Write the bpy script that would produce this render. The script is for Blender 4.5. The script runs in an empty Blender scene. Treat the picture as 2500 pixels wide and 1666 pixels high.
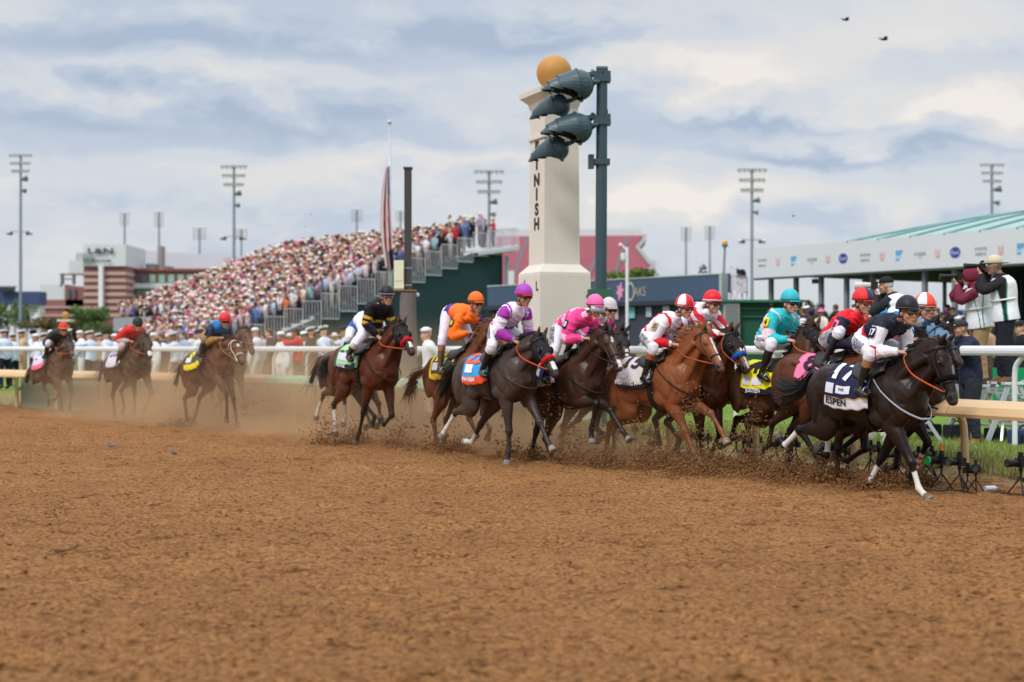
import bpy, bmesh, math, random
import numpy as np
from mathutils import Vector, Matrix, Quaternion
C = bpy.context
SC = C.scene
COL = SC.collection
R = math.radians
# ------------------------------------------------------------------ camera
EYE = 1.65
FPX = 3500.0          # focal length in pixels of a 2500 px wide picture
HOR = 848.0
camd = bpy.data.cameras.new("camera")
cam = bpy.data.objects.new("camera", camd)
COL.objects.link(cam)
cam.location = (0, 0, EYE)
cam.rotation_euler = (R(90) + math.atan((HOR - 833) / FPX), 0, 0)
camd.sensor_width = 36
camd.lens = FPX / 2500 * 36
camd.clip_start = 0.1
camd.clip_end = 5000
camd.dof.use_dof = True
camd.dof.focus_distance = 17.0
camd.dof.aperture_fstop = 1.25
SC.camera = cam
SC.render.resolution_x = 1024
SC.render.resolution_y = 682
# ------------------------------------------------------------------ sky and light
SUN_EL, SUN_AZ = 48.0, 215.0       # azimuth: clockwise from +Y (north): behind the camera, to the left
world = bpy.data.worlds.new("World")
SC.world = world
world.use_nodes = True
wt = world.node_tree
for n in list(wt.nodes):
    wt.nodes.remove(n)
def wn(t, **k):
    n = wt.nodes.new(t)
    for a, b in k.items():
        setattr(n, a, b)
    return n
wl = wt.links.new
w_out = wn('ShaderNodeOutputWorld')
w_bg = wn('ShaderNodeBackground')
w_bg.inputs['Strength'].default_value = 0.1
wl(w_bg.outputs[0], w_out.inputs[0])
w_sky = wn('ShaderNodeTexSky', sky_type='NISHITA')
w_sky.sun_disc = False
w_sky.sun_elevation = R(SUN_EL)
w_sky.sun_rotation = R(SUN_AZ)
w_tc = wn('ShaderNodeTexCoord')
w_sep = wn('ShaderNodeSeparateXYZ')
wl(w_tc.outputs['Generated'], w_sep.inputs[0])
def wmath(op, a, b=None, c=None, clamp=False):
    n = wn('ShaderNodeMath', operation=op, use_clamp=clamp)
    for i, v in enumerate((a, b, c)):
        if v is None: continue
        if isinstance(v, (int, float)): n.inputs[i].default_value = v
        else: wl(v, n.inputs[i])
    return n.outputs[0]
def wnoise(vec, scale, detail, rough, dist=0.0, off=(0, 0, 0), scl=(1, 1, 1)):
    m = wn('ShaderNodeMapping')
    m.inputs['Location'].default_value = off
    m.inputs['Scale'].default_value = scl
    wl(vec, m.inputs[0])
    n = wn('ShaderNodeTexNoise')
    n.inputs['Scale'].default_value = scale
    n.inputs['Detail'].default_value = detail
    n.inputs['Roughness'].default_value = rough
    n.inputs['Distortion'].default_value = dist
    wl(m.outputs[0], n.inputs['Vector'])
    return n.outputs['Fac']
def wramp(fac, stops):
    n = wn('ShaderNodeValToRGB')
    cr = n.color_ramp
    cr.interpolation = 'EASE'
    while len(cr.elements) < len(stops): cr.elements.new(0.5)
    for e, (p, c) in zip(cr.elements, stops):
        e.position = p
        e.color = (*c, 1)
    wl(fac, n.inputs[0])
    return n.outputs['Color']
# clouds: layers of noise on the direction of view, stretched sideways like a flat cloud deck seen low
zc = wmath('MAXIMUM', w_sep.outputs['Z'], 0.0)
gen = w_tc.outputs['Generated']
deck = wnoise(gen, 1.0, 4, 0.50, 0.2, (0.35, 0.0, 0.42), (2.6, 2.6, 11.0))
deck2 = wnoise(gen, 1.0, 7, 0.56, 0.25, (1.9, 0.7, 3.1), (7.5, 7.5, 21.0))
puff = wnoise(gen, 1.0, 8, 0.56, 0.2, (4.6, 0.3, 1.0), (13.0, 13.0, 26.0))
dmix = wmath('ADD', wmath('MULTIPLY', deck, 0.45), wmath('MULTIPLY', deck2, 0.55))
# where the banks of cloud stand, as slopes of the line of sight (sideways, up)
yy_ = wmath('MAXIMUM', w_sep.outputs['Y'], 0.08)
cu_ = wmath('ADD', wmath('DIVIDE', w_sep.outputs['X'], yy_), wmath('MULTIPLY', wmath('SUBTRACT', deck2, 0.5), 0.16))
cv_ = wmath('ADD', wmath('DIVIDE', zc, yy_), wmath('MULTIPLY', wmath('SUBTRACT', puff, 0.5), 0.075))
total = wmath('ADD', 0.497, wmath('ADD', wmath('MULTIPLY', wmath('SUBTRACT', dmix, 0.5), 0.50), wmath('MULTIPLY', wmath('SUBTRACT', puff, 0.5), 0.30)))
for (bx_, by_, sx_, sy_, am_) in ((200, 90, 520, 52, -.105), (900, 120, 420, 42, -.085), (1370, 95, 230, 34, -.13), (300, 290, 600, 46, -.10), (880, 315, 420, 34, -.08), (430, 185, 420, 32, .11), (1130, 385, 300, 28, .10), (500, 430, 700, 60, .05),
        (1760, 175, 270, 62, .17), (1590, 120, 130, 40, .09), (1880, 305, 260, 22, -.13), (2350, 262, 250, 52, .24), (1960, 372, 190, 22, -.15), (2330, 378, 300, 18, -.09), (1700, 455, 250, 50, .13), (2200, 70, 340, 60, .07), (2100, 490, 420, 50, .10)):
    du = wmath('MULTIPLY', wmath('SUBTRACT', cu_, (bx_ - 1250) / FPX), FPX / sx_); dv = wmath('MULTIPLY', wmath('SUBTRACT', cv_, (HOR - by_) / FPX), FPX / sy_)
    g_ = wmath('EXPONENT', wmath('MULTIPLY', wmath('ADD', wmath('MULTIPLY', du, du), wmath('MULTIPLY', dv, dv)), -1.0))
    total = wmath('ADD', total, wmath('MULTIPLY', g_, am_ * 1.2))
cloud_col = wramp(total, [(0.34, (4.3, 5.15, 6.5)), (0.44, (5.4, 6.1, 7.2)), (0.52, (6.7, 7.05, 7.6)), (0.60, (7.7, 7.6, 7.55)), (0.69, (9.0, 8.5, 8.0))])
mixh = wn('ShaderNodeMix', data_type='RGBA')
mixh.inputs['Factor'].default_value = 0.0
wl(cloud_col, mixh.inputs['A'])
# pale warm band along the horizon
hz = wmath('SUBTRACT', 1.0, wmath('MULTIPLY', zc, 12.0), clamp=True)
mixz = wn('ShaderNodeMix', data_type='RGBA')
wl(wmath('MULTIPLY', hz, 0.5), mixz.inputs['Factor']); wl(mixh.outputs['Result'], mixz.inputs['A']); mixz.inputs['B'].default_value = (6.5, 6.65, 7.0, 1)
# overcast dome is brighter overhead than at the horizon
ov = wmath('ADD', 1.0, wmath('MULTIPLY', wmath('POWER', wmath('MAXIMUM', wmath('SUBTRACT', zc, 0.27), 0.0), 0.8), 2.0))
ovm = wn('ShaderNodeVectorMath', operation='SCALE')
wl(mixz.outputs['Result'], ovm.inputs[0]); wl(ov, ovm.inputs['Scale'])
mixs = wn('ShaderNodeMix', data_type='RGBA')
mixs.inputs['Factor'].default_value = 0.95
wl(w_sky.outputs[0], mixs.inputs['A']); wl(ovm.outputs[0], mixs.inputs['B'])
wl(mixs.outputs['Result'], w_bg.inputs['Color'])
sund = bpy.data.lights.new("sun", 'SUN')
sund.energy = 2.0
sund.angle = R(12)
sund.color = (1.0, 0.95, 0.88)
sun = bpy.data.objects.new("sun", sund)
COL.objects.link(sun)
_az = R(SUN_AZ); _el = R(SUN_EL)
sd = Vector((math.sin(_az) * math.cos(_el), math.cos(_az) * math.cos(_el), math.sin(_el)))
sun.rotation_euler = sd.to_track_quat('Z', 'Y').to_euler()
SC.view_settings.view_transform = 'Standard'
SC.view_settings.look = 'None'
SC.view_settings.exposure = 0.0
SC.view_settings.gamma = 1.0
SC.view_settings.use_curve_mapping = False
SC.cycles.max_bounces = 5
SC.cycles.diffuse_bounces = 2
SC.cycles.glossy_bounces = 2
SC.cycles.transparent_max_bounces = 8
SC.cycles.volume_bounces = 1
SC.cycles.volume_max_steps = 48
SC.cycles.use_adaptive_sampling = True
SC.cycles.use_denoising = True
# ------------------------------------------------------------------ helpers
def P(px, py, Z):
    """point of the place seen at this pixel of the 2500 px photograph, Z metres ahead"""
    return Vector(((px - 1250) / FPX * Z, Z, EYE + (HOR - py) / FPX * Z))
def G(px, py, h=0.0):
    """point on level ground of height h seen at this pixel"""
    return P(px, py, FPX * (EYE - h) / (py - HOR))
def XY(px, Z, z=0.0):
    return Vector(((px - 1250) / FPX * Z, Z, z))
def lin(c):
    return tuple(((v / 255) / 12.92 if v / 255 <= 0.04045 else ((v / 255 + 0.055) / 1.055) ** 2.4) for v in c)
_mats = {}
def mat(name, col, rough=0.8, spec=0.3, metal=0.0, var=0.12, vs=6.0, bump=0.0, bs=40.0, vcol=False, emit=0.0, sheen=0.0, coat=0.0, alpha=1.0, dust=None, wave=0.0):
    if name in _mats: return _mats[name]
    m = bpy.data.materials.new(name)
    m.use_nodes = True
    nt = m.node_tree
    b = nt.nodes['Principled BSDF']
    b.inputs['Roughness'].default_value = rough
    b.inputs['Specular IOR Level'].default_value = spec
    b.inputs['Metallic'].default_value = metal
    b.inputs['Coat Weight'].default_value = coat
    b.inputs['Coat Roughness'].default_value = 0.25
    b.inputs['Sheen Weight'].default_value = sheen
    b.inputs['Alpha'].default_value = alpha
    L = nt.links.new
    tc = nt.nodes.new('ShaderNodeTexCoord')
    nz = nt.nodes.new('ShaderNodeTexNoise')
    nz.inputs['Scale'].default_value = vs
    nz.inputs['Detail'].default_value = 5
    L(tc.outputs['Object'], nz.inputs['Vector'])
    mr = nt.nodes.new('ShaderNodeMapRange')
    mr.inputs['To Min'].default_value = 1 - var
    mr.inputs['To Max'].default_value = 1 + var
    L(nz.outputs['Fac'], mr.inputs['Value'])
    vm = nt.nodes.new('ShaderNodeVectorMath'); vm.operation = 'SCALE'
    L(mr.outputs[0], vm.inputs['Scale'])
    if vcol:
        at = nt.nodes.new('ShaderNodeAttribute'); at.attribute_name = 'Col'
        L(at.outputs['Color'], vm.inputs[0])
    else:
        vm.inputs[0].default_value = col
    src = vm.outputs[0]
    if dust:
        n2 = nt.nodes.new('ShaderNodeTexNoise'); n2.inputs['Scale'].default_value = 9; n2.inputs['Detail'].default_value = 8; n2.inputs['Roughness'].default_value = 0.7
        L(tc.outputs['Object'], n2.inputs['Vector'])
        r2 = nt.nodes.new('ShaderNodeMapRange'); r2.inputs['From Min'].default_value = 0.45; r2.inputs['From Max'].default_value = 0.75
        r2.inputs['To Max'].default_value = dust
        L(n2.outputs['Fac'], r2.inputs['Value'])
        mx = nt.nodes.new('ShaderNodeMix'); mx.data_type = 'RGBA'
        L(r2.outputs[0], mx.inputs['Factor']); L(src, mx.inputs['A']); mx.inputs['B'].default_value = (0.20, 0.115, 0.055, 1)
        src = mx.outputs['Result']
    L(src, b.inputs['Base Color'])
    if emit:
        L(src, b.inputs['Emission Color']); b.inputs['Emission Strength'].default_value = emit
    if bump:
        n3 = nt.nodes.new('ShaderNodeTexNoise'); n3.inputs['Scale'].default_value = bs; n3.inputs['Detail'].default_value = 6
        if wave: n3.inputs['Distortion'].default_value = wave
        L(tc.outputs['Object'], n3.inputs['Vector'])
        bp = nt.nodes.new('ShaderNodeBump'); bp.inputs['Strength'].default_value = bump; bp.inputs['Distance'].default_value = 0.02
        L(n3.outputs['Fac'], bp.inputs['Height']); L(bp.outputs[0], b.inputs['Normal'])
    _mats[name] = m
    return m
def tag(o, label=None, cat=None, group=None, kind=None):
    if label: o['label'] = label
    if cat: o['category'] = cat
    if group: o['group'] = group
    if kind: o['kind'] = kind
    return o
def empty(name, loc=(0, 0, 0), rz=0.0, label=None, cat=None, group=None):
    o = bpy.data.objects.new(name, None)
    COL.objects.link(o)
    o.empty_display_size = 0.1
    o.location = loc
    o.rotation_euler = (0, 0, rz)
    return tag(o, label, cat, group)
def copy_tree(o, parent=None):
    c = o.copy(); COL.objects.link(c); c.parent = parent
    for ch in list(o.children): copy_tree(ch, c)
    return c
class MB:
    """collects shapes; build() links them as ONE mesh object"""
    def __init__(s): s.v = []; s.f = []; s.m = []; s.mi = 0
    def add(s, vs, fs, mi=None):
        k = len(s.v); s.v.extend([tuple(v) for v in vs])
        for f in fs: s.f.append([i + k for i in f]); s.m.append(s.mi if mi is None else mi)
        return s
    def box(s, c, d, rz=0.0, M=None, mi=None):
        hx, hy, hz = d[0] / 2, d[1] / 2, d[2] / 2
        vs = []
        ca, sa = math.cos(rz), math.sin(rz)
        for z in (-hz, hz):
            for x, y in ((-hx, -hy), (hx, -hy), (hx, hy), (-hx, hy)):
                v = Vector((x * ca - y * sa, x * sa + y * ca, z))
                if M is not None: v = M @ Vector((x, y, z))
                vs.append((v[0] + c[0], v[1] + c[1], v[2] + c[2]))
        return s.add(vs, [(0, 3, 2, 1), (4, 5, 6, 7), (0, 1, 5, 4), (1, 2, 6, 5), (2, 3, 7, 6), (3, 0, 4, 7)], mi)
    def bar(s, a, b, w, h=None, mi=None):
        a = Vector(a); b = Vector(b); h = h or w
        d = b - a
        M = d.to_track_quat('Z', 'Y').to_matrix()
        return s.box((a + b) / 2, (w, h, d.length), M=M, mi=mi)
    def cyl(s, a, b, r0, r1=None, n=10, cap=True, mi=None):
        a = Vector(a); b = Vector(b); r1 = r0 if r1 is None else r1
        M = (b - a).to_track_quat('Z', 'Y').to_matrix()
        vs = []
        for p, r in ((a, r0), (b, r1)):
            for i in range(n):
                t = 2 * math.pi * i / n
                vs.append(p + M @ Vector((r * math.cos(t), r * math.sin(t), 0)))
        fs = [(i, (i + 1) % n, n + (i + 1) % n, n + i) for i in range(n)]
        if cap: fs += [tuple(range(n))[::-1], tuple(range(n, 2 * n))]
        return s.add(vs, fs, mi)
    def ell(s, c, r, M=None, n=12, m=8, mi=None, z0=-1.0):
        vs = []; fs = []
        c = Vector(c)
        for j in range(m + 1):
            ph = math.asin(max(-1, min(1, z0))) + (math.pi / 2 - math.asin(max(-1, min(1, z0)))) * j / m
            for i in range(n):
                t = 2 * math.pi * i / n
                v = Vector((r[0] * math.cos(ph) * math.cos(t), r[1] * math.cos(ph) * math.sin(t), r[2] * math.sin(ph)))
                if M is not None: v = M @ v
                vs.append(c + v)
        for j in range(m):
            for i in range(n):
                fs.append((j * n + i, j * n + (i + 1) % n, (j + 1) * n + (i + 1) % n, (j + 1) * n + i))
        if z0 > -1: fs.append(tuple(range(n))[::-1])
        return s.add(vs, fs, mi)
    def geo(s, g, mi=None):
        return s.add(g[0], g[1], mi)
    def prism(s, pts, h0, h1, mi=None):
        """polygon in xy extruded h0..h1"""
        n = len(pts)
        vs = [(p[0], p[1], h0) for p in pts] + [(p[0], p[1], h1) for p in pts]
        fs = [(i, (i + 1) % n, n + (i + 1) % n, n + i) for i in range(n)] + [tuple(range(n))[::-1], tuple(range(n, 2 * n))]
        return s.add(vs, fs, mi)
    def mesh(s, name, smooth=False):
        me = bpy.data.meshes.new(name)
        me.from_pydata(s.v, [], s.f)
        return me
    def build(s, name, mats, parent=None, smooth=False, fix=True):
        me = s.mesh(name)
        if not isinstance(mats, (list, tuple)): mats = [mats]
        for m in mats: me.materials.append(m)
        if len(mats) > 1: me.polygons.foreach_set('material_index', s.m)
        if fix:
            bm = bmesh.new(); bm.from_mesh(me)
            bmesh.ops.remove_doubles(bm, verts=bm.verts, dist=1e-5)
            bmesh.ops.recalc_face_normals(bm, faces=bm.faces)
            bm.to_mesh(me); bm.free()
        if smooth: me.polygons.foreach_set('use_smooth', [True] * len(me.polygons))
        me.update()
        o = bpy.data.objects.new(name, me); COL.objects.link(o)
        o.parent = parent
        return o
def crom(pts, n):
    """Catmull-Rom through rows of numbers"""
    pts = [np.array(p, float) for p in pts]
    if len(pts) == 2: return [pts[0] + (pts[1] - pts[0]) * i / n for i in range(n + 1)]
    out = []
    for i in range(len(pts) - 1):
        p0 = pts[max(i - 1, 0)]; p1 = pts[i]; p2 = pts[i + 1]; p3 = pts[min(i + 2, len(pts) - 1)]
        for k in range(n):
            t = k / n
            out.append(0.5 * ((2 * p1) + (-p0 + p2) * t + (2 * p0 - 5 * p1 + 4 * p2 - p3) * t * t + (-p0 + 3 * p1 - 3 * p2 + p3) * t ** 3))
    out.append(pts[-1])
    return out
def tube(st, lat, n=4, ring=14, expo=1.0, grow=0.0, cap=0.6):
    """st: (point, a, b): a = half size across the path in its own plane, b = half size along lat"""
    rows = [list(p) + [a + grow, b + grow] for p, a, b in st]
    sm = crom(rows, n)
    m = len(sm)
    P3 = np.array([r[:3] for r in sm]); A = np.maximum([r[3] for r in sm], 0.002); B = np.maximum([r[4] for r in sm], 0.002)
    T = np.gradient(P3, axis=0); T /= np.maximum(np.linalg.norm(T, axis=1), 1e-9)[:, None]
    lat = np.array(lat, float)
    if lat.ndim == 1: lat = np.tile(lat, (m, 1))
    L = lat - (lat * T).sum(1)[:, None] * T
    L /= np.maximum(np.linalg.norm(L, axis=1), 1e-9)[:, None]
    N = np.cross(T, L)
    vs = []; fs = []
    for i in range(m):
        for k in range(ring):
            t = 2 * math.pi * k / ring
            vs.append(tuple(P3[i] + N[i] * A[i] * math.cos(t) + L[i] * B[i] * math.sin(t)))
    for i in range(m - 1):
        for k in range(ring):
            fs.append((i * ring + k, i * ring + (k + 1) % ring, (i + 1) * ring + (k + 1) % ring, (i + 1) * ring + k))
    c0 = len(vs); vs.append(tuple(P3[0] - T[0] * min(A[0], B[0]) * cap)); vs.append(tuple(P3[-1] + T[-1] * min(A[-1], B[-1]) * cap))
    for k in range(ring):
        fs.append((c0, (k + 1) % ring, k)); fs.append((c0 + 1, (m - 1) * ring + k, (m - 1) * ring + (k + 1) % ring))
    return vs, fs
def remesh(geos, voxel, smooth=3, sf=0.5, name='m', deci=None):
    """one continuous closed surface round a set of closed shapes"""
    mb = MB()
    for g in geos: mb.geo(g)
    me = mb.mesh(name)
    bm = bmesh.new(); bm.from_mesh(me); bmesh.ops.recalc_face_normals(bm, faces=bm.faces); bm.to_mesh(me); bm.free()
    o = bpy.data.objects.new(name, me); COL.objects.link(o)
    r = o.modifiers.new('r', 'REMESH'); r.mode = 'VOXEL'; r.voxel_size = voxel
    if smooth:
        q = o.modifiers.new('s', 'SMOOTH'); q.factor = sf; q.iterations = smooth
    if deci:
        d = o.modifiers.new('d', 'DECIMATE'); d.ratio = deci
    dg = C.evaluated_depsgraph_get()
    new = bpy.data.meshes.new_from_object(o.evaluated_get(dg))
    bpy.data.objects.remove(o); bpy.data.meshes.remove(me)
    new.name = name
    new.polygons.foreach_set('use_smooth', [True] * len(new.polygons))
    return new
def vco(me):
    a = np.empty(len(me.vertices) * 3, np.float32); me.vertices.foreach_get('co', a)
    return a.reshape(-1, 3).astype(float)
def setcol(me, col):
    at = me.color_attributes.new('Col', 'FLOAT_COLOR', 'POINT')
    c = np.ones((len(me.vertices), 4), np.float32); c[:, :3] = col
    at.data.foreach_set('color', c.ravel())
def link(name, me, m, parent=None):
    me.materials.clear()
    me.materials.append(m)
    o = bpy.data.objects.new(name, me); COL.objects.link(o); o.parent = parent
    return o
def seg_t(pts, a, b):
    a = np.array(a, float); b = np.array(b, float); d = b - a
    t = ((pts - a) @ d) / max(d @ d, 1e-9)
    tc = np.clip(t, 0, 1)
    return t, np.linalg.norm(pts - (a + tc[:, None] * d), axis=1)
_textcache = {}
def text_geo(s, size=1.0, bold=0.0, sub=True):
    """outline letters as flat faces in xy, centred on the origin; height of capitals = size"""
    key = (s, bold)
    if key not in _textcache:
        cu = bpy.data.curves.new('t', 'FONT'); cu.body = s; cu.offset = bold; cu.resolution_u = 3
        cu.align_x = 'CENTER'
        o = bpy.data.objects.new('t', cu); COL.objects.link(o)
        dg = C.evaluated_depsgraph_get()
        me = bpy.data.meshes.new_from_object(o.evaluated_get(dg))
        bm = bmesh.new(); bm.from_mesh(me)
        bmesh.ops.triangulate(bm, faces=bm.faces)
        bmesh.ops.subdivide_edges(bm, edges=[e for e in bm.edges if e.calc_length() > 0.16], cuts=2)
        bmesh.ops.triangulate(bm, faces=bm.faces)
        vs = [tuple(v.co) for v in bm.verts]
        for i, v in enumerate(bm.verts): v.index = i
        fs = [tuple(v.index for v in f.verts) for f in bm.faces]
        bm.free(); bpy.data.objects.remove(o); bpy.data.curves.remove(cu)
        vs = np.array(vs); vs[:, 1] -= 0.345; vs /= 0.69
        _textcache[key] = (vs, fs)
    vs, fs = _textcache[key]
    return vs * size, fs
def place_text(s, size, fn, name, m, parent, bold=0.01, sx=1.0, width=None):
    vs, fs = text_geo(s, size, bold)
    vs = vs.copy()
    if width:
        w = vs[:, 0].max() - vs[:, 0].min(); sx = width / w
    mb = MB(); mb.add([fn(v[0] * sx, v[1]) for v in vs], fs)
    return mb.build(name, m, parent, fix=False)
def ik(a, c, l1, l2, pole):
    """middle joint of a two-bone limb from a to c, bent toward pole"""
    a = Vector(a); c = Vector(c); d = c - a; D = d.length
    if D > (l1 + l2) * 0.995:
        k = D / ((l1 + l2) * 0.995); l1 *= k; l2 *= k
    u = d.normalized(); x = (l1 * l1 - l2 * l2 + D * D) / (2 * D); h = math.sqrt(max(l1 * l1 - x * x, 0))
    p = Vector(pole); p = p - u * p.dot(u); p.normalize()
    return a + u * x + p * h
# ------------------------------------------------------------------ ground
RAIL = [(-900, 56), (-300, 45.5), (0, 39.3), (340, 35.4), (680, 31.4), (960, 28.6), (1250, 25.5), (1450, 23.6), (1633, 21.8), (1837, 20.3), (2064, 18.7), (2312, 17.1), (2700, 15.0), (3300, 12.6), (4300, 10.0)]
_rp = crom([((x - 1250) / FPX * Z, Z) for x, Z in RAIL], 10)
RP = np.array(_rp); _seg = np.linalg.norm(np.diff(RP, axis=0), axis=1); RS = np.concatenate([[0], np.cumsum(_seg)])
def rail_at(s, off=0.0, z=0.0):
    """point s metres along the running rail, off metres beyond it (away from the track)"""
    x = np.interp(s, RS, RP[:, 0]); y = np.interp(s, RS, RP[:, 1])
    x2 = np.interp(s + .5, RS, RP[:, 0]); y2 = np.interp(s + .5, RS, RP[:, 1]); x1 = np.interp(s - .5, RS, RP[:, 0]); y1 = np.interp(s - .5, RS, RP[:, 1])
    t = np.array([x2 - x1, y2 - y1]); t /= max(np.linalg.norm(t), 1e-6)
    n = np.array([-t[1], t[0]])
    return np.array([x + n[0] * off, y + n[1] * off, z])
def rail_s(px):
    """how far along the rail this picture column lies"""
    k = RP[:, 0] / RP[:, 1] * FPX + 1250
    return float(np.interp(px, k, RS))
def off_s(px, off):
    ss = np.linspace(RS[0], RS[-1], 600); k = np.array([rail_at(s, off)[0] / rail_at(s, off)[1] * FPX + 1250 for s in ss[::4]])
    return float(np.interp(px, k, ss[::4]))
def vnoise(x, y, seed):
    xi = np.floor(x).astype(np.int64); yi = np.floor(y).astype(np.int64); xf = x - xi; yf = y - yi
    u = xf * xf * (3 - 2 * xf); v = yf * yf * (3 - 2 * yf)
    def h(a, b):
        n = (a * 374761393 + b * 668265263 + seed * 1442695041) & 0x7fffffff
        n = ((n ^ (n >> 13)) * 1274126177) & 0x7fffffff
        return ((n ^ (n >> 16)) & 0xffff) / 65535.0
    return (h(xi, yi) * (1 - u) + h(xi + 1, yi) * u) * (1 - v) + (h(xi, yi + 1) * (1 - u) + h(xi + 1, yi + 1) * u) * v
def dirt_h(X, Y):
    a = R(-52); U = X * math.cos(a) + Y * math.sin(a); W = -X * math.sin(a) + Y * math.cos(a)   # along / across the harrow lines
    h = .030 * (vnoise(X / 1.9, Y / 1.9, 1) - .5) + .022 * (vnoise(U / .9, W / .35, 2) - .5)
    h += .017 * (vnoise(X / .21, Y / .21, 3) - .5) + .013 * (vnoise(X / .095, Y / .095, 4) - .5) + .010 * (vnoise(U / .10, W / .045, 5) - .5)
    c = vnoise(X / .13, Y / .13, 6); h += .020 * np.maximum(c - .62, 0) / .38
    c = vnoise(X / .33, Y / .30, 8); h += .030 * np.maximum(c - .70, 0) / .3 - .028 * np.maximum(.26 - c, 0) / .26
    c = vnoise(X / .5, Y / .42, 11); h -= .055 * np.maximum(c - .76, 0) / .24
    c = vnoise(X / .28, Y / .22, 13); h -= .030 * np.maximum(c - .74, 0) / .26
    return h
NR, NC = 620, 860
zz = 4.2 * (64 / 4.2) ** (np.arange(NR) / (NR - 1)); ss_ = np.linspace(-.62, .62, NC)
YY, SS = np.meshgrid(zz, ss_, indexing='ij'); XX = YY * SS
HH = dirt_h(XX, YY) - 0.004
HH *= np.clip(1.6 - YY / 60, .4, 1)
vs = np.stack([XX, YY, HH], -1).reshape(-1, 3)
ii = np.arange(NR * NC).reshape(NR, NC)
fs = np.stack([ii[:-1, :-1], ii[:-1, 1:], ii[1:, 1:], ii[1:, :-1]], -1).reshape(-1, 4)
me = bpy.data.meshes.new('track'); me.vertices.add(len(vs)); me.vertices.foreach_set('co', vs.ravel())
me.loops.add(fs.size); me.loops.foreach_set('vertex_index', fs.ravel().astype(np.int32)); me.polygons.add(len(fs))
me.polygons.foreach_set('loop_start', np.arange(0, fs.size, 4, dtype=np.int32)); me.update(); me.validate()
me.polygons.foreach_set('use_smooth', [True] * len(me.polygons))
def dirt_material():
    m = bpy.data.materials.new('dirt'); m.use_nodes = True; nt = m.node_tree; b = nt.nodes['Principled BSDF']; L = nt.links.new
    b.inputs['Roughness'].default_value = .95; b.inputs['Specular IOR Level'].default_value = .1
    tc = nt.nodes.new('ShaderNodeTexCoord')
    def nz(scale, det, rough=.6, rot=0, sc=(1, 1, 1), dist=0):
        mp = nt.nodes.new('ShaderNodeMapping'); mp.inputs['Rotation'].default_value = (0, 0, rot); mp.inputs['Scale'].default_value = sc
        L(tc.outputs['Object'], mp.inputs[0]); n = nt.nodes.new('ShaderNodeTexNoise'); n.inputs['Scale'].default_value = scale; n.inputs['Detail'].default_value = det
        n.inputs['Roughness'].default_value = rough; n.inputs['Distortion'].default_value = dist; L(mp.outputs[0], n.inputs['Vector']); return n.outputs['Fac']
    def ramp(f, st):
        r = nt.nodes.new('ShaderNodeValToRGB'); cr = r.color_ramp
        while len(cr.elements) < len(st): cr.elements.new(.5)
        for e, (p, c) in zip(cr.elements, st): e.position = p; e.color = (*c, 1)
        L(f, r.inputs[0]); return r.outputs[0]
    def mul(a, b_, t='MULTIPLY', f=1.0):
        x = nt.nodes.new('ShaderNodeMix'); x.data_type = 'RGBA'; x.blend_type = t; x.inputs['Factor'].default_value = f
        L(a, x.inputs['A']); L(b_, x.inputs['B']); return x.outputs['Result']
    base = ramp(nz(.35, 6, .6), [(.32, (.385, .186, .070)), (.68, (.485, .242, .094))])
    sp = ramp(nz(30, 7, .78, R(52), (.85, 1.1, 1), .1), [(.38, (.22, .18, .15)), (.465, (.79, .76, .73)), (.56, (1.03, 1.03, 1.03)), (.70, (1.30, 1.32, 1.36))])
    mid = ramp(nz(4.5, 7, .7, R(52), (.5, 1.2, 1)), [(.33, (.55, .50, .46)), (.46, (.97, .97, .97)), (.70, (1.10, 1.10, 1.10))])
    fine = ramp(nz(120, 3, .6), [(.35, (.72, .70, .68)), (.6, (1.05, 1.05, 1.05))])
    def vor(scale, w):
        v = nt.nodes.new('ShaderNodeTexVoronoi'); v.inputs['Scale'].default_value = scale; v.inputs['Randomness'].default_value = 1; mp = nt.nodes.new('ShaderNodeMapping'); L(tc.outputs['Object'], mp.inputs[0])
        ns = nt.nodes.new('ShaderNodeTexNoise'); ns.inputs['Scale'].default_value = scale * .8; L(tc.outputs['Object'], ns.inputs['Vector']); vm = nt.nodes.new('ShaderNodeVectorMath'); vm.operation = 'MULTIPLY_ADD'; L(ns.outputs['Color'], vm.inputs[0]); vm.inputs[1].default_value = (w, w, w); L(tc.outputs['Object'], vm.inputs[2]); L(vm.outputs[0], v.inputs['Vector']); return v.outputs['Distance']
    def mth(op, a, b_):
        q = nt.nodes.new('ShaderNodeMath'); q.operation = op
        for i, x in enumerate((a, b_)):
            if isinstance(x, (int, float)): q.inputs[i].default_value = x
            else: L(x, q.inputs[i])
        return q.outputs[0]
    v1, v2 = vor(22, .05), vor(55, .02)
    n1 = mth('SUBTRACT', mth('MULTIPLY', nz(16, 8, .7), 1.2), mth('ADD', mth('MULTIPLY', v1, .55), mth('MULTIPLY', v2, .25))); bp = nt.nodes.new('ShaderNodeBump'); bp.inputs['Strength'].default_value = 1.0; bp.inputs['Distance'].default_value = .045
    gap = ramp(v1, [(.30, (1.06, 1.06, 1.06)), (.62, (.94, .93, .92)), (.86, (.50, .45, .40))])
    dark_spots = ramp(nz(2.6, 5, .62, .4, (1, 1, 1), .6), [(.30, (.42, .35, .30)), (.37, (1, 1, 1)), (.9, (1.04, 1.04, 1.04))])  # sparse broad dark spots multiplied into the dirt colour
    L(mul(mul(mul(mul(mul(base, sp), mid), fine), gap), dark_spots), b.inputs['Base Color'])
    L(n1, bp.inputs['Height']); L(bp.outputs[0], b.inputs['Normal'])
    return m
DIRT = dirt_material()
me.materials.append(DIRT)
trk = bpy.data.objects.new('track', me); COL.objects.link(trk); tag(trk, kind='structure')
gm_ = mat('infield', (.10, .13, .045), rough=.95, spec=.1, var=.3, vs=.4, bump=.5, bs=8)
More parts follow.
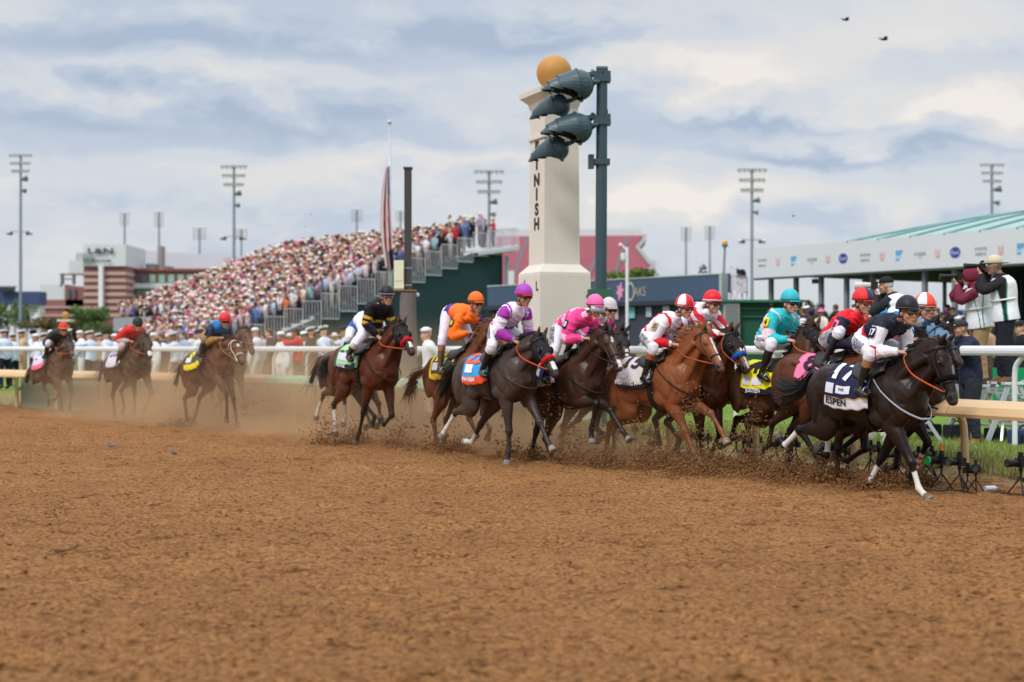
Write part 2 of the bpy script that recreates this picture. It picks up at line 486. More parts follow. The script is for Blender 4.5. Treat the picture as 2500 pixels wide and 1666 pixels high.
g = MB(); g.add([(-2500, 66, .30), (2500, 66, .30), (3500, 4200, .30), (-3500, 4200, .30)], [(0, 1, 2, 3)]); g.build('ground', gm_).__setitem__('kind', 'structure')
g = MB(); g.add([(-60, -30, -.06), (60, -30, -.06), (60, 66, -.06), (-60, 66, -.06)], [(0, 1, 2, 3)]); g.build('apron', DIRT).__setitem__('kind', 'structure')
# turf verge beyond the rail: a low straw coloured bank, then grass
def verge_material():
    m = bpy.data.materials.new('turf'); m.use_nodes = True; nt = m.node_tree; b = nt.nodes['Principled BSDF']; L = nt.links.new
    b.inputs['Roughness'].default_value = .95; b.inputs['Specular IOR Level'].default_value = .1
    at = nt.nodes.new('ShaderNodeAttribute'); at.attribute_name = 'Col'; tc = nt.nodes.new('ShaderNodeTexCoord')
    n = nt.nodes.new('ShaderNodeTexNoise'); n.inputs['Scale'].default_value = 9; n.inputs['Detail'].default_value = 8; n.inputs['Roughness'].default_value = .75; L(tc.outputs['Object'], n.inputs['Vector'])
    r = nt.nodes.new('ShaderNodeMapRange'); r.inputs['From Min'].default_value = .3; r.inputs['From Max'].default_value = .7; r.inputs['To Min'].default_value = .55; r.inputs['To Max'].default_value = 1.4; L(n.outputs['Fac'], r.inputs['Value'])
    v = nt.nodes.new('ShaderNodeVectorMath'); v.operation = 'SCALE'; L(at.outputs['Color'], v.inputs[0]); L(r.outputs[0], v.inputs['Scale']); L(v.outputs[0], b.inputs['Base Color'])
    bp = nt.nodes.new('ShaderNodeBump'); bp.inputs['Strength'].default_value = .8; bp.inputs['Distance'].default_value = .04; L(n.outputs['Fac'], bp.inputs['Height']); L(bp.outputs[0], b.inputs['Normal'])
    return m
TURF = verge_material()
prof = [(.35, -.05), (.75, .0), (.95, .03), (1.10, .13), (1.25, .21), (1.45, .25), (1.9, .27), (3.0, .28), (4.5, .30), (7, .33), (12, .36), (22, .38), (45, .34)]
vv = []; cc = []; ff = []
NS = 260; rngv = np.random.default_rng(5)
for i in range(NS):
    s = RS[0] + 4 + (RS[-1] - RS[0] - 6) * i / (NS - 1)
    jit = .10 * math.sin(i * .9) + .07 * math.sin(i * 2.3)
    for j, (o, z) in enumerate(prof):
        if o > 12 and False: pass
        p = rail_at(s, o + (jit if .9 < o < 1.6 else 0), z + (rngv.normal() * .012 if .9 < o < 2 else 0)); vv.append(p)
        gcol = (.15, .245, .04) if o > 1.5 else ((.24, .18, .085) if o > .93 else (.36, .215, .12))
        if 1.5 < o < 3.5: gcol = (.20, .235, .055)
        if o >= 22: gcol = (.10, .14, .04)
        cc.append(gcol)
for i in range(NS - 1):
    for j in range(len(prof) - 1):
        a = i * len(prof) + j; ff.append((a, a + len(prof), a + len(prof) + 1, a + 1))
me = bpy.data.meshes.new('verge'); me.from_pydata([tuple(v) for v in vv], [], ff); me.polygons.foreach_set('use_smooth', [True] * len(me.polygons))
setcol(me, np.array(cc)); link('verge', me, TURF)['kind'] = 'structure'
# blades of grass on the verge, longest along the lip of the bank
rg = np.random.default_rng(3); NB = 60000
px_ = rg.uniform(1380, 2640, NB); s0 = np.array([rail_s(p) for p in np.linspace(1300, 2700, 200)]); sA = np.interp(px_, np.linspace(1300, 2700, 200), s0)
oA = 1.02 + rg.gamma(1.15, .75, NB); oA = np.minimum(oA, 6)
tab = np.array([np.concatenate([rail_at(s)[:2], rail_at(s, 1.0)[:2]]) for s in np.linspace(RS[0], RS[-1], 500)])
st_ = np.linspace(RS[0], RS[-1], 500); bx = np.interp(sA, st_, tab[:, 0]); by = np.interp(sA, st_, tab[:, 1]); nx = np.interp(sA, st_, tab[:, 2]) - bx; ny = np.interp(sA, st_, tab[:, 3]) - by
bx = bx + nx * oA; by = by + ny * oA; bz = np.interp(oA, [p[0] for p in prof], [p[1] for p in prof]) - .01
hh = rg.uniform(.04, .12, NB) * np.interp(oA, [1, 1.4, 2.5, 6], [1.25, 1.2, .8, .55]); ang = rg.uniform(0, math.pi, NB); wv = rg.uniform(.004, .009, NB); lx = rg.normal(0, .04, NB); ly = rg.normal(-.02, .04, NB)
V3 = np.stack([np.stack([bx - np.cos(ang) * wv, by - np.sin(ang) * wv, bz], -1), np.stack([bx + np.cos(ang) * wv, by + np.sin(ang) * wv, bz], -1), np.stack([bx + lx, by + ly, bz + hh], -1)], 1).reshape(-1, 3)
me = bpy.data.meshes.new('grass'); me.from_pydata(V3.tolist(), [], np.arange(NB * 3).reshape(-1, 3).tolist())
gc = np.where((rg.random(NB) < np.interp(oA, [1, 1.6, 3], [.7, .3, .18]))[:, None], np.array([.40, .34, .16]), np.array([.20, .33, .06])) * rg.uniform(.6, 1.4, (NB, 1)); setcol(me, np.repeat(gc, 3, 0))
tag(link('grass', me, mat('blades', (1, 1, 1), rough=.7, spec=.2, var=.1, vcol=True)), 'short green and straw coloured grass on the bank beyond the rail', 'grass', kind='stuff')
# ------------------------------------------------------------------ rails
tan = mat('tan_paint', lin((205, 172, 128)), rough=.45, spec=.4, var=.06, vs=3)
teal = mat('teal_paint', lin((135, 178, 150)), rough=.5, spec=.4, var=.08)
whitep = mat('white_paint', (.74, .75, .77), rough=.4, spec=.4, var=.05)
def loft_rail(name, s0, s1, prof, m, parent, off=0.0, step=.5):
    mb = MB(); n = max(2, int(abs(s1 - s0) / step) + 1); k = len(prof)
    for i in range(n):
        s = s0 + (s1 - s0) * i / (n - 1)
        for o, z in prof: mb.v.append(tuple(rail_at(s, off + o, z)))
    for i in range(n - 1):
        for j in range(k): mb.f.append([i * k + j, i * k + (j + 1) % k, (i + 1) * k + (j + 1) % k, (i + 1) * k + j]); mb.m.append(0)
    mb.f += [list(range(k)), list(range((n - 1) * k, n * k))[::-1]]; mb.m += [0, 0]
    return mb.build(name, m, parent, smooth=False)
rr = empty('running_rail', (*rail_at(rail_s(1837))[:2], 0), 0, 'tan and teal covered inside running rail with upright posts along the dirt track', 'rail')
capp = [(-.30, .84), (-.31, .88), (-.26, .965), (-.15, 1.02), (-.02, 1.04), (.06, 1.03), (.08, .97), (.05, .93), (-.08, .90), (-.20, .86)]
def absloft(name, a, b, m):
    s0, s1 = rail_s(a), rail_s(b); n = max(1, round((s1 - s0) / 3.7)); d = (s1 - s0) / n
    for i in range(n):
        o = loft_rail(name, s0 + d * i + .006, s0 + d * (i + 1) - .006, capp, m, None)
        o.parent = rr; o.matrix_parent_inverse = Matrix.Translation(-Vector(rr.location))
absloft('rail_cover', -200, 668, tan); absloft('rail_cover', 668, 1240, teal); absloft('rail_cover', 1240, 4000, tan)
s = rail_s(2312) - 1.95 * 22
postm = mat('post_tan', lin((196, 172, 132)), rough=.55, var=.12, vs=5)
while s < RS[-1] - 2:
    mb = MB(); p0 = rail_at(s, .30, -.05); p1 = rail_at(s, .26, .72); p2 = rail_at(s, .16, .86); p3 = rail_at(s, -.02, .95)
    mb.geo(tube([(p0, .048, .048), (p0 * .5 + p1 * .5, .048, .048), (p1, .046, .046), (p2, .044, .044), (p3, .04, .04)], rail_at(s + 1) - rail_at(s), n=3, ring=12, cap=0))
    o = mb.build('post', postm, None, smooth=True); o.parent = rr; o.matrix_parent_inverse = Matrix.Translation(-Vector(rr.location)); s += 1.95
def V_(*a): return np.array(a, float)
def under(o, root):
    o.parent = root; o.matrix_parent_inverse = Matrix.Translation(-Vector(root.location)); return o
# faded green boards under the rail, left of the finish
bd = empty('board_fence', (*rail_at(rail_s(600), .3)[:2], 0), 0, 'faded green boards standing under the running rail left of the finish post', 'fence')
s0, s1 = rail_s(18), rail_s(1262); n = 11
for i in range(n):
    a = s0 + (s1 - s0) * i / n; b = s0 + (s1 - s0) * (i + 1) / n - .03
    under(loft_rail('board', a, b, [(.40, -.05), (.40, .82), (.45, .82), (.45, -.05)], mat('green_board', lin((122, 138, 116)), rough=.8, var=.2, vs=1.5), None), bd)
    under(loft_rail('top_strip', a, b, [(.37, .825), (.37, .87), (.46, .87), (.46, .825)], mat('dark_green_trim', lin((84, 90, 70)), rough=.7), None), bd)
# white gooseneck rails along the turf course, their tops at eye level
def white_rail(label, off, pxs, a, b):
    root = empty('turf_rail', (*rail_at(rail_s(1250), off)[:2], .3), 0, label, 'rail')
    z = 1.665
    rp = [(.045 * math.cos(t) * 1.0 - .0, z - .065 + .07 * math.sin(t)) for t in [2 * math.pi * i / 12 for i in range(12)]]
    under(loft_rail('top_rail', off_s(a, off), off_s(b, off), rp, whitep, None, off), root)
    for px in pxs:
        s = off_s(px, off); d = rail_at(s + .5, off) - rail_at(s - .5, off); d /= np.linalg.norm(d)
        mb = MB(); q = rail_at(s, off + .05, .2); top = rail_at(s, off + .05, z - .38)
        mb.geo(tube([(q, .037, .037), ((q + top) / 2, .037, .037), (top, .037, .037), (top + d * .06 + V_(0, 0, .16), .037, .037), (top + d * .20 + V_(0, 0, .26), .037, .037), (top + d * .42 + V_(0, 0, .30), .036, .036)], (-d[1], d[0], 0), n=3, ring=10))
        under(mb.build('post', whitep, None, smooth=True), root)
    return root
def V_(*a): return np.array(a, float)
white_rail('nearer white gooseneck rail along the turf course behind the race', 2.6, [66, 251, 441, 664, 900, 1130, 1560, 1790, 2010, 2150, 2471], -150, 2760)
white_rail('farther white gooseneck rail standing close behind the first white rail', 4.6, [25, 198, 330, 450, 560, 745, 838, 1010, 1230, 1620, 1900], -150, 2300)
# ------------------------------------------------------------------ finish post
PZ = 27.0
pr = empty('finish_post', XY(1353, PZ, .25), R(22.5), 'tall cream finish post with black letters and a golden ball on top', 'finish post')
stone = mat('cream_render', lin((216, 208, 196)), rough=.8, var=.06, vs=3, bump=.15, bs=20)
def sq(mb, prof):
    k = len(prof)
    for h, w in prof:
        for x, y in ((-1, -1), (1, -1), (1, 1), (-1, 1)): mb.v.append((x * w / 2, y * w / 2, h))
    for i in range(k - 1):
        for j in range(4): mb.f.append([i * 4 + j, i * 4 + (j + 1) % 4, i * 4 + 4 + (j + 1) % 4, i * 4 + 4 + j]); mb.m.append(0)
    mb.f += [[3, 2, 1, 0], [(k - 1) * 4 + j for j in range(4)]]; mb.m += [0, 0]
def zy(py): return EYE + (HOR - py) / FPX * PZ - .25
mb = MB(); sq(mb, [(-.3, 1.05), (zy(676), 1.03), (zy(668), 1.02), (zy(648), .735)]); mb.build('base', stone, pr)
mb = MB(); sq(mb, [(zy(648), .725), (zy(343), .695)]); mb.build('shaft', stone, pr)
mb = MB(); sq(mb, [(zy(343), .765), (zy(336), .765), (zy(335.9), .685), (zy(268), .68), (zy(262), .72), (zy(252), .755), (zy(241), .93), (zy(238), 1.0), (zy(226), 1.01)]); mb.build('capital', stone, pr)
mb = MB(); mb.ell((0, 0, zy(178)), (.333, .333, .333), n=32, m=20); mb.cyl((0, 0, zy(226)), (0, 0, zy(214)), .16, n=16); mb.build('ball', mat('gold_paint', lin((182, 132, 66)), rough=.55, spec=.35, metal=.0, var=.08), pr, smooth=True)
blk = mat('black_letter', (.015, .014, .016), rough=.5)
for i, ch in enumerate('FINISH'):
    cy = (622, 715, 810, 893, 980, 1065)[i]; z = zy(100 + .421 * cy)
    xf = -.362
    place_text(ch, .21, lambda a, b, z=z: (xf, -a, z + b), 'lettering', blk, pr, bold=.05, sx=1.15)
for xx_, hh_ in ((.30, .2), (-.28, .1)):
    place_text('1' if xx_ > 0 else 'L', .17, lambda a, b, q=xx_, h=hh_: (-.523, -a * .9 + q - .1, zy(706) + b + h * .4), 'lettering', blk, pr, bold=.03)
# ------------------------------------------------------------------ green floodlight pole with cowls
GZ = 25.6; gp = empty('floodlight_pole', XY(1467, GZ, .28), 0, 'dark green steel pole carrying four cowled floodlights in front of the finish post', 'light pole')
dg_ = mat('green_steel', lin((48, 72, 80)), rough=.38, spec=.5, var=.12, vs=4)
k_ = 1.0 / FPX * GZ
def gpx(px, py, dy=0.0): return V_((px - 1467) * k_, dy, EYE + (HOR - py) * k_ - .28)
mb = MB(); mb.cyl((0, 0, zy(0) * 0 + .0), gpx(1467, 719), .108, n=24); mb.cyl(gpx(1467, 719), gpx(1470, 178), .106, .098, n=24); mb.build('mast', dg_, gp, smooth=False)
mb = MB(); mb.box(gpx(1464, 745), (.42, .42, .55)); mb.box(gpx(1464, 724), (.46, .46, .06)); mb.build('junction_box', mat('box_green', lin((50, 96, 72)), rough=.6), gp)
mb = MB(); mb.cyl(gpx(1467, 722), gpx(1467, 712), .135, n=20); mb.build('collar', mat('brown_collar', lin((84, 68, 66)), rough=.6), gp)
def cowl(px, py, dy, pitch, yaw, sz):
    c = gpx(px, py, dy); f = V_(-math.cos(pitch) * math.cos(yaw), -math.cos(pitch) * math.sin(yaw), -math.sin(pitch)); u = V_(-math.sin(pitch), 0, math.cos(pitch)); l = np.cross(u, f); u = np.cross(f, l)
    mb = MB(); n = 20; rings = []
    for a in (8, 25, 42, 60, 76, 90): rings.append((math.sin(R(a - 90)) * 1.0, math.cos(R(90 - a)) ))
    def ring(s, r, a0=0, a1=360, sq_=1.0):
        base = len(mb.v)
        for i in range(n + 1):
            a = R(a0 + (a1 - a0) * i / n); mb.v.append(tuple(c + (f * s + u * r * math.cos(a) * sq_ + l * r * math.sin(a)) * sz))
        return base
    bs = [ring(-math.cos(R(a)) * .30, math.sin(R(a)) * .31) for a in (4, 20, 38, 56, 74, 90)]
    for a, b in zip(bs, bs[1:]):
        for i in range(n): mb.f.append([a + i, a + i + 1, b + i + 1, b + i]); mb.m.append(0)
    def shell(st):
        b_ = [ring(s, r, -a, a) for s, r, a in st]
        for a, b in zip(b_, b_[1:]):
            for i in range(n): mb.f.append([a + i, a + i + 1, b + i + 1, b + i]); mb.m.append(0)
    shell([(-.01, .325, 150), (.04, .325, 140), (.18, .30, 112), (.40, .265, 92)])
    shell([(.36, .245, 104), (.44, .235, 98), (.60, .185, 74)])
    shell([(.54, .155, 110), (.60, .15, 90), (.74, .07, 60)])
    o = mb.build('cowl', dg_, gp, smooth=False); m_ = o.modifiers.new('s', 'SOLIDIFY'); m_.thickness = .012
    b2 = MB(); b2.geo(tube([(c + (u * math.cos(a) + l * math.sin(a)) * .330 * sz, .012, .016) for a in [2 * math.pi * i / 24 for i in range(25)]], f, n=1, ring=6)); b2.build('seam', dg_, gp, smooth=True, fix=False)
    b3 = MB(); b3.ell(c + f * .02 * sz, (.02 * sz, .24 * sz, .24 * sz), M=Matrix((Vector(f), Vector(l), Vector(u))).transposed()); b3.build('lens', mat('lamp_glass', (.25, .27, .28), rough=.15, spec=.7), gp, smooth=True)
    for a in (60, 100, 140):
        b4 = MB(); q = c + (u * math.cos(R(a)) * .335 - l * math.sin(R(a)) * .335) * sz; b4.ell(q, (.018, .018, .018), n=8, m=6); b4.build('bolt', mat('steel_bolt', (.6, .6, .6), rough=.3, metal=.7), gp, smooth=True)
    return c - f * .28 * sz
for (a, b, c2, d) in ((1412, 212, -.15, 1408), (1409, 317, -.15, 0)):
    e1 = cowl(a, b, -.16, R(12), R(8), .90); e2 = cowl(a - 50, b + 44, .12, R(26), R(-18), .76)
    for e in (e1, e2):
        m2 = MB(); top = gpx(1470, b - 12); m2.geo(tube([(e, .045, .045), (e + V_(.10, 0, .02), .04, .04), (top + V_(-.12, 0, 0), .04, .04)], (0, 1, 0), n=3, ring=8)); m2.build('arm', dg_, gp, smooth=True)
    m2 = MB(); m2.box(gpx(1470, b - 18), (.30, .26, .10)); m2.box(gpx(1452, b - 30), (.34, .16, .06)); m2.box(gpx(1482, b - 26), (.12, .22, .16)); m2.cyl(gpx(1456, b - 44), gpx(1484, b - 44), .05, n=8); m2.cyl(gpx(1440, b - 24), gpx(1450, b - 40), .045, n=8); m2.build('bracket', dg_, gp)
m2 = MB(); m2.box(gpx(1470, 396), (.27, .25, .10)); m2.box(gpx(1450, 396), (.10, .16, .10)); m2.box(gpx(1443, 395), (.10, .22, .24)); m2.build('bracket', dg_, gp)
m2 = MB(); m2.cyl(gpx(1470, 178), gpx(1470, 172), .11, n=20); m2.build('cap', dg_, gp)
# ------------------------------------------------------------------ dark pole with cream cabinet
UZ = 30.5; up_ = empty('utility_pole', XY(996, UZ, .3), 0, 'dark square pole with a cream cabinet, rising from a grey column', 'pole')
ku = UZ / FPX
def upx(px, py, dy=0): return V_((px - 996) * ku, dy, EYE + (HOR - py) * ku - .3)
mb = MB(); mb.box((upx(996, 413) + upx(996, 720)) / 2, (.15, .15, (720 - 413) * ku)); mb.build('shaft', mat('dark_steel', lin((66, 64, 66)), rough=.6, var=.1), up_)
mb = MB(); mb.box(upx(996, 411), (.19, .19, .04)); mb.build('cap', mat('dark_steel', lin((66, 64, 66))), up_)
mb = MB(); mb.cyl(upx(996, 980), upx(996, 715), .22, .17, n=24); mb.build('column', mat('grey_wrap', lin((112, 102, 98)), rough=.85, var=.18, vs=3, bump=.4, bs=8), up_)
mb = MB(); mb.box(upx(975, 671, -.08), (.21, .16, .60)); mb.box(upx(975, 671, -.165), (.19, .012, .27)); mb.build('cabinet', mat('cream_cabinet', lin((222, 220, 190)), rough=.5), up_)
for py in (655, 697):
    mb = MB(); mb.box(upx(996, py), (.17, .17, .02)); mb.build('strap', mat('strap_steel', (.4, .4, .4), rough=.4, metal=.6), up_)
mb = MB(); mb.box(upx(985, 710), (.55, .26, .03)); mb.build('bracket', mat('rust_plate', lin((150, 100, 58)), rough=.8), up_)
mb = MB(); mb.ell(upx(1019, 720), (.045, .045, .045)); mb.build('lamp', whitep, up_, smooth=True)
# ------------------------------------------------------------------ flagpole with limp flag
FZ = 58.0; kf = FZ / FPX; fl = empty('flagpole', XY(951, FZ, .4), 0, 'slim silver flagpole with a limp striped flag above the grandstand crowd', 'flagpole')
def fpx(px, py, dy=0): return V_((px - 951) * kf, dy, EYE + (HOR - py) * kf - .4)
mb = MB(); mb.cyl((0, 0, 0), fpx(951, 300), .085, .045, n=12); mb.ell(fpx(951, 298), (.09, .09, .09)); mb.build('pole', mat('aluminium', lin((190, 194, 198)), rough=.35, metal=.5), fl, smooth=True)
vs = []; fs = []; cl = []; ny = 40; nx_ = 22
for j in range(ny + 1):
    t = j / ny; wd = .12 + .34 * math.sin(min(t * 1.5, 1) * math.pi * .5) * (1 - .35 * max(0, t - .7) / .3)
    for i in range(nx_ + 1):
        u = i / nx_; x = -.28 * t * (1 - t) * 2.2 - .05 + wd * (u - .35) + .10 * t; y = -.12 + .10 * math.sin(u * 15 + t * 3)
        vs.append(fpx(951, 408 + 250 * t) + V_(x - .05, y, .05 * math.sin(u * 9))); st = int(u * 5 + t * 1.2)
        c_ = L0(200, 60, 62) if False else (lin((190, 30, 40)) if st % 2 == 0 else lin((214, 200, 206)))
        if u > .75 and t < .30 or (t > .80 and u > .5): c_ = lin((52, 50, 92))
        cl.append(c_)
for j in range(ny):
    for i in range(nx_): a = j * (nx_ + 1) + i; fs.append((a, a + 1, a + nx_ + 2, a + nx_ + 1))
me = bpy.data.meshes.new('flag'); me.from_pydata([tuple(v) for v in vs], [], fs); me.polygons.foreach_set('use_smooth', [True] * len(fs)); setcol(me, np.array(cl))
o = link('flag', me, mat('flag_cloth', (1, 1, 1), rough=.8, vcol=True), fl); o.modifiers.new('s', 'SOLIDIFY').thickness = .01
# ------------------------------------------------------------------ light masts
mast_m = mat('mast_steel', lin((128, 140, 150)), rough=.5, var=.05); lamp_m = mat('lamp_body', lin((92, 98, 104)), rough=.4); face_m = mat('lamp_face', lin((205, 205, 200)), rough=.2, spec=.6)
def light_mast(px, top, Z, w, label, rows=3, cols=6, low=True, cross=None, thick=.17, rowgap=.95):
    k = Z / FPX; z0 = .3; r = empty('light_mast', XY(px, Z, z0), 0, label, 'light mast', 'floodlight masts')
    def q(dx, py, dy=0): return V_(dx, dy, EYE + (HOR - py) * k - z0)
    zt = q(0, top)[2]
    mb = MB(); mb.cyl((0, 0, 0), (0, 0, zt), thick * 1.15, thick * .7, n=10); mb.build('pole', mast_m, r)
    W = w * k
    for i in range(rows):
        ww = W * (1 - (.12 if rows < 4 else .02) * i); zz_ = zt - i * rowgap * (W / 2.9); mb = MB()
        mb.box((0, 0, zz_), (ww, .08, .06), mi=0); s_ = W / 2.9
        for j in range(cols):
            if cols > 4 and abs(j - (cols - 1) / 2) < .4: continue
            x = -ww / 2 + ww * (j + .5) / cols
            mb.cyl((x, -.25 * s_, zz_ - .17 * s_), (x, .14 * s_, zz_ - .02 * s_), .20 * s_, .07 * s_, n=8, mi=1); mb.cyl((x, -.262 * s_, zz_ - .176 * s_), (x, -.255 * s_, zz_ - .174 * s_), .17 * s_, n=8, mi=2)
        mb.build('lamp_row', [mast_m, lamp_m, face_m], r)
    if low:
        mb = MB(); z2 = zt - 70 * k * (w / 66)
        mb.cyl((.10, -.2, z2), (.75, -.35, z2 + .1), .12, .32, n=8); mb.build('speaker_horn', mat('horn_green', lin((96, 112, 106)), rough=.6), r); mb = MB(); mb.cyl((.10, -.2, z2 - 1.1), (.6, -.3, z2 - 1.2), .10, .26, n=8); mb.build('speaker_horn', mat('horn_green', (0, 0, 0)), r)
    if cross:
        mb = MB(); z3 = q(0, cross)[2]; mb.box((0, 0, z3), (2.4, .08, .08)); mb.build('crossarm', mast_m, r)
        for x in (-1.2, -.9, .8, 1.15): 
            mb = MB(); mb.cyl((x, -.3, z3 - .25), (x, .05, z3 + .02), .20, .08, n=8); mb.build('lamp', face_m if x in (-1.2, 1.15) else lamp_m, r)
    return r
light_mast(50, 378, 150, 58, 'tall light mast at the far left edge above the bushes', cross=566)
light_mast(571, 405, 150, 66, 'tall light mast behind the lower end of the grandstand crowd', cross=578)
light_mast(1194, 417, 140, 74, 'tall light mast above the upper right corner of the grandstand')
light_mast(1836, 413, 145, 74, 'tall light mast just left of the sponsor canopy', cross=586)
light_mast(2422, 401, 130, 60, 'tall light mast rising behind the teal roof at the right')
for px, top, w, nr, lb in ((304, 521, 26, 6, 'pale distant mast over the lettered tower'), (388, 519, 26, 7, 'pale distant mast rising from a concrete pier of the stadium'), (487, 558, 36, 4, 'pale distant low mast left of the second tall light mast'), (589, 560, 34, 4, 'pale distant low mast right of the second tall light mast'), (871, 513, 30, 5, 'pale distant mast left of the flagpole'), (978, 516, 26, 5, 'pale distant mast between flagpole and dark pole'), (1675, 556, 28, 6, 'left one of the pair of distant masts over the dark blue board'), (1733, 553, 28, 6, 'right one of the pair of distant masts over the dark blue board')):
    light_mast(px, top, 330, w, lb, rows=nr, cols=4, low=False, thick=.28, rowgap=.62)
# ------------------------------------------------------------------ buildings
def flatpoly(mb, pts, Z0, Z1, mi=0):
    """outline given as picture marks at distance Z0, carried straight back to Z1 (same real outline)"""
    P0 = [P(x, y, Z0) for x, y in pts]; n = len(P0); b = len(mb.v)
    mb.v += [tuple(p) for p in P0] + [(p[0], Z1, p[2]) for p in P0]
    mb.f.append([b + i for i in range(n)]); mb.m.append(mi); mb.f.append([b + n + i for i in range(n)][::-1]); mb.m.append(mi)
    for i in range(n): mb.f.append([b + i, b + (i + 1) % n, b + n + (i + 1) % n, b + n + i]); mb.m.append(mi)
    return mb
def rect(mb, x0, y0, x1, y1, Z0, dep, mi=0): return flatpoly(mb, [(x0, y1), (x1, y1), (x1, y0), (x0, y0)], Z0, Z0 + dep, mi)
def wtext(s, px, py, hpx, Z, m, parent, width=None, name='lettering', yaw=0.0, bold=.02, skew=0.0):
    """letters on a wall: centre px,py; height hpx picture units; yaw turns the wall about the upright"""
    c = P(px, py, Z); k = Z / FPX; ca, sa = math.cos(yaw), math.sin(yaw)
    return place_text(s, hpx * k, lambda a, b: (c[0] + a * ca, c[1] + a * sa, c[2] + b), name, m, parent, bold=bold, width=width * k if width else None)
SZ = 240
brick = mat('brick', lin((146, 100, 96)), rough=.9, var=.10, vs=.8); brick2 = mat('pale_brick', lin((188, 160, 150)), rough=.9, var=.06); conc = mat('pale_cladding', lin((206, 210, 212)), rough=.8, var=.04, vs=.3); grn = mat('green_glass', lin((132, 172, 158)), rough=.15, spec=.7, var=.15, vs=.5); dgl = mat('dark_glass', lin((80, 92, 104)), rough=.15, spec=.7)  # brick tone is paled to put distance haze into its colour
st = empty('stadium', XY(260, SZ, .3), 0, 'brick and white stadium building with lettered square tower, far left', 'stadium')
def SB(name, m, rects, Z=SZ, dep=20, polys=()):
    mb = MB()
    for r in rects: rect(mb, *r, Z, dep)
    for p in polys: flatpoly(mb, p, Z, Z + dep)
    return under(mb.build(name, m, None), st)
SB('tower', brick, [(204, 650, 306, 835)], SZ, 12)
SB('stone_band', brick2, [(203.6, y, 306.4, y + 8) for y in (664, 681, 698, 715, 732, 749, 766)], SZ - .3, 12)
SB('sign_block', conc, [(203, 597, 306.5, 650)], SZ - .6, 13)
SB('tower_fin', mat('white_fin', (.75, .75, .74), rough=.7), [(240, 650, 250, 772)], SZ - 1.2, 2)
sgn = mat('sign_letter', lin((58, 66, 70)), rough=.6)
for tx, px, py, hp, wd in (('L&N', 245, 613, 13, 62), ('STADIUM', 246, 637, 6, 48)): under(wtext(tx, px, py, hp, SZ - 1.0, sgn, None, width=wd, bold=.03), st)
SB('wing', brick, [(306, 657, 760, 692)], SZ + 6, 16)
SB('cornice', mat('brick_red', lin((140, 84, 80)), rough=.9), [(306, 656, 760, 662)], SZ + 5.5, 16)
for i in range(17):
    SB('window', dgl if i < 2 else grn, [(319 + i * 23, 671, 319 + i * 23 + 14, 690)], SZ + 5.6, .5)
SB('white_band', conc, [(306, 692, 760, 704), (306, 727, 760, 744)], SZ + 5, 16)
SB('glass_band', grn, [(306, 704, 760, 727)], SZ + 6.5, 14)
for i in range(30): SB('mullion', conc, [(322 + i * 14, 704, 323.2 + i * 14, 727)], SZ + 6.2, .3)
SB('lower_glass', grn, [(306, 744, 760, 765)], SZ + 6.5, 14); SB('lower_wall', conc, [(306, 765, 760, 840)], SZ + 5, 15)
SB('parapet', mat('grey_cladding', lin((198, 204, 210)), rough=.8, var=.04), [], SZ + 22, 8, [[(300, 680), (900, 680), (900, 634), (640, 628), (480, 620), (330, 610), (300, 604)]])
under(wtext('UNIVERSITY', 592, 634, 9, SZ + 21.6, mat('faded_red', lin((196, 140, 146)), rough=.8), None, width=90), st)
SB('pier', mat('concrete', lin((150, 146, 140)), rough=.9), [(384, 600, 393, 652)], SZ + 15, 3)
SB('rooftop_unit', mat('unit_grey', lin((108, 120, 124)), rough=.7), [(318, 645, 336, 656), (356, 644, 376, 656), (398, 650, 412, 656)], SZ + 8, 4)
SB('stair_block', conc, [(168, 637, 204, 668), (98, 695, 158, 732)], SZ + 4, 10)
SB('annex', brick, [(160, 700, 204, 835), (98, 732, 204, 835)], SZ + 3, 10)
SB('annex_band', brick2, [(98, 748, 204, 753), (98, 768, 204, 773)], SZ + 2.7, .5)
SB('annex_window', dgl, [(164, 706, 170, 728), (178, 706, 184, 728)], SZ + 2.6, .5)
SB('steel_frame', mat('frame_grey', lin((138, 128, 124)), rough=.7), [(147, 668, 204, 672), (147, 668, 152, 700), (176, 668, 180, 695), (152, 680, 176, 683)], SZ + 4, 1)
SB('antenna_frame', mat('frame_pale', lin((170, 176, 184)), rough=.7), [(186 + i * 7, 618, 187 + i * 7, 637) for i in range(6)] + [(186, 618 + j * 6, 222, 619 + j * 6) for j in range(3)], SZ - 1.5, .4)
# dark blue scoreboard far left
sc = empty('scoreboard', XY(45, 200, .3), 0, 'dark blue rear of a scoreboard on pale legs at the far left', 'scoreboard')
mb = MB(); rect(mb, -60, 712, 97, 744, 200, 3); under(mb.build('panel', mat('navy_panel', lin((62, 76, 112)), rough=.6, var=.08), None), sc)
mb = MB()
for x in (-50, -10, 30, 58, 92): rect(mb, x, 744, x + 4, 840, 200.5, 1)
under(mb.build('leg', mat('pale_leg', lin((205, 205, 195)), rough=.7), None), sc)
mb = MB(); rect(mb, 52, 746, 98, 764, 201, 2); under(mb.build('skirt', mat('pale_leg', lin((205, 205, 195))), None), sc)
mb = MB()
for i in range(9): rect(mb, -4 + i * 4.5, 700 + (i % 2) * 2, -2 + i * 4.5, 712, 199, .6)
rect(mb, -6, 699, 38, 701, 199, .6); under(mb.build('catwalk', mat('dark_frame', lin((78, 82, 88)), rough=.6), None), sc)
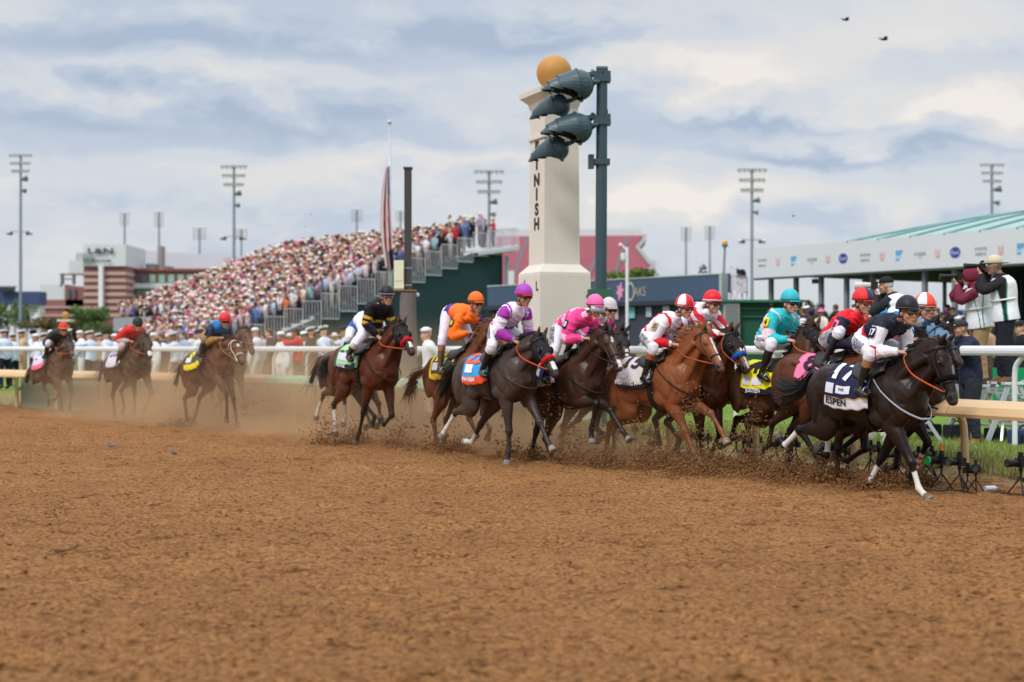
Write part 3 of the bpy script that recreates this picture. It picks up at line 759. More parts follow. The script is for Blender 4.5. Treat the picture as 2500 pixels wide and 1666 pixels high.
# pink stadium seats behind the finish post
p2 = empty('stadium', XY(1400, 290, .3), 0, 'stadium end with faded pink seating bank behind the finish post', 'stadium')
def bank(name, m, pts, Z0, Z1, th=4):
    """sloping bank: lower marks stand nearer (Z0 at y 715), upper ones farther (Z1 at y 571)"""
    mb = MB(); top = []
    for x, y in pts:
        Z = Z0 + (Z1 - Z0) * (715 - y) / (715 - 571); top.append(P(x, y, Z))
    n = len(top); mb.v = [tuple(p) for p in top] + [(p[0], p[1] + th, p[2] - 1) for p in top]
    mb.f = [list(range(n)), list(range(n, 2 * n))[::-1]] + [[i, (i + 1) % n, n + (i + 1) % n, n + i] for i in range(n)]; mb.m = [0] * len(mb.f)
    return under(mb.build(name, m, None), p2)
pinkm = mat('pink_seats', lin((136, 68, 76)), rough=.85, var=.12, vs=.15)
_nt = pinkm.node_tree
bank('seating', pinkm, [(1180, 740), (1196, 715), (1212, 578), (1569, 575), (1552, 603), (1584, 642), (1594, 652), (1560, 715), (1560, 740)], 270, 330)
for (a, b) in ((1239, 1292), (1420, 1478), (1484, 1536), (1549, 1590)):
    pts = [(a - 6, 715), (a + 6, 715), (b + 2, 579), (b - 8, 579)] if a < 1500 else [(a - 8, 690), (a + 4, 690), (a + 22, 632), (a + 12, 630)]
    bank('aisle', mat('aisle_grey', lin((104, 88, 92)), rough=.8), pts, 269.6, 329.4, .3)
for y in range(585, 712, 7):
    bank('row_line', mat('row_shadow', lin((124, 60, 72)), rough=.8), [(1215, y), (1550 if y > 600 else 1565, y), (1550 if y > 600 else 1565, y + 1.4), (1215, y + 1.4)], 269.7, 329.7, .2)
bank('rim', mat('rim_concrete', lin((140, 138, 132)), rough=.8), [(1569, 572), (1579, 571), (1578, 585), (1562, 604), (1590, 637), (1601, 636), (1600, 652), (1576, 671), (1540, 715), (1528, 715), (1570, 664), (1590, 648), (1584, 645), (1551, 603), (1567, 584)], 268, 328)
mb = MB(); rect(mb, 1210, 560, 1562, 577, 331, 6); under(mb.build('parapet', conc, None), p2)
mb = MB(); flatpoly(mb, [(1562, 577), (1570, 577), (1566, 562), (1562, 560)], 331, 336); under(mb.build('parapet_end', conc, None), p2)
mb = MB(); rect(mb, 1180, 716, 1600, 742, 265, 4); under(mb.build('concourse', mat('concourse_grey', lin((178, 178, 176)), rough=.8, var=.1, vs=.3), None), p2)
for x in (1226, 1250): mb = MB(); rect(mb, x, 722, x + 10, 735, 264.6, .5); under(mb.build('doorway', dgl, None), p2)
# ------------------------------------------------------------------ slate blue board
bz0, bz1 = 62.0, 55.0
ob = empty('sign_board', XY(1500, 59, .3), 0, 'long slate blue board with a pink flower and gold lettering above a dark tote wall', 'sign board')
X0 = P(1190, 700, bz0); X1 = P(1757, 669, bz1)
yaw = math.atan2(X1[1] - X0[1], X1[0] - X0[0])
def bpt(u, py):
    """point on the board at picture column u and row py"""
    a = np.array(X0[:2]); d = np.array((X1 - X0)[:2]); r = ((u - 1250) / FPX, 1);
    t = (a[0] * 1 - a[1] * r[0]) / (d[1] * r[0] - d[0]); q = a + d * t
    return V_(q[0], q[1], EYE + (HOR - py) / FPX * q[1])
nrm_b = V_(math.sin(yaw), -math.cos(yaw), 0)
def slab(pts, name, m, root, out=0.0, th=.35):
    mb = MB(); n = len(pts); A_ = [bpt(*p) + nrm_b * out for p in pts]; B_ = [a - nrm_b * th for a in A_]
    mb.v = [tuple(a) for a in A_ + B_]; mb.f = [list(range(n)), list(range(n, 2 * n))[::-1]] + [[i, (i + 1) % n, n + (i + 1) % n, n + i] for i in range(n)]; mb.m = [0] * len(mb.f)
    return under(mb.build(name, m, None), root)
slate = mat('slate_board', lin((66, 84, 108)), rough=.5, spec=.35, var=.12, vs=.35)
slab([(1190, 748), (1757, 730), (1757, 669), (1190, 700)], 'panel', slate, ob)
slab([(1190, 701), (1757, 670), (1757, 667.5), (1190, 698)], 'trim', mat('pale_trim', lin((168, 176, 174)), rough=.6), ob, .03, .5)
slab([(1757, 733), (1763, 733), (1763, 667), (1757, 667)], 'end_trim', mat('pale_trim', lin((168, 176, 174))), ob, .04, .5)
slab([(1190, 758), (1757, 741), (1757, 731), (1190, 748)], 'ledge', mat('ledge_dark', lin((52, 54, 66)), rough=.7), ob, .25, .5)
slab([(1190, 900), (1757, 860), (1757, 741), (1190, 758)], 'tote_wall', mat('tote_dark', lin((62, 64, 78)), rough=.7, var=.15, vs=.8), ob, -.1, .3)
for a, b, c_, d, cc_ in ((1501, 1509, 754, 780, (196, 168, 178)), (1535, 1549, 750, 777, (120, 186, 190)), (1577, 1590, 750, 774, (170, 180, 198)), (1618, 1633, 748, 774, (190, 190, 194)), (1655, 1664, 750, 772, (160, 165, 175)), (1466, 1476, 756, 780, (150, 155, 170)), (1700, 1714, 749, 770, (150, 160, 170))):
    slab([(a, d), (b, d), (b, c_), (a, c_)], 'display', mat('display_%d_%d_%d' % cc_, lin(cc_), rough=.4), ob, .0, .05)
def btext(s, px, py, h, col, width, bold=.02):
    c = bpt(px, py) + nrm_b * .03; k = c[1] / FPX; d = V_(math.cos(yaw), math.sin(yaw), 0)
    under(place_text(s, h * k, lambda a, b: tuple(c + d * a + V_(0, 0, b)), 'lettering', mat('board_print_%d_%d_%d' % col, lin(col), rough=.5), None, bold=bold, width=width * k), ob)
btext('KENTUCKY', 1446, 713, 13, (214, 216, 222), 106); btext('O', 1540, 712, 48, (176, 166, 150), 23, .0); btext('AKS', 1563, 712, 22, (176, 166, 150), 34, .0)
fm = MB()
for i in range(6):
    a = R(60 * i + 15); c = V_(1515 + 7 * math.cos(a) * .9, 0, 0)
    pts = [(0, 0), (.5, .32), (1.0, .12), (1.15, 0), (1.0, -.12), (.5, -.32)]
    L_p = 13 if i in (1, 4) else 11
    q = []
    for u, v in pts:
        x = 1515 + (u * math.cos(a) - v * math.sin(a)) * L_p * .78; y = 712 - (u * math.sin(a) + v * math.cos(a)) * L_p * 1.65
        q.append(tuple(bpt(x, y) + nrm_b * (.03 + .004 * i)))
    fm.add(q, [tuple(range(6))])
under(fm.build('flower_emblem', mat('lily_pink', lin((222, 140, 178)), rough=.5, var=.2, vs=3), None, fix=False), ob)
# ------------------------------------------------------------------ odds and ends right of the board
def post_thing(name, cat, label, px, Z, parts):
    r = empty(name, XY(px, Z, .3), 0, label, cat); k = Z / FPX
    for nm, m, fn in parts:
        mb = MB(); fn(mb, lambda x, y, d=0: V_((x - px) * k, d, EYE + (HOR - y) * k - .3)); mb.build(nm, m, r)
    return r
wht = whitep; dgreen = mat('dark_green_wall', lin((30, 84, 66)), rough=.6, var=.08)
post_thing('camera_pole', 'camera pole', 'white pole with a dome camera on an arm in front of the pink stadium seats', 1531, 52, [
    ('pole', wht, lambda m, q: m.cyl(q(1531, 900), q(1531, 604), .055, n=10)),
    ('arm', wht, lambda m, q: (m.cyl(q(1531, 612), q(1517, 598), .035, n=8), m.box(q(1515, 597), (.12, .12, .10)), m.cyl(q(1531, 620), q(1522, 622), .03, n=8))),
    ('dome_camera', mat('camera_white', (.7, .7, .7), rough=.3), lambda m, q: (m.cyl(q(1522, 632), q(1522, 618), .10, n=12), m.ell(q(1522, 632), (.10, .10, .11))))])
post_thing('beacon_pole', 'warning light', 'thin pole with an orange beacon above the end of the slate blue board', 1768, 60, [
    ('pole', mast_m, lambda m, q: m.cyl(q(1764, 740), q(1770, 602), .05, n=8)), ('lamp', mat('amber', lin((220, 150, 60)), rough=.3, spec=.6), lambda m, q: (m.ell(q(1770, 594), (.11, .11, .15)),)), ('base', mat('lamp_body', (.1, .1, .1)), lambda m, q: m.cyl(q(1770, 603), q(1770, 598), .13, n=10))])
k = 58 / FPX
post_thing('camera_tower', 'camera tower', 'white television scaffold with banners and a small camera beside the slate blue board', 1795, 58, [
    ('frame', wht, lambda m, q: [m.bar(q(a, b), q(c, d), .06) for a, b, c, d in ((1764, 740, 1764, 672), (1784, 740, 1784, 650), (1800, 760, 1800, 650), (1812, 742, 1812, 655), (1824, 740, 1824, 676), (1764, 676, 1824, 676), (1784, 652, 1812, 662), (1784, 710, 1800, 740), (1764, 716, 1784, 690), (1800, 690, 1824, 716))]),
    ('banner', mat('navy_banner', lin((62, 74, 106)), rough=.7), lambda m, q: m.box(q(1776, 692, -.1), (.20, .03, .80))),
    ('banner', mat('pale_banner', lin((214, 206, 212)), rough=.7, var=.2, vs=2), lambda m, q: (m.box(q(1790, 690, -.1), (.14, .03, .7)), m.box(q(1811, 682, -.15), (.32, .03, .45)), m.box(q(1811, 708, -.15), (.28, .03, .32)))),
    ('camera', mat('camera_black', (.02, .02, .02), rough=.4), lambda m, q: (m.box(q(1806, 664, -.2), (.30, .25, .16)), m.cyl(q(1812, 668, -.2), q(1818, 667, -.25), .08, n=10))),
    ('cabinet', wht, lambda m, q: (m.box(q(1770, 726, -.1), (.36, .3, .34)),))])
post_thing('generator_unit', 'roof unit', 'small dark machine standing on top of the slate blue board', 1711, 56, [
    ('base', mat('lamp_body', (.1, .1, .1)), lambda m, q: m.box(q(1716, 665), (.34, .3, .06))), ('dish', mat('unit_grey2', lin((110, 116, 122)), rough=.6), lambda m, q: (m.cyl(q(1708, 660), q(1722, 650), .05, .13, n=10), m.bar(q(1712, 664), q(1708, 650), .03), m.bar(q(1722, 664), q(1722, 650), .03)))])
r = empty('green_kiosk', XY(1850, 48, .3), 0, 'dark green low building with a grey louvred end between board and canopy', 'building')
mb = MB(); rect(mb, 1762, 737, 1960, 880, 48, 5); under(mb.build('wall', dgreen, None), r)
mb = MB(); rect(mb, 1758, 732, 1966, 738, 47.6, 6); under(mb.build('roof', mat('green_roof', lin((44, 106, 80)), rough=.6), None), r)
mb = MB(); rect(mb, 1808, 752, 1950, 756, 47.9, .2); rect(mb, 1808, 772, 1950, 775, 47.9, .2); under(mb.build('trim', mat('green_roof', (0, 0, 0)), None), r)
mb = MB(); rect(mb, 1768, 741, 1806, 850, 47.7, .5); under(mb.build('louvre_frame', mat('louvre', lin((172, 174, 172)), rough=.7), None), r)
mb = MB(); [rect(mb, 1770, 745 + i * 7, 1804, 747 + i * 7, 47.65, .1) for i in range(14)]; under(mb.build('slats', mat('louvre_dark', lin((138, 140, 140)), rough=.7), None), r)
r = empty('golden_ball_post', XY(160, 66, .4), 0, 'small distant post topped with a golden ball among the officers at the left', 'post')
mb = MB(); mb.ell((0, 0, EYE + (HOR - 770) * 66 / FPX - .4), (.17, .17, .17), n=16); mb.build('ball', mat('gold_paint', (.5, .3, .1)), r, smooth=True)
mb = MB(); mb.box((0, 0, 1.25), (.28, .28, 2.0)); mb.box((0, 0, EYE + (HOR - 783) * 66 / FPX - .4), (.62, .62, .09)); mb.build('pillar', stone, r)
# ------------------------------------------------------------------ canopy with sponsors
cz0, cz1 = 55.0, 43.0
cp = empty('canopy', XY(2200, 50, .3), 0, 'long white fascia canopy with sponsor logos, teal curved roof and grey columns', 'canopy')
A0 = P(1839, 608, cz0); A1 = P(2500, 564, 45.0); dA = Vector((A1[0] - A0[0], A1[1] - A0[1], 0)); cyaw = math.atan2(dA[1], dA[0]); dcu = dA.normalized()
def cpt(px, py, out=0.0):
    r = (px - 1250) / FPX; t = (A0[0] - A0[1] * r) / (dA[1] * r - dA[0]); x, y = A0[0] + dA[0] * t, A0[1] + dA[1] * t
    return V_(x, y, EYE + (HOR - py) / FPX * y) + V_(math.sin(cyaw), -math.cos(cyaw), 0) * out
ztop = float(cpt(1839, 608)[2]); zbot = float(cpt(1839, 680)[2])
def cs(px): q = cpt(px, 700); return q[:2]
def cwall(name, m, px0, px1, z0, z1, out, th, z1b=None):
    a, b = cpt(px0, 700, out), cpt(px1, 700, out); n = V_(math.sin(cyaw), -math.cos(cyaw), 0)
    mb = MB(); vs = []
    for p in (a, b):
        for d in (0, -th):
            q = p + n * d
            vs += [(q[0], q[1], z0), (q[0], q[1], z1)]
    mb.add(vs, [(0, 1, 5, 4), (2, 6, 7, 3), (0, 2, 3, 1), (4, 5, 7, 6), (1, 3, 7, 5), (0, 4, 6, 2)]); return under(mb.build(name, m, None), cp)
cwall('fascia', mat('fascia_white', lin((206, 208, 212)), rough=.6, var=.03), 1839, 3100, zbot, ztop, 0, .25)
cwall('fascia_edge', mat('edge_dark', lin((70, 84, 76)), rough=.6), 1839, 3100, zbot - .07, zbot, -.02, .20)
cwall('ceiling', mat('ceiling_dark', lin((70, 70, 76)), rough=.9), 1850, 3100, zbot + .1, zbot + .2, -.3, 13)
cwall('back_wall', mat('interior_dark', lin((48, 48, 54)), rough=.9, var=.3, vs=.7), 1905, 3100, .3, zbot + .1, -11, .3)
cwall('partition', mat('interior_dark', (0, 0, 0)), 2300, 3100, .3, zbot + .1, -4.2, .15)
def RFZ(u): return 1.36 * (1 - math.exp(-(max(u, 0) + .9) / 1.5)) + .010 * u
rs = empty('viewing_riser', XY(2150, 44, .3), 0, 'low stepped viewing platform holding the crowd under the canopy', 'platform')
for i_, (Zr_, hr_) in enumerate(((41.5, .55), (43.5, .85), (45.5, 1.15), (47.5, 1.45))):
    mb = MB(); a_, b_ = XY(1872 if Zr_ > 43 else 1885, Zr_), XY(2640, Zr_); mb.box(((a_[0] + b_[0]) / 2, Zr_ + .98, (.28 + hr_) / 2), (b_[0] - a_[0], 1.96, hr_ - .28)); under(mb.build('step', mat('riser_grey', lin((150, 150, 150)), rough=.85), None), rs)
rf = MB(); nseg = 26; n_ = V_(-math.sin(cyaw), math.cos(cyaw), 0)
base = cpt(1996, 700)
Lr = 34
for i in range(nseg + 1):
    u = i / nseg * Lr; rise = RFZ(u)
    for j in range(9):
        v = j / 8; q = base + V_(dcu[0], dcu[1], 0) * u + n_ * (v * 9)
        z = ztop - .05 + rise * math.sin(v * math.pi * .5)
        rf.v.append((q[0], q[1], z))
for i in range(nseg):
    for j in range(8): rf.f.append([i * 9 + j, i * 9 + 9 + j, i * 9 + 10 + j, i * 9 + j + 1]); rf.m.append(0)
o = under(rf.build('roof', mat('teal_roof', lin((150, 176, 174)), rough=.5, var=.05), None, smooth=True), cp); o.modifiers.new('s', 'SOLIDIFY').thickness = .08
rb_ = mat('roof_rib', lin((112, 152, 146)), rough=.5)
for i in range(1, 24):
    u = i * 1.42; rise = RFZ(u); mb = MB()
    st_p = []
    for j in range(7):
        v = j / 6; uu = u + v * 1.2; rise2 = RFZ(uu); q = base + V_(dcu[0], dcu[1], 0) * uu + n_ * (v * 9)
        st_p.append((V_(q[0], q[1], ztop - .02 + rise2 * math.sin(v * math.pi * .5)), .05, .05))
    mb.geo(tube(st_p, (dcu[0], dcu[1], 0), n=2, ring=6)); under(mb.build('roof_rib', rb_, None, smooth=True), cp)
colm = mat('column_grey', lin((128, 134, 138)), rough=.5)
for px in (1855, 1916, 1977, 2039, 2102, 2239, 2312, 2410, 2530):
    c = cpt(px, 700, -.6 if px < 2200 else -.4); mb = MB(); mb.box((c[0], c[1], (.3 + zbot) / 2), (.15, .15, zbot - .3 + .1), rz=cyaw); under(mb.build('column', colm, None), cp)
for i, px in enumerate((1890, 1960, 2010, 2075, 2160, 2260)):
    c = cpt(px, 700, -9.8); mb = MB(); mb.box((c[0], c[1], (.3 + zbot) / 2), (.12, .12, zbot - .3 + .1), rz=cyaw); under(mb.build('column', colm, None), cp)
for px, y0, y1 in ((1945, 679, 692), (2068, 680, 688)):
    c = cpt(px, (y0 + y1) / 2, -1.0); mb = MB(); mb.box(tuple(c), (.28, .08, .17), rz=cyaw + .5); mb.bar(c, c + V_(0, 0, .2), .03); under(mb.build('screen', mat('lamp_body', (0, 0, 0)), None), cp)
def ctext(s, cx, cy, h, col, width, bold=.015, name='lettering', out=.012):
    px, py = 1800 + .2975 * cx, 380 + .2975 * cy; c = cpt(px, py, out); k = c[1] / FPX * .2975
    return under(place_text(s, h * k, lambda a, b: (c[0] + a * dcu[0], c[1] + a * dcu[1], c[2] + b), name, mat('logo_%d_%d_%d' % col, lin(col), rough=.5), None, bold=bold, width=width * k), cp)
def oval(cx, cy, w, h, col, name='logo_oval', out=.008):
    px, py = 1800 + .2975 * cx, 380 + .2975 * cy; c = cpt(px, py, out); k = c[1] / FPX * .2975; mb = MB(); n = 28
    mb.v = [(c[0] + dcu[0] * w / 2 * k * math.cos(t), c[1] + dcu[1] * w / 2 * k * math.cos(t), c[2] + h / 2 * k * math.sin(t)) for t in [2 * math.pi * i / n for i in range(n)]]; mb.f = [list(range(n))]; mb.m = [0]
    return under(mb.build(name, mat('logo_%d_%d_%d' % col, lin(col), rough=.5), None, fix=False), cp)
def cyl_(cx): return 880 - (cx - 200) * .052      # logo line falls to the right in the picture
grey_l, red_l, blue_l, navy_l = (150, 152, 158), (226, 150, 142), (96, 160, 206), (52, 66, 140)
for cx, t in ((205, 'w'), (335, 'u'), (465, 's'), (615, 'l'), (745, 'u'), (870, 'f'), (1050, 'w'), (1190, 'u'), (1330, 's'), (1500, 'l'), (1645, 'u'), (1790, 'f'), (2000, 'w'), (2165, 'u'), (2330, 's'), (2500, 'l'), (2650, 'u'), (2800, 'f')):
    cy = cyl_(cx) + (0 if cx < 1200 else (cx - 1200) * -.002); g_ = 1 + (cx - 200) * .00011
    if t == 'w': ctext('WOODFORD', cx, cy - 20, 20 * g_, grey_l, 104 * g_); ctext('RESERVE', cx, cy + 24, 20 * g_, grey_l, 86 * g_)
    if t == 'u': ctext('U', cx, cy, 62 * g_, red_l, 40 * g_, .0); ctext('S', cx, cy + 2, 40 * g_, red_l, 16 * g_, .0)
    if t == 's':
        px, py = 1800 + .2975 * cx, 380 + .2975 * cy; c = cpt(px, py, .006); k = c[1] / FPX * .2975 * g_; mb = MB()
        mb.v = [(c[0] + dcu[0] * a * k, c[1] + dcu[1] * a * k, c[2] + b * k) for a, b in ((-32, 38), (34, 38), (-4, -38), (-32, -38))]; mb.f = [[0, 3, 2, 1]]; mb.m = [0]
        under(mb.build('logo_block', mat('logo_%d_%d_%d' % blue_l, lin(blue_l)), None, fix=False), cp); ctext('SAP', cx - 6, cy + 14, 24 * g_, (220, 228, 236), 46 * g_, .02, out=.012)
    if t == 'l': ctext('LONGINES', cx, cy - 4, 24 * g_, (128, 140, 142), 104 * g_, .01); ctext('v', cx, cy + 24, 16 * g_, (150, 160, 160), 40 * g_, .0)
    if t == 'f': oval(cx, cy, 92 * g_, 82 * g_, (120, 130, 180), out=.006); oval(cx, cy, 84 * g_, 72 * g_, navy_l, out=.010); ctext('Ford', cx, cy, 30 * g_, (214, 218, 236), 60 * g_, .0, out=.016)
# ------------------------------------------------------------------ grandstand
gs = empty('grandstand', XY(900, 80, .3), 0, 'temporary grandstand with dark green side screen, white stair railings and packed rows', 'grandstand')
GTn = V_(*P(1151, 616, 80)); GTn[2] = 6.95
GFd = V_(-.77, -.64, 0); GRd = V_(-.64, .77, 0)          # down the slope, along the rows (away)
ROWL = 20.0; NROW = 22; RUN = .55; RISE = .205; TOPZ = 6.95; STEPS = NROW
def gpt(d, a, z): q = GTn + GFd * d + GRd * a; return V_(q[0], q[1], z)
def rz_(i): return TOPZ - RISE * i
mb = MB()
for i in range(NROW):
    a, b = gpt(i * RUN, 0, 0), gpt(i * RUN + RUN, 0, 0); c, d = gpt(i * RUN, ROWL, 0), gpt(i * RUN + RUN, ROWL, 0); z = rz_(i); zb = z - RISE
    k0 = len(mb.v); mb.v += [(a[0], a[1], z), (b[0], b[1], z), (d[0], d[1], z), (c[0], c[1], z), (b[0], b[1], zb), (d[0], d[1], zb)]
    mb.f += [[k0, k0 + 1, k0 + 2, k0 + 3], [k0 + 1, k0 + 4, k0 + 5, k0 + 2]]; mb.m += [0, 0]
under(mb.build('tier', mat('tier_grey', lin((120, 120, 122)), rough=.8), None), gs)
scr = mat('green_screen', lin((34, 62, 62)), rough=.85, var=.22, vs=.35, bump=.6, bs=.8)
mb = MB(); e = NROW * RUN
pts = [gpt(-2.2, -.05, .3), gpt(e, -.05, .3), gpt(e, -.05, rz_(NROW) - .05)] + [gpt(-.0, -.05, TOPZ - .05), gpt(-2.2, -.05, TOPZ + .15)]
mb.add(pts, [(0, 1, 2, 3, 4)]); pts2 = [p + GRd * .08 for p in pts]; mb.add(pts2, [(4, 3, 2, 1, 0)]); under(mb.build('side_screen', scr, None, fix=False), gs)
mb = MB(); mb.add([gpt(-2.2, 0, .3), gpt(-2.2, ROWL, .3), gpt(-2.2, ROWL, TOPZ), gpt(-2.2, 0, TOPZ)], [(0, 1, 2, 3)]); under(mb.build('rear_screen', scr, None, fix=False), gs)
mb = MB(); mb.add([gpt(e, 9.5, .3), gpt(e, ROWL, .3), gpt(e, ROWL, rz_(NROW) + 1.0), gpt(e, 9.5, rz_(NROW) + 1.0)], [(0, 1, 2, 3)]); under(mb.build('front_wall', mat('front_grey', lin((150, 152, 160)), rough=.8, var=.1), None, fix=False), gs)
mb = MB(); mb.add([gpt(0, -.6, TOPZ), gpt(-3.0, -.6, TOPZ + .45), gpt(-3.0, 3, TOPZ + .45), gpt(0, 3, TOPZ), gpt(0, -.6, TOPZ - .22), gpt(-3.0, -.6, TOPZ + .23), gpt(-3.0, 3, TOPZ + .23), gpt(0, 3, TOPZ - .22)], [(0, 1, 2, 3), (4, 7, 6, 5), (0, 4, 5, 1), (1, 5, 6, 2)]); under(mb.build('landing', mat('landing_white', lin((200, 202, 204)), rough=.6), None, fix=False), gs)
railm = mat('stair_rail', lin((200, 202, 206)), rough=.5)
nst = 11
for i in range(-3, nst):
    d0, d1 = i * (e / nst), (i + 1) * (e / nst) - .05; z = TOPZ - (i + .5) * (RISE * NROW / nst) if i >= 0 else TOPZ + .15 * (-i)
    mb = MB()
    for zz_ in (z - .35, z + .95): mb.bar(gpt(d0, -.12, zz_), gpt(d1, -.12, zz_), .045)
    for q in range(7): dd = d0 + (d1 - d0) * q / 6; mb.bar(gpt(dd, -.12, z - .35), gpt(dd, -.12, z + .95), .026)
    under(mb.build('railing', railm, None), gs)
for i in range(2):
    mb = MB(); a0 = i * 1.5
    for zz_ in (TOPZ + .5, TOPZ + 1.5): mb.bar(gpt(-3.0, a0 - .5, zz_), gpt(-3.0, a0 + .95, zz_), .06)
    for q in range(8): mb.bar(gpt(-3.0, a0 - .5 + 1.4 * q / 7, TOPZ + .4), gpt(-3.0, a0 - .5 + 1.4 * q / 7, TOPZ + 1.5), .035)
    under(mb.build('railing', railm, None), gs)
mb = MB(); c = gpt(-2.3, -.3, 0); mb.box((c[0], c[1], 3.4), (.25, .25, 6.8)); under(mb.build('mast', mast_m, None), gs)
for z, s_ in ((5.2, (.34, .3, 1.5)), (3.0, (.5, .3, .8))):
    mb = MB(); mb.box((c[0] - (.2 if z < 4 else -.25), c[1] - .3, z), s_); under(mb.build('speaker', mat('speaker_white', lin((214, 218, 214)), rough=.5), None), gs)
LOWR = 8
for i in range(NROW, NROW + LOWR):
    mb = MB(); a, b = gpt(i * RUN, 0, 0), gpt(i * RUN + RUN, 0, 0); c, d = gpt(i * RUN, 9.5, 0), gpt(i * RUN + RUN, 9.5, 0); z = rz_(i)
    mb.add([(a[0], a[1], z), (b[0], b[1], z), (d[0], d[1], z), (c[0], c[1], z), (a[0], a[1], .3), (b[0], b[1], .3), (d[0], d[1], .3), (c[0], c[1], .3)], [(0, 1, 2, 3), (0, 4, 5, 1), (1, 5, 6, 2), (2, 6, 7, 3)]); under(mb.build('tier', mat('tier_grey', (0, 0, 0)), None), gs)
mb = MB(); e2 = (NROW + LOWR) * RUN; mb.add([gpt(e, -.05, .3), gpt(e2, -.05, .3), gpt(e2, -.05, rz_(NROW + LOWR) - .05), gpt(e, -.05, rz_(NROW) - .05)], [(0, 1, 2, 3)]); under(mb.build('side_screen', scr, None, fix=False), gs)
for i in range(4):
    d0, d1 = e + i * (e2 - e) / 4, e + (i + 1) * (e2 - e) / 4 - .05; z = rz_(NROW + i * 2 + 1); mb = MB()
    for zz_ in (z - .35, z + .95): mb.bar(gpt(d0, -.12, zz_), gpt(d1, -.12, zz_), .045)
    for q in range(7): dd = d0 + (d1 - d0) * q / 6; mb.bar(gpt(dd, -.12, z - .35), gpt(dd, -.12, z + .95), .026)
    under(mb.build('railing', railm, None), gs)
# ------------------------------------------------------------------ trees
def tree(name, label, px, Z, ybase, ytop, wpx, col, seed, trunk=True, cat='tree', n=2600, group=None, ground=.3):
    rg = random.Random(seed); k = Z / FPX; H_ = (ybase - ytop) * k; zt = EYE + (HOR - ytop) * k; W = wpx * k
    r = empty(name, XY(px, Z, ground), 0, label, cat, group)
    zc0 = EYE + (HOR - ybase) * k - ground; zt -= ground
    mb = MB(); cols = []
    lobes = [(rg.uniform(-.42, .42) * W, rg.uniform(-.3, .3) * W, zc0 + rg.uniform(.15, .8) * (zt - zc0), rg.uniform(.16, .30)) for _ in range(16)]
    for i in range(n):
        lx, ly, lz, lr = rg.choice(lobes); v = V_(rg.gauss(0, 1), rg.gauss(0, 1), rg.gauss(0, 1)); v /= np.linalg.norm(v); rad = rg.random() ** .4
        c = V_(lx, ly, lz) + v * rad * V_(lr * W, lr * W * .8, lr * (zt - zc0) * 1.05)
        if c[2] > zt: continue
        s_ = W * rg.uniform(.012, .024) + .05; a = V_(rg.gauss(0, 1), rg.gauss(0, 1), rg.gauss(0, 1)); a /= np.linalg.norm(a); b = np.cross(a, v); b /= max(np.linalg.norm(b), 1e-6)
        mb.add([c - a * s_, c + b * s_ * .8, c + a * s_, c - b * s_ * .8], [(0, 1, 2, 3)]); f = rg.uniform(.55, 1.5); cols += [tuple(q * f for q in col)] * 4
    me = mb.mesh('crown'); setcol(me, np.array(cols)); link('crown', me, mat('leaves', (1, 1, 1), rough=.8, spec=.15, var=.2, vs=1, vcol=True), r)
    if trunk:
        tb = MB(); tb.geo(tube([(V_(0, 0, -.2), W * .03, W * .03), (V_(0, 0, zc0 * .7), W * .022, W * .022), (V_(.02 * W, 0, (zc0 + zt) / 2), W * .012, W * .012)], (0, 1, 0), n=2, ring=7))
        for q in range(5):
            l_ = lobes[q]; tb.geo(tube([(V_(0, 0, zc0 * .8), W * .014, W * .014), (V_(*l_[:3]), W * .005, W * .005)], (0, 1, 0), n=1, ring=5))
        tb.build('trunk', mat('bark', (.09, .06, .04), rough=.9), r, smooth=True)
    return r
for a in ((18, 180, 812, 728, 110, (.085, .15, .045), 1, 'dense green tree at the far left edge behind the officers'), (118, 150, 812, 768, 120, (.13, .11, .05), 2, 'brownish low tree between the light mast and the brick annex'), (212, 160, 812, 744, 96, (.10, .17, .05), 3, 'bright green bushy tree before the striped brick tower'), (-70, 170, 812, 735, 120, (.08, .13, .04), 4, 'green tree just past the left edge of the picture'), (270, 170, 818, 785, 70, (.12, .14, .06), 9, 'low olive bush at the foot of the brick tower')):
    tree('tree', a[7], a[0], a[1], a[2], a[3], a[4], a[5], a[6], group='trees before the stadium')
for i_, px_t in enumerate((-260, -420, -560, -700, -880, -1060, -1260)):
    tree('tree', 'distant green tree well past the left edge, number %s outward' % ('one', 'two', 'three', 'four', 'five', 'six', 'seven')[i_], px_t, 190 + 20 * (i_ % 3), 822, 762 - 9 * (i_ % 3), 190, (.085, .13, .05), 20 + i_, n=900, group='trees past the left edge')
tree('tree', 'rounded green tree rising above the slate blue board', 1540, 120, 712, 652, 108, (.10, .17, .035), 7)
tree('tree', 'distant green tree seen between the canopy columns', 1998, 130, 800, 735, 60, (.09, .15, .06), 8)
# ------------------------------------------------------------------ birds
for px, py, Z, s_, lb in ((2065, 49, 40, .13, 'small dark bird flying high, left one of the upper pair'), (2158, 97, 36, .14, 'small dark bird with raised wings, right one of the upper pair'), (1937, 528, 60, .07, 'tiny dark bird above the sponsor canopy')):
    r = empty('bird', P(px, py, Z), R(20), lb, 'bird', 'birds in the sky')
    mb = MB(); mb.geo(tube([((-s_, 0, 0), .006, .01), ((-s_ * .4, 0, .01), .022, .022), ((s_ * .3, 0, .01), .03, .03), ((s_ * .7, 0, .02), .018, .018), ((s_ * .95, 0, .01), .004, .004)], (0, 1, 0), n=2, ring=8))
    mb.build('body', mat('bird_dark', (.03, .035, .04), rough=.6), r, smooth=True)
    for sg in (-1, 1):
        mb = MB(); mb.geo(tube([((.3 * s_, 0, .02), .05, .006), ((.1 * s_, sg * s_ * .7, .5 * s_), .045, .005), ((-.4 * s_, sg * s_ * 1.5, .35 * s_ + sg * .3 * s_), .012, .003)], (0, 0, 1), n=3, ring=8)); mb.build('wing', mat('bird_dark', (0, 0, 0)), r, smooth=True)
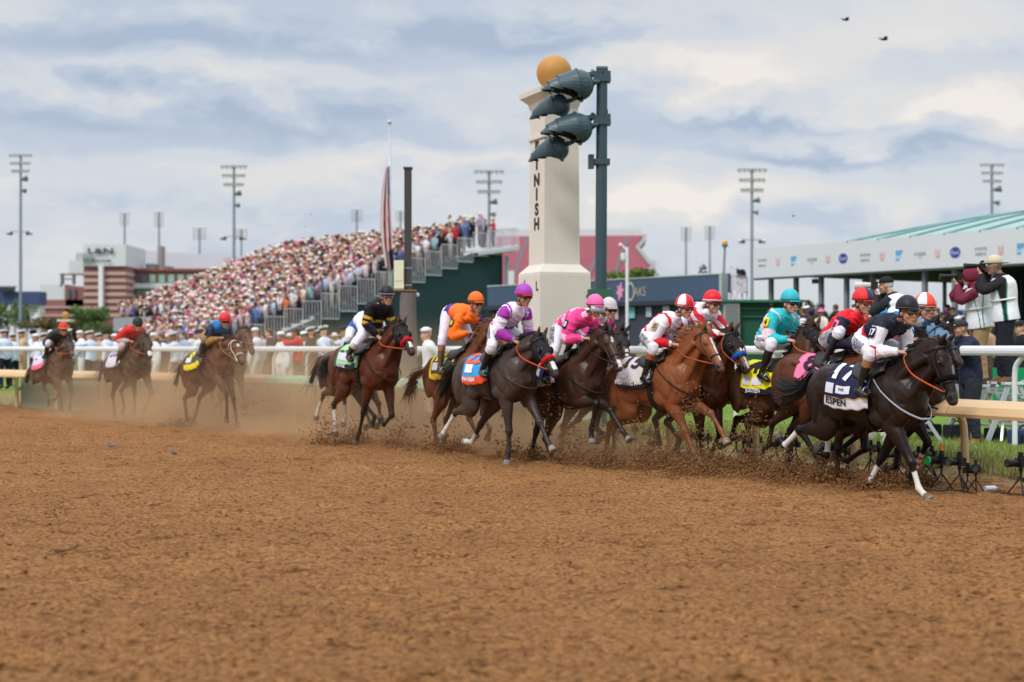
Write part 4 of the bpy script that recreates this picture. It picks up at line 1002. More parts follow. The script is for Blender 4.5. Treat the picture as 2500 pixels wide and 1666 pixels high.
# ------------------------------------------------------------------ horses
CR = {'A': (0, 560, .3443), 'B': (700, 650, .319), 'C': (980, 650, .3318), 'D': (1280, 680, .3125), 'E': (1450, 680, .3188),
      'F': (1780, 680, .319), 'G': (1950, 680, .3571), 'H': (2200, 600, .408), 'Q': (1850, 850, .24876), 'S': (0, 740, .1913)}
class Frame:
    """upright plane along a horse's heading; turns marks on the photograph into places on the horse"""
    def __init__(s, crop, px, Z, th):
        s.crop = crop; s.th = R(th)
        x = px
        s.O = np.array([(x - 1250) / FPX * Z, Z]); s.h = np.array([math.cos(s.th), -math.sin(s.th)]); s.n = np.array([math.sin(s.th), math.cos(s.th)])
    def __call__(s, c, w=0.0):
        if len(c) == 3: cr = CR[c[0]]; c = c[1:]
        else: cr = CR[s.crop]
        px = cr[0] + c[0] * cr[2]; py = cr[1] + c[1] * cr[2]
        r = np.array([(px - 1250) / FPX, 1.0])
        t = (w + s.O @ s.n) / (r @ s.n)
        p = r * t
        return np.array([(p - s.O) @ s.h, w, EYE + (HOR - py) / FPX * t])
    def root(s): return (s.O[0], s.O[1], 0.0), -s.th
COATS = {  # body, points (legs), mane
    'black': ((0.017, 0.0085, 0.006), (0.007, 0.006, 0.006), (0.010, 0.008, 0.008)),
    'darkbay': ((0.045, 0.019, 0.011), (0.012, 0.009, 0.008), (0.012, 0.009, 0.008)),
    'bay': ((0.105, 0.032, 0.014), (0.018, 0.011, 0.009), (0.015, 0.010, 0.009)),
    'redbay': ((0.085, 0.022, 0.010), (0.014, 0.009, 0.008), (0.012, 0.009, 0.008)),
    'chestnut': ((0.205, 0.062, 0.020), (0.215, 0.075, 0.032), (0.26, 0.105, 0.042)),
    'liver': ((0.130, 0.042, 0.017), (0.120, 0.045, 0.020), (0.170, 0.070, 0.030)),
    'roan': ((0.055, 0.037, 0.030), (0.040, 0.030, 0.026), (0.020, 0.016, 0.014)),
    'brown': ((0.075, 0.033, 0.018), (0.030, 0.018, 0.013), (0.02, 0.014, 0.012)),
}
BODY = [(-1.17, 1.28, .06, .06), (-1.11, 1.27, .17, .15), (-1.00, 1.285, .255, .215), (-.86, 1.295, .295, .265), (-.66, 1.275, .29, .262), (-.45, 1.235, .30, .262),
        (-.22, 1.215, .330, .272), (-.02, 1.225, .365, .255), (.13, 1.215, .345, .235), (.25, 1.175, .27, .195), (.335, 1.14, .15, .125)]
def body_map(wt, cr):
    """template (x from withers, z) -> this horse's plane"""
    if cr is None: cr = wt + np.array([-0.9, 0, -0.02])
    d = np.array([wt[0] - cr[0], wt[2] - cr[2]]); L = np.linalg.norm(d)
    sc = min(max(L / 0.90, 1.0), 1.12)
    ang = math.atan2(d[1], d[0]) - math.atan2(0.02, 0.9)
    ang = min(max(ang, R(-12)), R(12))
    ca, sa = math.cos(ang), math.sin(ang)
    def M(x, w, z):
        xx = x * sc; zz = (z - 1.60) * 1.07
        return np.array([wt[0] + xx * ca - zz * sa, w, wt[2] + xx * sa + zz * ca])
    M.ang = ang; M.sc = sc
    return M
def ltube(st, *a, **k):
    return tube([(p, x * (1.17 if x < .09 else 1.08), y * (1.17 if y < .09 else 1.08)) for p, x, y in st], *a, **k)
def clampseg(a, b, nom, lo=0.88, hi=1.14):
    d = b - a; L = np.linalg.norm(d)
    return a + d / max(L, 1e-6) * min(max(L, nom * lo), nom * hi)
def horse(name, fr, S, label, group='racehorses galloping in the race'):
    """S: digitised marks: wt, cr (withers, croup), poll, muz, RF/LF (knee, fetlock, toe), RH/LH (hock, fetlock, toe)"""
    rng = random.Random(sum(map(ord, label)))
    wt = fr(S['wt']); cr = fr(S['cr']) if S.get('cr') else None
    M = body_map(wt, cr)
    poll = fr(S['poll'], 0.0); muz = fr(S['muz'], S.get('turn', -0.03))
    print('%-10s withers z %.2f  croup %s  head %.2f' % (label[:10], wt[2], None if cr is None else (round(float(wt[0] - cr[0]), 2), round(float(cr[2]), 2)), np.linalg.norm(poll - muz)))
    hd = muz - poll; HL = min(max(np.linalg.norm(hd), 0.60), 0.70); HK = HL / .62
    hd /= np.linalg.norm(hd); muz = poll + hd * HL
    hv = np.array([-hd[2], 0, hd[0]]) if False else None
    # ventral side of the head: towards the chest
    lat = np.array([0, 1.0, 0])
    hv = np.cross(hd, lat); hv /= np.linalg.norm(hv)
    if hv[0] * 0.6 + hv[2] > 0: hv = -hv
    hl = np.cross(hd, hv); hl /= np.linalg.norm(hl)
    if hl[1] < 0: hl = -hl
    geos = []
    Y = (0, 1, 0)
    geos.append(tube([(M(x, 0, z), a * 1.07, b * 1.08) for x, z, a, b in BODY], Y, n=3, ring=22))
    # belly keel, wither ridge, quarters, shoulder, breast
    mb = MB()
    pit = Matrix.Rotation(-M.ang, 3, 'Y')
    def E(x, w, z, r, rot=0.0):
        mb.ell(M(x, w * 1.06, z), tuple(q * 1.06 for q in r), M=pit @ Matrix.Rotation(rot, 3, 'Y'), n=14, m=12)
    E(.0, 0, 1.50, (.26, .07, .11))
    for sgn in (-1, 1):
        E(-.93, sgn * .115, 1.24, (.215, .15, .28), 0.15)
        E(-.80, sgn * .15, 1.38, (.20, .105, .17), 0.3)
        E(.08, sgn * .155, 1.24, (.12, .095, .27), -0.35)
        E(.18, sgn * .11, 1.07, (.13, .10, .13))
        E(.02, sgn * .165, 1.02, (.15, .075, .13), 0.5)
        E(.28, sgn * .075, 1.13, (.085, .075, .12))
        E(-.62, sgn * .20, 1.08, (.16, .06, .12))
        E(.045, sgn * .225, 1.16, (.10, .045, .17), -0.30)
        E(-.06, sgn * .215, 1.02, (.13, .05, .09), 0.55)
        E(.17, sgn * .20, 1.20, (.05, .045, .18), -0.38)
        E(-1.02, sgn * .155, 1.20, (.075, .075, .25), 0.05)
        E(-.90, sgn * .225, 1.14, (.07, .05, .22), 0.12)
        E(-.74, sgn * .215, 1.16, (.075, .05, .20), 0.30)
        E(-.66, sgn * .19, 1.46, (.12, .06, .05), 0.1)
        geos.append(tube([(M(.10, sgn * .17, 1.34), .07, .05), (M(.26, sgn * .13, 1.52), .06, .045), (poll * .72 + M(.1, 0, 1.4) * .28 + np.array([0, sgn * .085, -.05]), .05, .035)], (0, 1, 0), n=4, ring=10))
        geos.append(tube([(M(.22, sgn * .15, 1.16), .07, .05), (M(.36, sgn * .11, 1.32), .065, .045), (poll * .70 + M(.3, 0, 1.15) * .30 + np.array([0, sgn * .07, -.08]), .05, .035)], (0, 1, 0), n=4, ring=10))
    geos.append((mb.v, mb.f))
    # neck
    thr = poll + hv * 0.115 - hd * 0.0
    nb = M(.03, 0, 1.27)
    crest = (poll - nb) / np.linalg.norm(poll - nb)
    up = np.array([-crest[2], 0, crest[0]]) * -1
    up = up if up[2] > 0 else -up
    nst = [(nb, .33, .185), (nb * .72 + thr * .28 + up * .00, .275, .145), (nb * .45 + thr * .55 + up * .02, .215, .108), (nb * .18 + thr * .82 + up * .02, .160, .086), (thr + hd * .03, .118, .078)]
    geos.append(tube(nst, Y, n=4, ring=18))
    # head
    hst = [(-.03, .055, .055, 0), (.06, .095, .080, 0), (.18, .122, .095, 0), (.32, .120, .092, 0), (.45, .098, .072, 0), (.60, .078, .056, 0), (.76, .066, .050, 0), (.88, .066, .054, 0), (.96, .055, .050, 0), (1.0, .034, .038, 0)]
    geos.append(tube([(poll + hd * (t * HL) + hv * a * 0.98 * HK, a * HK, b * HK) for t, a, b, _ in hst], hl, n=3, ring=16))
    hb = MB()
    HM = Matrix((Vector(hd), Vector(hl), Vector(hv))).transposed()
    for sgn in (-1, 1):
        hb.ell(poll + hd * .27 * HL + hv * .15 * HK + hl * sgn * .052, (.095, .05, .082), M=HM)       # jowl
        hb.ell(poll + hd * .34 * HL + hv * .045 + hl * sgn * .072, (.045, .022, .024), M=HM)       # brow
        hb.ell(poll + hd * .92 * HL + hv * .045 + hl * sgn * .040, (.034, .020, .026), M=HM)       # nostril rim
    hb.ell(poll + hd * .95 * HL + hv * .105, (.05, .036, .028), M=HM)                                # chin
    geos.append((hb.v, hb.f))
    for sgn in (-1, 1):
        e0 = poll + hd * .015 + hv * .03 + hl * sgn * .05
        edir = -hv * .80 - hd * (.75 if S.get('earback', 0) else .38) + hl * sgn * .10
        edir /= np.linalg.norm(edir)
        geos.append(tube([(e0, .035, .022), (e0 + edir * .05, .038, .022), (e0 + edir * .10, .030, .018), (e0 + edir * .155, .008, .007)], hl, n=3, ring=10))
    # legs
    cols = []   # (polyline, kind)
    legs = {}
    for k in ('RF', 'LF'):
        sg = -1 if k == 'RF' else 1
        kn, ft, toe = [fr(c, sg * .13) for c in S[k]]
        sh = M(.19, sg * .13, 1.12); el = M(.02, sg * .15, .95)
        sw = min(max((kn[0] - el[0]) * .22, -.06), .14)
        el = el + np.array([sw, 0, abs(sw) * .2])
        kn = clampseg(el, kn, .46); ft = clampseg(kn, ft, .33); toe = clampseg(ft, toe, .215)
        legs[k] = (el, kn, ft, toe)
        d1 = kn - el
        dq = (toe - ft) / np.linalg.norm(toe - ft)
        geos.append(ltube([(M(-.05, sg * .13, 1.42), .12, .06), (sh, .135, .095), (el, .115, .085), (el + d1 * .3, .086, .072), (el + d1 * .62, .060, .054), (el + d1 * .86, .046, .044), (kn, .049, .048),
                          (kn + (ft - kn) * .14, .036, .036), (kn + (ft - kn) * .35, .030, .026), (kn + (ft - kn) * .8, .030, .026), (ft, .038, .035)], Y, n=4, ring=14))
        geos.append(ltube([(ft - dq * .02, .034, .032), (ft + dq * .05, .030, .030), (ft + dq * .10, .034, .036), (ft + dq * .12, .042, .042), (ft + dq * .200, .056, .053)], Y, n=2, ring=14, cap=0.05))
    for k in ('RH', 'LH'):
        sg = -1 if k == 'RH' else 1
        hk, ft, toe = [fr(c, sg * .13) for c in S[k]]
        hip = M(-.84, sg * .12, 1.27)
        st = ik(hip, hk, .43, .47, (1, 0, .05)); st = np.array(st); st[1] = sg * .165
        hk2 = clampseg(st, hk, .49); hk = hk2; ft = clampseg(hk, ft, .41); toe = clampseg(ft, toe, .215)
        legs[k] = (st, hk, ft, toe)
        d1 = hk - st; dq = (toe - ft) / np.linalg.norm(toe - ft)
        geos.append(ltube([(hip + np.array([-.02, 0, .05]), .24, .10), (hip * .45 + st * .55, .215, .105), (st, .155, .095), (st + d1 * .3, .112, .075), (st + d1 * .6, .072, .052), (st + d1 * .88, .047, .038), (hk, .056, .043),
                          (hk + (ft - hk) * .14, .043, .036), (hk + (ft - hk) * .35, .034, .029), (hk + (ft - hk) * .8, .032, .028), (ft, .041, .036)], Y, n=4, ring=14))
        bk = d1 / np.linalg.norm(d1); pt = np.array([-.06, 0, 0.03]) + bk * -.02
        geos.append(tube([(hk + bk * -.12 + np.array([-.02, 0, 0]), .02, .02), (hk + np.array([-bk[2], 0, bk[0]]) * (-.042) , .026, .026), (hk + (ft - hk) * .12, .02, .02)], Y, n=3, ring=8))
        geos.append(ltube([(ft - dq * .02, .036, .033), (ft + dq * .05, .032, .031), (ft + dq * .10, .036, .037), (ft + dq * .12, .043, .043), (ft + dq * .200, .057, .054)], Y, n=2, ring=14, cap=0.05))
        print('   ', k, 'gaskin %.2f cannon %.2f' % (np.linalg.norm(hk - st), np.linalg.norm(ft - hk)), 'toe z %.2f' % toe[2])
    for k in ('RF', 'LF'): print('   ', k, 'forearm %.2f cannon %.2f' % (np.linalg.norm(legs[k][1] - legs[k][0]), np.linalg.norm(legs[k][2] - legs[k][1])), 'toe z %.2f' % legs[k][3][2])
    far = S.get('far', 0)
    me = remesh(geos, .019 if far else .0130, smooth=4, sf=0.5, name='body')
    co = vco(me)
    base, pts, mane = [np.array(c) for c in COATS[S['coat']]]
    col = np.tile(base, (len(co), 1))
    nrm = np.sin(co[:, 0] * 7 + co[:, 2] * 5) * .04 + 1
    col *= nrm[:, None]
    # belly and elbow pits a little paler/duller on bays, legs darker to the hoof
    for k, (a, b, c_, d_) in legs.items():
        front = k[1] == 'F'
        t1, r1 = seg_t(co, a, b); t2, r2 = seg_t(co, b, c_); t3, r3 = seg_t(co, c_, d_)
        inl = (r1 < .12) | (r2 < .085) | (r3 < .10)
        dmin = np.minimum(np.minimum(r1, r2), r3)
        g = np.where(r3 <= dmin + 1e-6, 2 + np.clip(t3, 0, 1), np.where(r2 <= dmin + 1e-6, 1 + np.clip(t2, 0, 1), np.clip(t1, 0, 1)))
        # keep to this leg only
        same = (co[:, 1] * (1 if k[0] == 'L' else -1)) > -.02
        inl &= same & (co[:, 2] < 1.02)
        f = np.clip((g - .45) / .35, 0, 1) * inl
        col = col * (1 - f[:, None]) + pts * f[:, None]
        sock = S.get('sock', {}).get(k)
        if sock is not None:
            on = inl & (g > sock) & (g < 2.55)
            col[on] = (0.62, 0.58, 0.52) if sock > 1.0 else (0.62, 0.58, 0.52)
        wrap = S.get('wrap', {}).get(k)
        if wrap is not None:
            on = inl & (g > wrap[0]) & (g < wrap[1])
            wc = np.array(wrap[2])
            col[on] = wc
            if len(wrap) > 3:
                st_ = on & ((g * 9).astype(int) % 2 == 0)
                col[st_] = np.array(wrap[3])
        hoof = inl & (r3 < .10) & (t3 > .58)
        hc = S.get('hoof', (0.13, 0.105, 0.085))
        col[hoof] = hc
        col[hoof & (t3 > .9)] = (0.20, 0.16, 0.12)
    # head: dark muzzle, blaze
    hp = co - poll
    ht = hp @ hd / HL; hn = hp @ hv; hw = hp @ hl
    head = (ht > .05) & (ht < 1.15) & (hn > -.06) & (hn < .26) & (abs(hw) < .13)
    mz = head & (ht > .83)
    col[mz] = col[mz] * .35 + np.array(S.get('muzcol', (0.034, 0.027, 0.025))) * .65
    nos = head & (ht > .88) & (ht < .955) & (hn > .022) & (hn < .068) & (abs(hw) > .030)
    col[nos] = (0.004, 0.003, 0.003)
    mouth = head & (ht > .84) & (abs(hn - .098) < .008)
    col[mouth] = (0.01, 0.008, 0.008)
    for (t0, t1_, wd, hmax) in S.get('blaze', []):
        b_ = head & (ht > t0) & (ht < t1_) & (hn < hmax) & (abs(hw + 0.003 * np.sin(ht * 40)) < wd)
        col[b_] = (0.68, 0.62, 0.58)
    setcol(me, np.clip(col, 0.002, 1))
    loc, rz = fr.root()
    root = empty(name, loc, rz, label, 'horse', group)
    coat_m = mat('horse_coat', (1, 1, 1), rough=.38, spec=.24, var=.38, vs=4, bump=.45, bs=7, vcol=True, dust=.05) if not far else mat('horse_coat_dusty', (1, 1, 1), rough=.55, spec=.25, var=.2, vs=5, vcol=True, dust=.7)
    link('body', me, coat_m, root)
    black = mat('black_leather', (0.012, 0.011, 0.011), rough=.45, spec=.5)
    hair = mat('hair_%s' % S['coat'], tuple(mane), rough=.5, spec=.4, var=.4, vs=30)
    # eyes
    for sgn in (-1, 1):
        e = MB(); e.ell(poll + hd * .335 * HL + hv * .060 * HK + hl * sgn * .084 * HK, (.021, .013, .016), M=HM, n=10, m=8)
        e.build('eye', mat('horse_eye', (0.006, 0.004, 0.003), rough=.08, spec=.8, var=0), root, smooth=True)
    # mane
    mm = MB()
    crestpts = [poll + hd * .02, poll + (nb - poll) * .28 + up * .155, poll + (nb - poll) * .55 + up * .19, poll + (nb - poll) * .85 + up * .255, M(.02, 0, 1.585)]
    cs = crom(crestpts, 16 if not far else 8)
    for i, p in enumerate(cs[:-2]):
        for q in range(3):
            ln = rng.uniform(.07, .15) * S.get('manelen', 1)
            back = np.array([-.75, 0, .25 + rng.uniform(-.2, .5) * S.get('fly', 1)]); back /= np.linalg.norm(back)
            side = rng.choice((-1, 1)) if rng.random() < .4 else -1
            o1 = p + np.array([rng.uniform(-.02, .02), rng.uniform(-.018, .018), -.03])
            m1 = o1 + np.array([0, 0, .035]) + back * ln * .5 + np.array([0, side * .02, 0])
            t1_ = m1 + back * ln * .5 + np.array([0, side * rng.uniform(.01, .045), -rng.uniform(.02, .06)])
            mm.geo(tube([(o1, .014, .008), (m1, .013, .007), (t1_, .003, .003)], (.1, .9, .1), n=2, ring=5))
    for q in range(10 if not far else 4):      # forelock
        o1 = poll - hd * .01 + hl * rng.uniform(-.03, .03) - hv * .01
        mm.geo(tube([(o1, .012, .008), (o1 - hv * .03 + hd * .05 + hl * rng.uniform(-.02, .02), .012, .008), (o1 + hd * rng.uniform(.10, .17) + hl * rng.uniform(-.05, .05), .003, .003)], hl, n=2, ring=5))
    mm.build('mane', hair, root, smooth=True, fix=False)
    # tail
    tm = MB()
    tb = M(-1.13, 0, 1.42)
    tp = S.get('tail')
    if tp: tpts = [tb] + [fr(c, .0) for c in tp]
    else: tpts = [tb, tb + np.array([-.18, 0, .04]), tb + np.array([-.40, 0, -.14]), tb + np.array([-.58, 0, -.42])]
    core = crom(tpts, 6)
    nc = len(core)
    tm.geo(tube([(p, .042 * (1 - .75 * i / nc) + .006, .036 * (1 - .75 * i / nc) + .006) for i, p in enumerate(core[::3])], Y, n=2, ring=8))
    for q in range(170 if not far else 45):
        dv = np.array([rng.gauss(0, 1), rng.gauss(0, 1), rng.gauss(0, 1)])
        i0 = rng.randrange(0, nc // 2); pts_ = []
        end = rng.randrange(int(nc * .72), nc)
        for i in range(i0, end, max(1, (end - i0) // 4)):
            f = (i - i0) / max(1, nc - i0)
            sp = .022 + .10 * f ** 1.1
            pts_.append((core[i] + dv * sp * np.array([.7, .8, 1]) * .8, .0065 * (1 - .6 * f), .0065 * (1 - .6 * f)))
        lastp = pts_[-1][0] + (core[end - 1] - core[max(0, end - 3)]) * rng.uniform(.5, 2.0) + dv * .03
        pts_.append((lastp, .002, .002))
        if len(pts_) > 2: tm.geo(tube(pts_, Y, n=2, ring=4))
    tm.build('tail', hair, root, smooth=True, fix=False)
    # saddle cloth -------------------------------------------------
    def skin(x, s, off=0.012):
        """x along the body, s = distance down the side from the spine (negative: right side)"""
        xs = [b[0] for b in BODY]
        zc = np.interp(x, xs, [b[1] for b in BODY]); a = np.interp(x, xs, [b[2] for b in BODY]) * 1.07; b = np.interp(x, xs, [b[3] for b in BODY]) * 1.10
        a += off + .004; b += off + .008
        ang = abs(s) / (.5 * (a + b))
        return M(x, math.copysign(b * math.sin(min(ang, 1.75)) + max(0, ang - 1.2) * .03, s), zc + a * math.cos(ang) / 1.07)
    if 'cloth' in S:
        cl = S['cloth']
        x0, x1 = cl.get('x', (-.78, -.18)); dep = cl.get('dep', .52)
        nu, nv = 16, 34
        cb = MB(); grid = {}
        for layer, off in ((0, .014), (1, .024)):
            for i in range(nu + 1):
                for j in range(-nv, nv + 1):
                    u = x0 + (x1 - x0) * i / nu; s_ = dep * j / nv
                    u += .05 * abs(j / nv) * (cl.get('slant', 1))
                    rip = .006 * math.sin(i * 1.3 + j * .35) * abs(j / nv) + .010 * math.sin(i * .9 + 1) * max(0, abs(j / nv) - .6)
                    grid[layer, i, j] = len(cb.v); cb.v.append(tuple(skin(u, s_, off + rip + .02 * max(0, abs(j / nv) - .7))))
        band = cl.get('band', 0)
        for i in range(nu):
            for j in range(-nv, nv):
                jj = abs(j + .5) / nv
                k = 0
                if band and jj > 1 - band: k = 1
                if cl.get('edge') and (i < 1 or i >= nu - 1): k = 2
                if cl.get('line') and abs(jj - (1 - band)) < .02: k = 3
                cb.f.append([grid[1, i, j], grid[1, i + 1, j], grid[1, i + 1, j + 1], grid[1, i, j + 1]]); cb.m.append(k)
                cb.f.append([grid[0, i, j], grid[0, i, j + 1], grid[0, i + 1, j + 1], grid[0, i + 1, j]]); cb.m.append(k)
        rim = [(i, -nv) for i in range(nu + 1)] + [(nu, j) for j in range(-nv, nv + 1)] + [(i, nv) for i in range(nu, -1, -1)] + [(0, j) for j in range(nv, -nv - 1, -1)]
        for a_, b_ in zip(rim, rim[1:]):
            if a_ != b_: cb.f.append([grid[0, a_[0], a_[1]], grid[0, b_[0], b_[1]], grid[1, b_[0], b_[1]], grid[1, a_[0], a_[1]]]); cb.m.append(1 if band and abs(a_[1]) == nv else 0)
        def cm(c, nm='cloth'): return mat('%s_%02x%02x%02x' % ((nm,) + tuple(int(v) for v in c)), lin(c), rough=.7, spec=.2, var=.08, bump=.25, bs=14)
        cloth = cb.build('saddle_cloth', [cm(cl['col']), cm(cl.get('bandcol', cl['col'])), cm(cl.get('edge') or cl['col']), cm(cl.get('line') or cl['col'])], root, smooth=True)
        xm = (x0 + x1) / 2
        for (txt, u, v, size, c, kw) in cl.get('text', []):
            f = lambda a, b, u=u, v=v: tuple(skin(x0 + u + a + .05 * (v - b) / dep, -(v - b), .036 + .02 * max(0, (v - b) / dep - .7)))
            place_text(txt, size, f, 'number' if txt.strip().isdigit() else 'lettering', cm(c, 'print'), cloth, bold=.03, **kw)
        for (u, v, w_, h_, c) in cl.get('patch', []):
            pb = MB(); n_ = 4
            for i in range(n_ + 1):
                for j in range(n_ + 1):
                    a = -w_ / 2 + w_ * i / n_; b = -h_ / 2 + h_ * j / n_
                    pb.v.append(tuple(skin(x0 + u + a + .05 * (v - b) / dep, -(v - b), .033 + .02 * max(0, (v - b) / dep - .7))))
            for i in range(n_):
                for j in range(n_):
                    q = i * (n_ + 1) + j; pb.f.append([q, q + n_ + 1, q + n_ + 2, q + 1]); pb.m.append(0)
            pb.build('patch', cm(c, 'print'), cloth, smooth=True, fix=False)
    # saddle, girth
    sb = MB()
    scol = S.get('pad', (40, 36, 34))
    for layer, off, sp in ((0, .028, .24), (1, .052, .18)):
        pass
    nu, nv = 8, 12; g_ = {}
    for layer in (0, 1):
        for i in range(nu + 1):
            for j in range(-nv, nv + 1):
                u = -.50 + .44 * i / nu; s_ = (.27 + .10 * math.sin(math.pi * i / nu)) * j / nv
                g_[layer, i, j] = len(sb.v)
                sb.v.append(tuple(skin(u + .10 * abs(j / nv), s_, .026 + layer * (.022 + .02 * math.cos(math.pi * .5 * j / nv) * (1 if i in (0, 1, nu) else .3)))))
    for i in range(nu):
        for j in range(-nv, nv):
            sb.f.append([g_[1, i, j], g_[1, i + 1, j], g_[1, i + 1, j + 1], g_[1, i, j + 1]]); sb.m.append(0)
            sb.f.append([g_[0, i, j], g_[0, i, j + 1], g_[0, i + 1, j + 1], g_[0, i + 1, j]]); sb.m.append(0)
    rim = [(i, -nv) for i in range(nu + 1)] + [(nu, j) for j in range(-nv, nv + 1)] + [(i, nv) for i in range(nu, -1, -1)] + [(0, j) for j in range(nv, -nv - 1, -1)]
    for a_, b_ in zip(rim, rim[1:]):
        if a_ != b_: sb.f.append([g_[0, a_[0], a_[1]], g_[0, b_[0], b_[1]], g_[1, b_[0], b_[1]], g_[1, a_[0], a_[1]]]); sb.m.append(0)
    sb.build('saddle', mat('saddle_%d_%d_%d' % scol, lin(scol), rough=.5, spec=.4), root, smooth=True)
    gb = MB(); ringp = []
    for i in range(41):
        s_ = -math.pi + 2 * math.pi * i / 40
        x = -.16
        zc = 1.215; a = .352 * 1.07; b = .302
        ringp.append((M(x + .05 * math.cos(s_), b * math.sin(s_) * 1.02, zc + a * math.cos(s_) / 1.07), .006, .038))
    prs = [r[0] for r in ringp]
    vs = []; fs = []
    for i, p in enumerate(prs):
        out = np.array([0, p[1], p[2] - M(-.16, 0, 1.215)[2]]); out /= np.linalg.norm(out)
        for dx, oo in ((-.04, .004), (.04, .004), (.04, .016), (-.04, .016)):
            vs.append(p + out * oo + np.array([dx, 0, 0]))
    for i in range(40):
        for k in range(4): fs.append((i * 4 + k, i * 4 + (k + 1) % 4, i * 4 + 4 + (k + 1) % 4, i * 4 + 4 + k))
    gb.add(vs, fs); gb.build('girth', mat('girth_%d_%d_%d' % S.get('girth', (20, 20, 22)), lin(S.get('girth', (20, 20, 22))), rough=.6), root, smooth=False)
    # bridle -------------------------------------------------------
    bm_ = black if not S.get('bridle') else mat('bridle_%d_%d_%d' % S['bridle'], lin(S['bridle']), rough=.6)
    bb = MB()
    def hpnt(t, dn, w): return poll + hd * t * HL + hv * dn * HK + hl * w * HK
    def loop(t, depth, wid, r=.009, tilt=0.0, grow=1.10):
        depth = depth * HK; wid = wid * HK
        pts_ = []
        for i in range(17):
            a = 2 * math.pi * i / 16
            pts_.append((hpnt(t + tilt * math.cos(a) / HL, depth - depth * grow * math.cos(a), wid * grow * math.sin(a)), r * .6, r))
        return tube(pts_, hd, n=1, ring=6)
    bb.geo(loop(.10, .105, .092, .011))
    bb.geo(loop(.66, .074, .056, .011))
    for sgn in (-1, 1):
        bb.geo(tube([(hpnt(.08, .02, sgn * .085), .004, .009), (hpnt(.25, .10, sgn * .103), .004, .009), (hpnt(.5, .10, sgn * .08), .004, .009), (hpnt(.80, .088, sgn * .064), .004, .009)], hv, n=3, ring=6))
        bb.cyl(hpnt(.80, .09, sgn * .060), hpnt(.80, .09, sgn * .072), .03, n=12)
    bb.geo(tube([(hpnt(.22, .21, -.09), .004, .008), (hpnt(.3, .25, 0), .004, .008), (hpnt(.22, .21, .09), .004, .008)], hd, n=3, ring=6))
    bb.build('bridle', bm_, root, smooth=True, fix=False)
    if S.get('roll'):
        rb = MB(); rb.geo(loop(.60, .078, .060, .034, grow=1.12)); rb.build('noseband', mat('fleece_%d_%d_%d' % S['roll'], lin(S['roll']), rough=.95, spec=.1, var=.25, vs=60, bump=.8, bs=120), root, smooth=True, fix=False)
    if S.get('hood'):
        hs = [(-.05, .06, .06), (.06, .097, .083), (.18, .124, .098), (.32, .122, .095), (.44, .102, .076), (.50, .092, .069)]
        hm = mat('hood_%d_%d_%d' % S['hood'], lin(S['hood']), rough=.75, spec=.3, bump=.3, bs=25)
        hbm = MB(); hbm.geo(tube([(poll + hd * (t * HL) + hv * a * 0.97 - hd * .0, a + .008, b + .008) for t, a, b in [(q[0], q[1] * HK, q[2] * HK) for q in hs]], hl, n=3, ring=20, cap=.01))
        for sgn in (-1, 1):
            hbm.ell(hpnt(.27, .145, sgn * .052), (.09, .052, .082), M=HM, n=12, m=8)
            c_ = hpnt(.335, .060, sgn * .094)
            hbm.geo(tube([(c_ + (hd * math.cos(a) * .048 + hv * math.sin(a) * .042), .012, .012) for a in [2 * math.pi * i / 12 for i in range(13)]], hl, n=1, ring=6))
        hbm.geo(tube([(hpnt(.03, .10, 0) - hd * .02, .105, .082), (poll * .9 + nb * .1 + hv * .11 , .11, .085)], Y, n=2, ring=18, cap=.01))
        hoodo = hbm.build('blinker_hood', hm, root, smooth=True, fix=False)
        for sgn in (-1, 1):   # open eye holes: coat shows through
            e = MB(); e.ell(hpnt(.335, .060, sgn * .094), (.043, .012, .038), M=HM, n=12, m=8)
            e.build('eye_opening', mat('brow_%s' % S['coat'], tuple(base * .9), rough=.5), hoodo, smooth=True)
            e = MB(); e.ell(hpnt(.335, .060, sgn * .104), (.019, .010, .015), M=HM, n=10, m=8)
            e.build('eye', mat('horse_eye', (0.006, 0.004, 0.003)), hoodo, smooth=True)
    if S.get('martingale', True):
        yb = MB()
        for sgn in (-1, 1):
            yb.geo(tube([(M(-.16, sgn * .20, 1.48), .005, .013), (M(.06, sgn * .292, 1.30), .005, .013), (M(.27, sgn * .245, 1.13), .005, .013), (M(.40, sgn * .10, 1.03), .005, .013), (M(.42, 0, 1.02), .005, .013)], (0, sgn * .3, 1), n=4, ring=6))
        yb.build('neck_strap', mat('strap_%d_%d_%d' % S.get('yoke', (40, 26, 20)), lin(S.get('yoke', (40, 26, 20))), rough=.5), root, smooth=True, fix=False)
    return dict(root=root, M=M, fr=fr, poll=poll, hd=hd, hv=hv, hl=hl, HL=HL, hp=hpnt, skin=skin, S=S, nb=nb, up=up, cm=cm if 'cloth' in S else None)
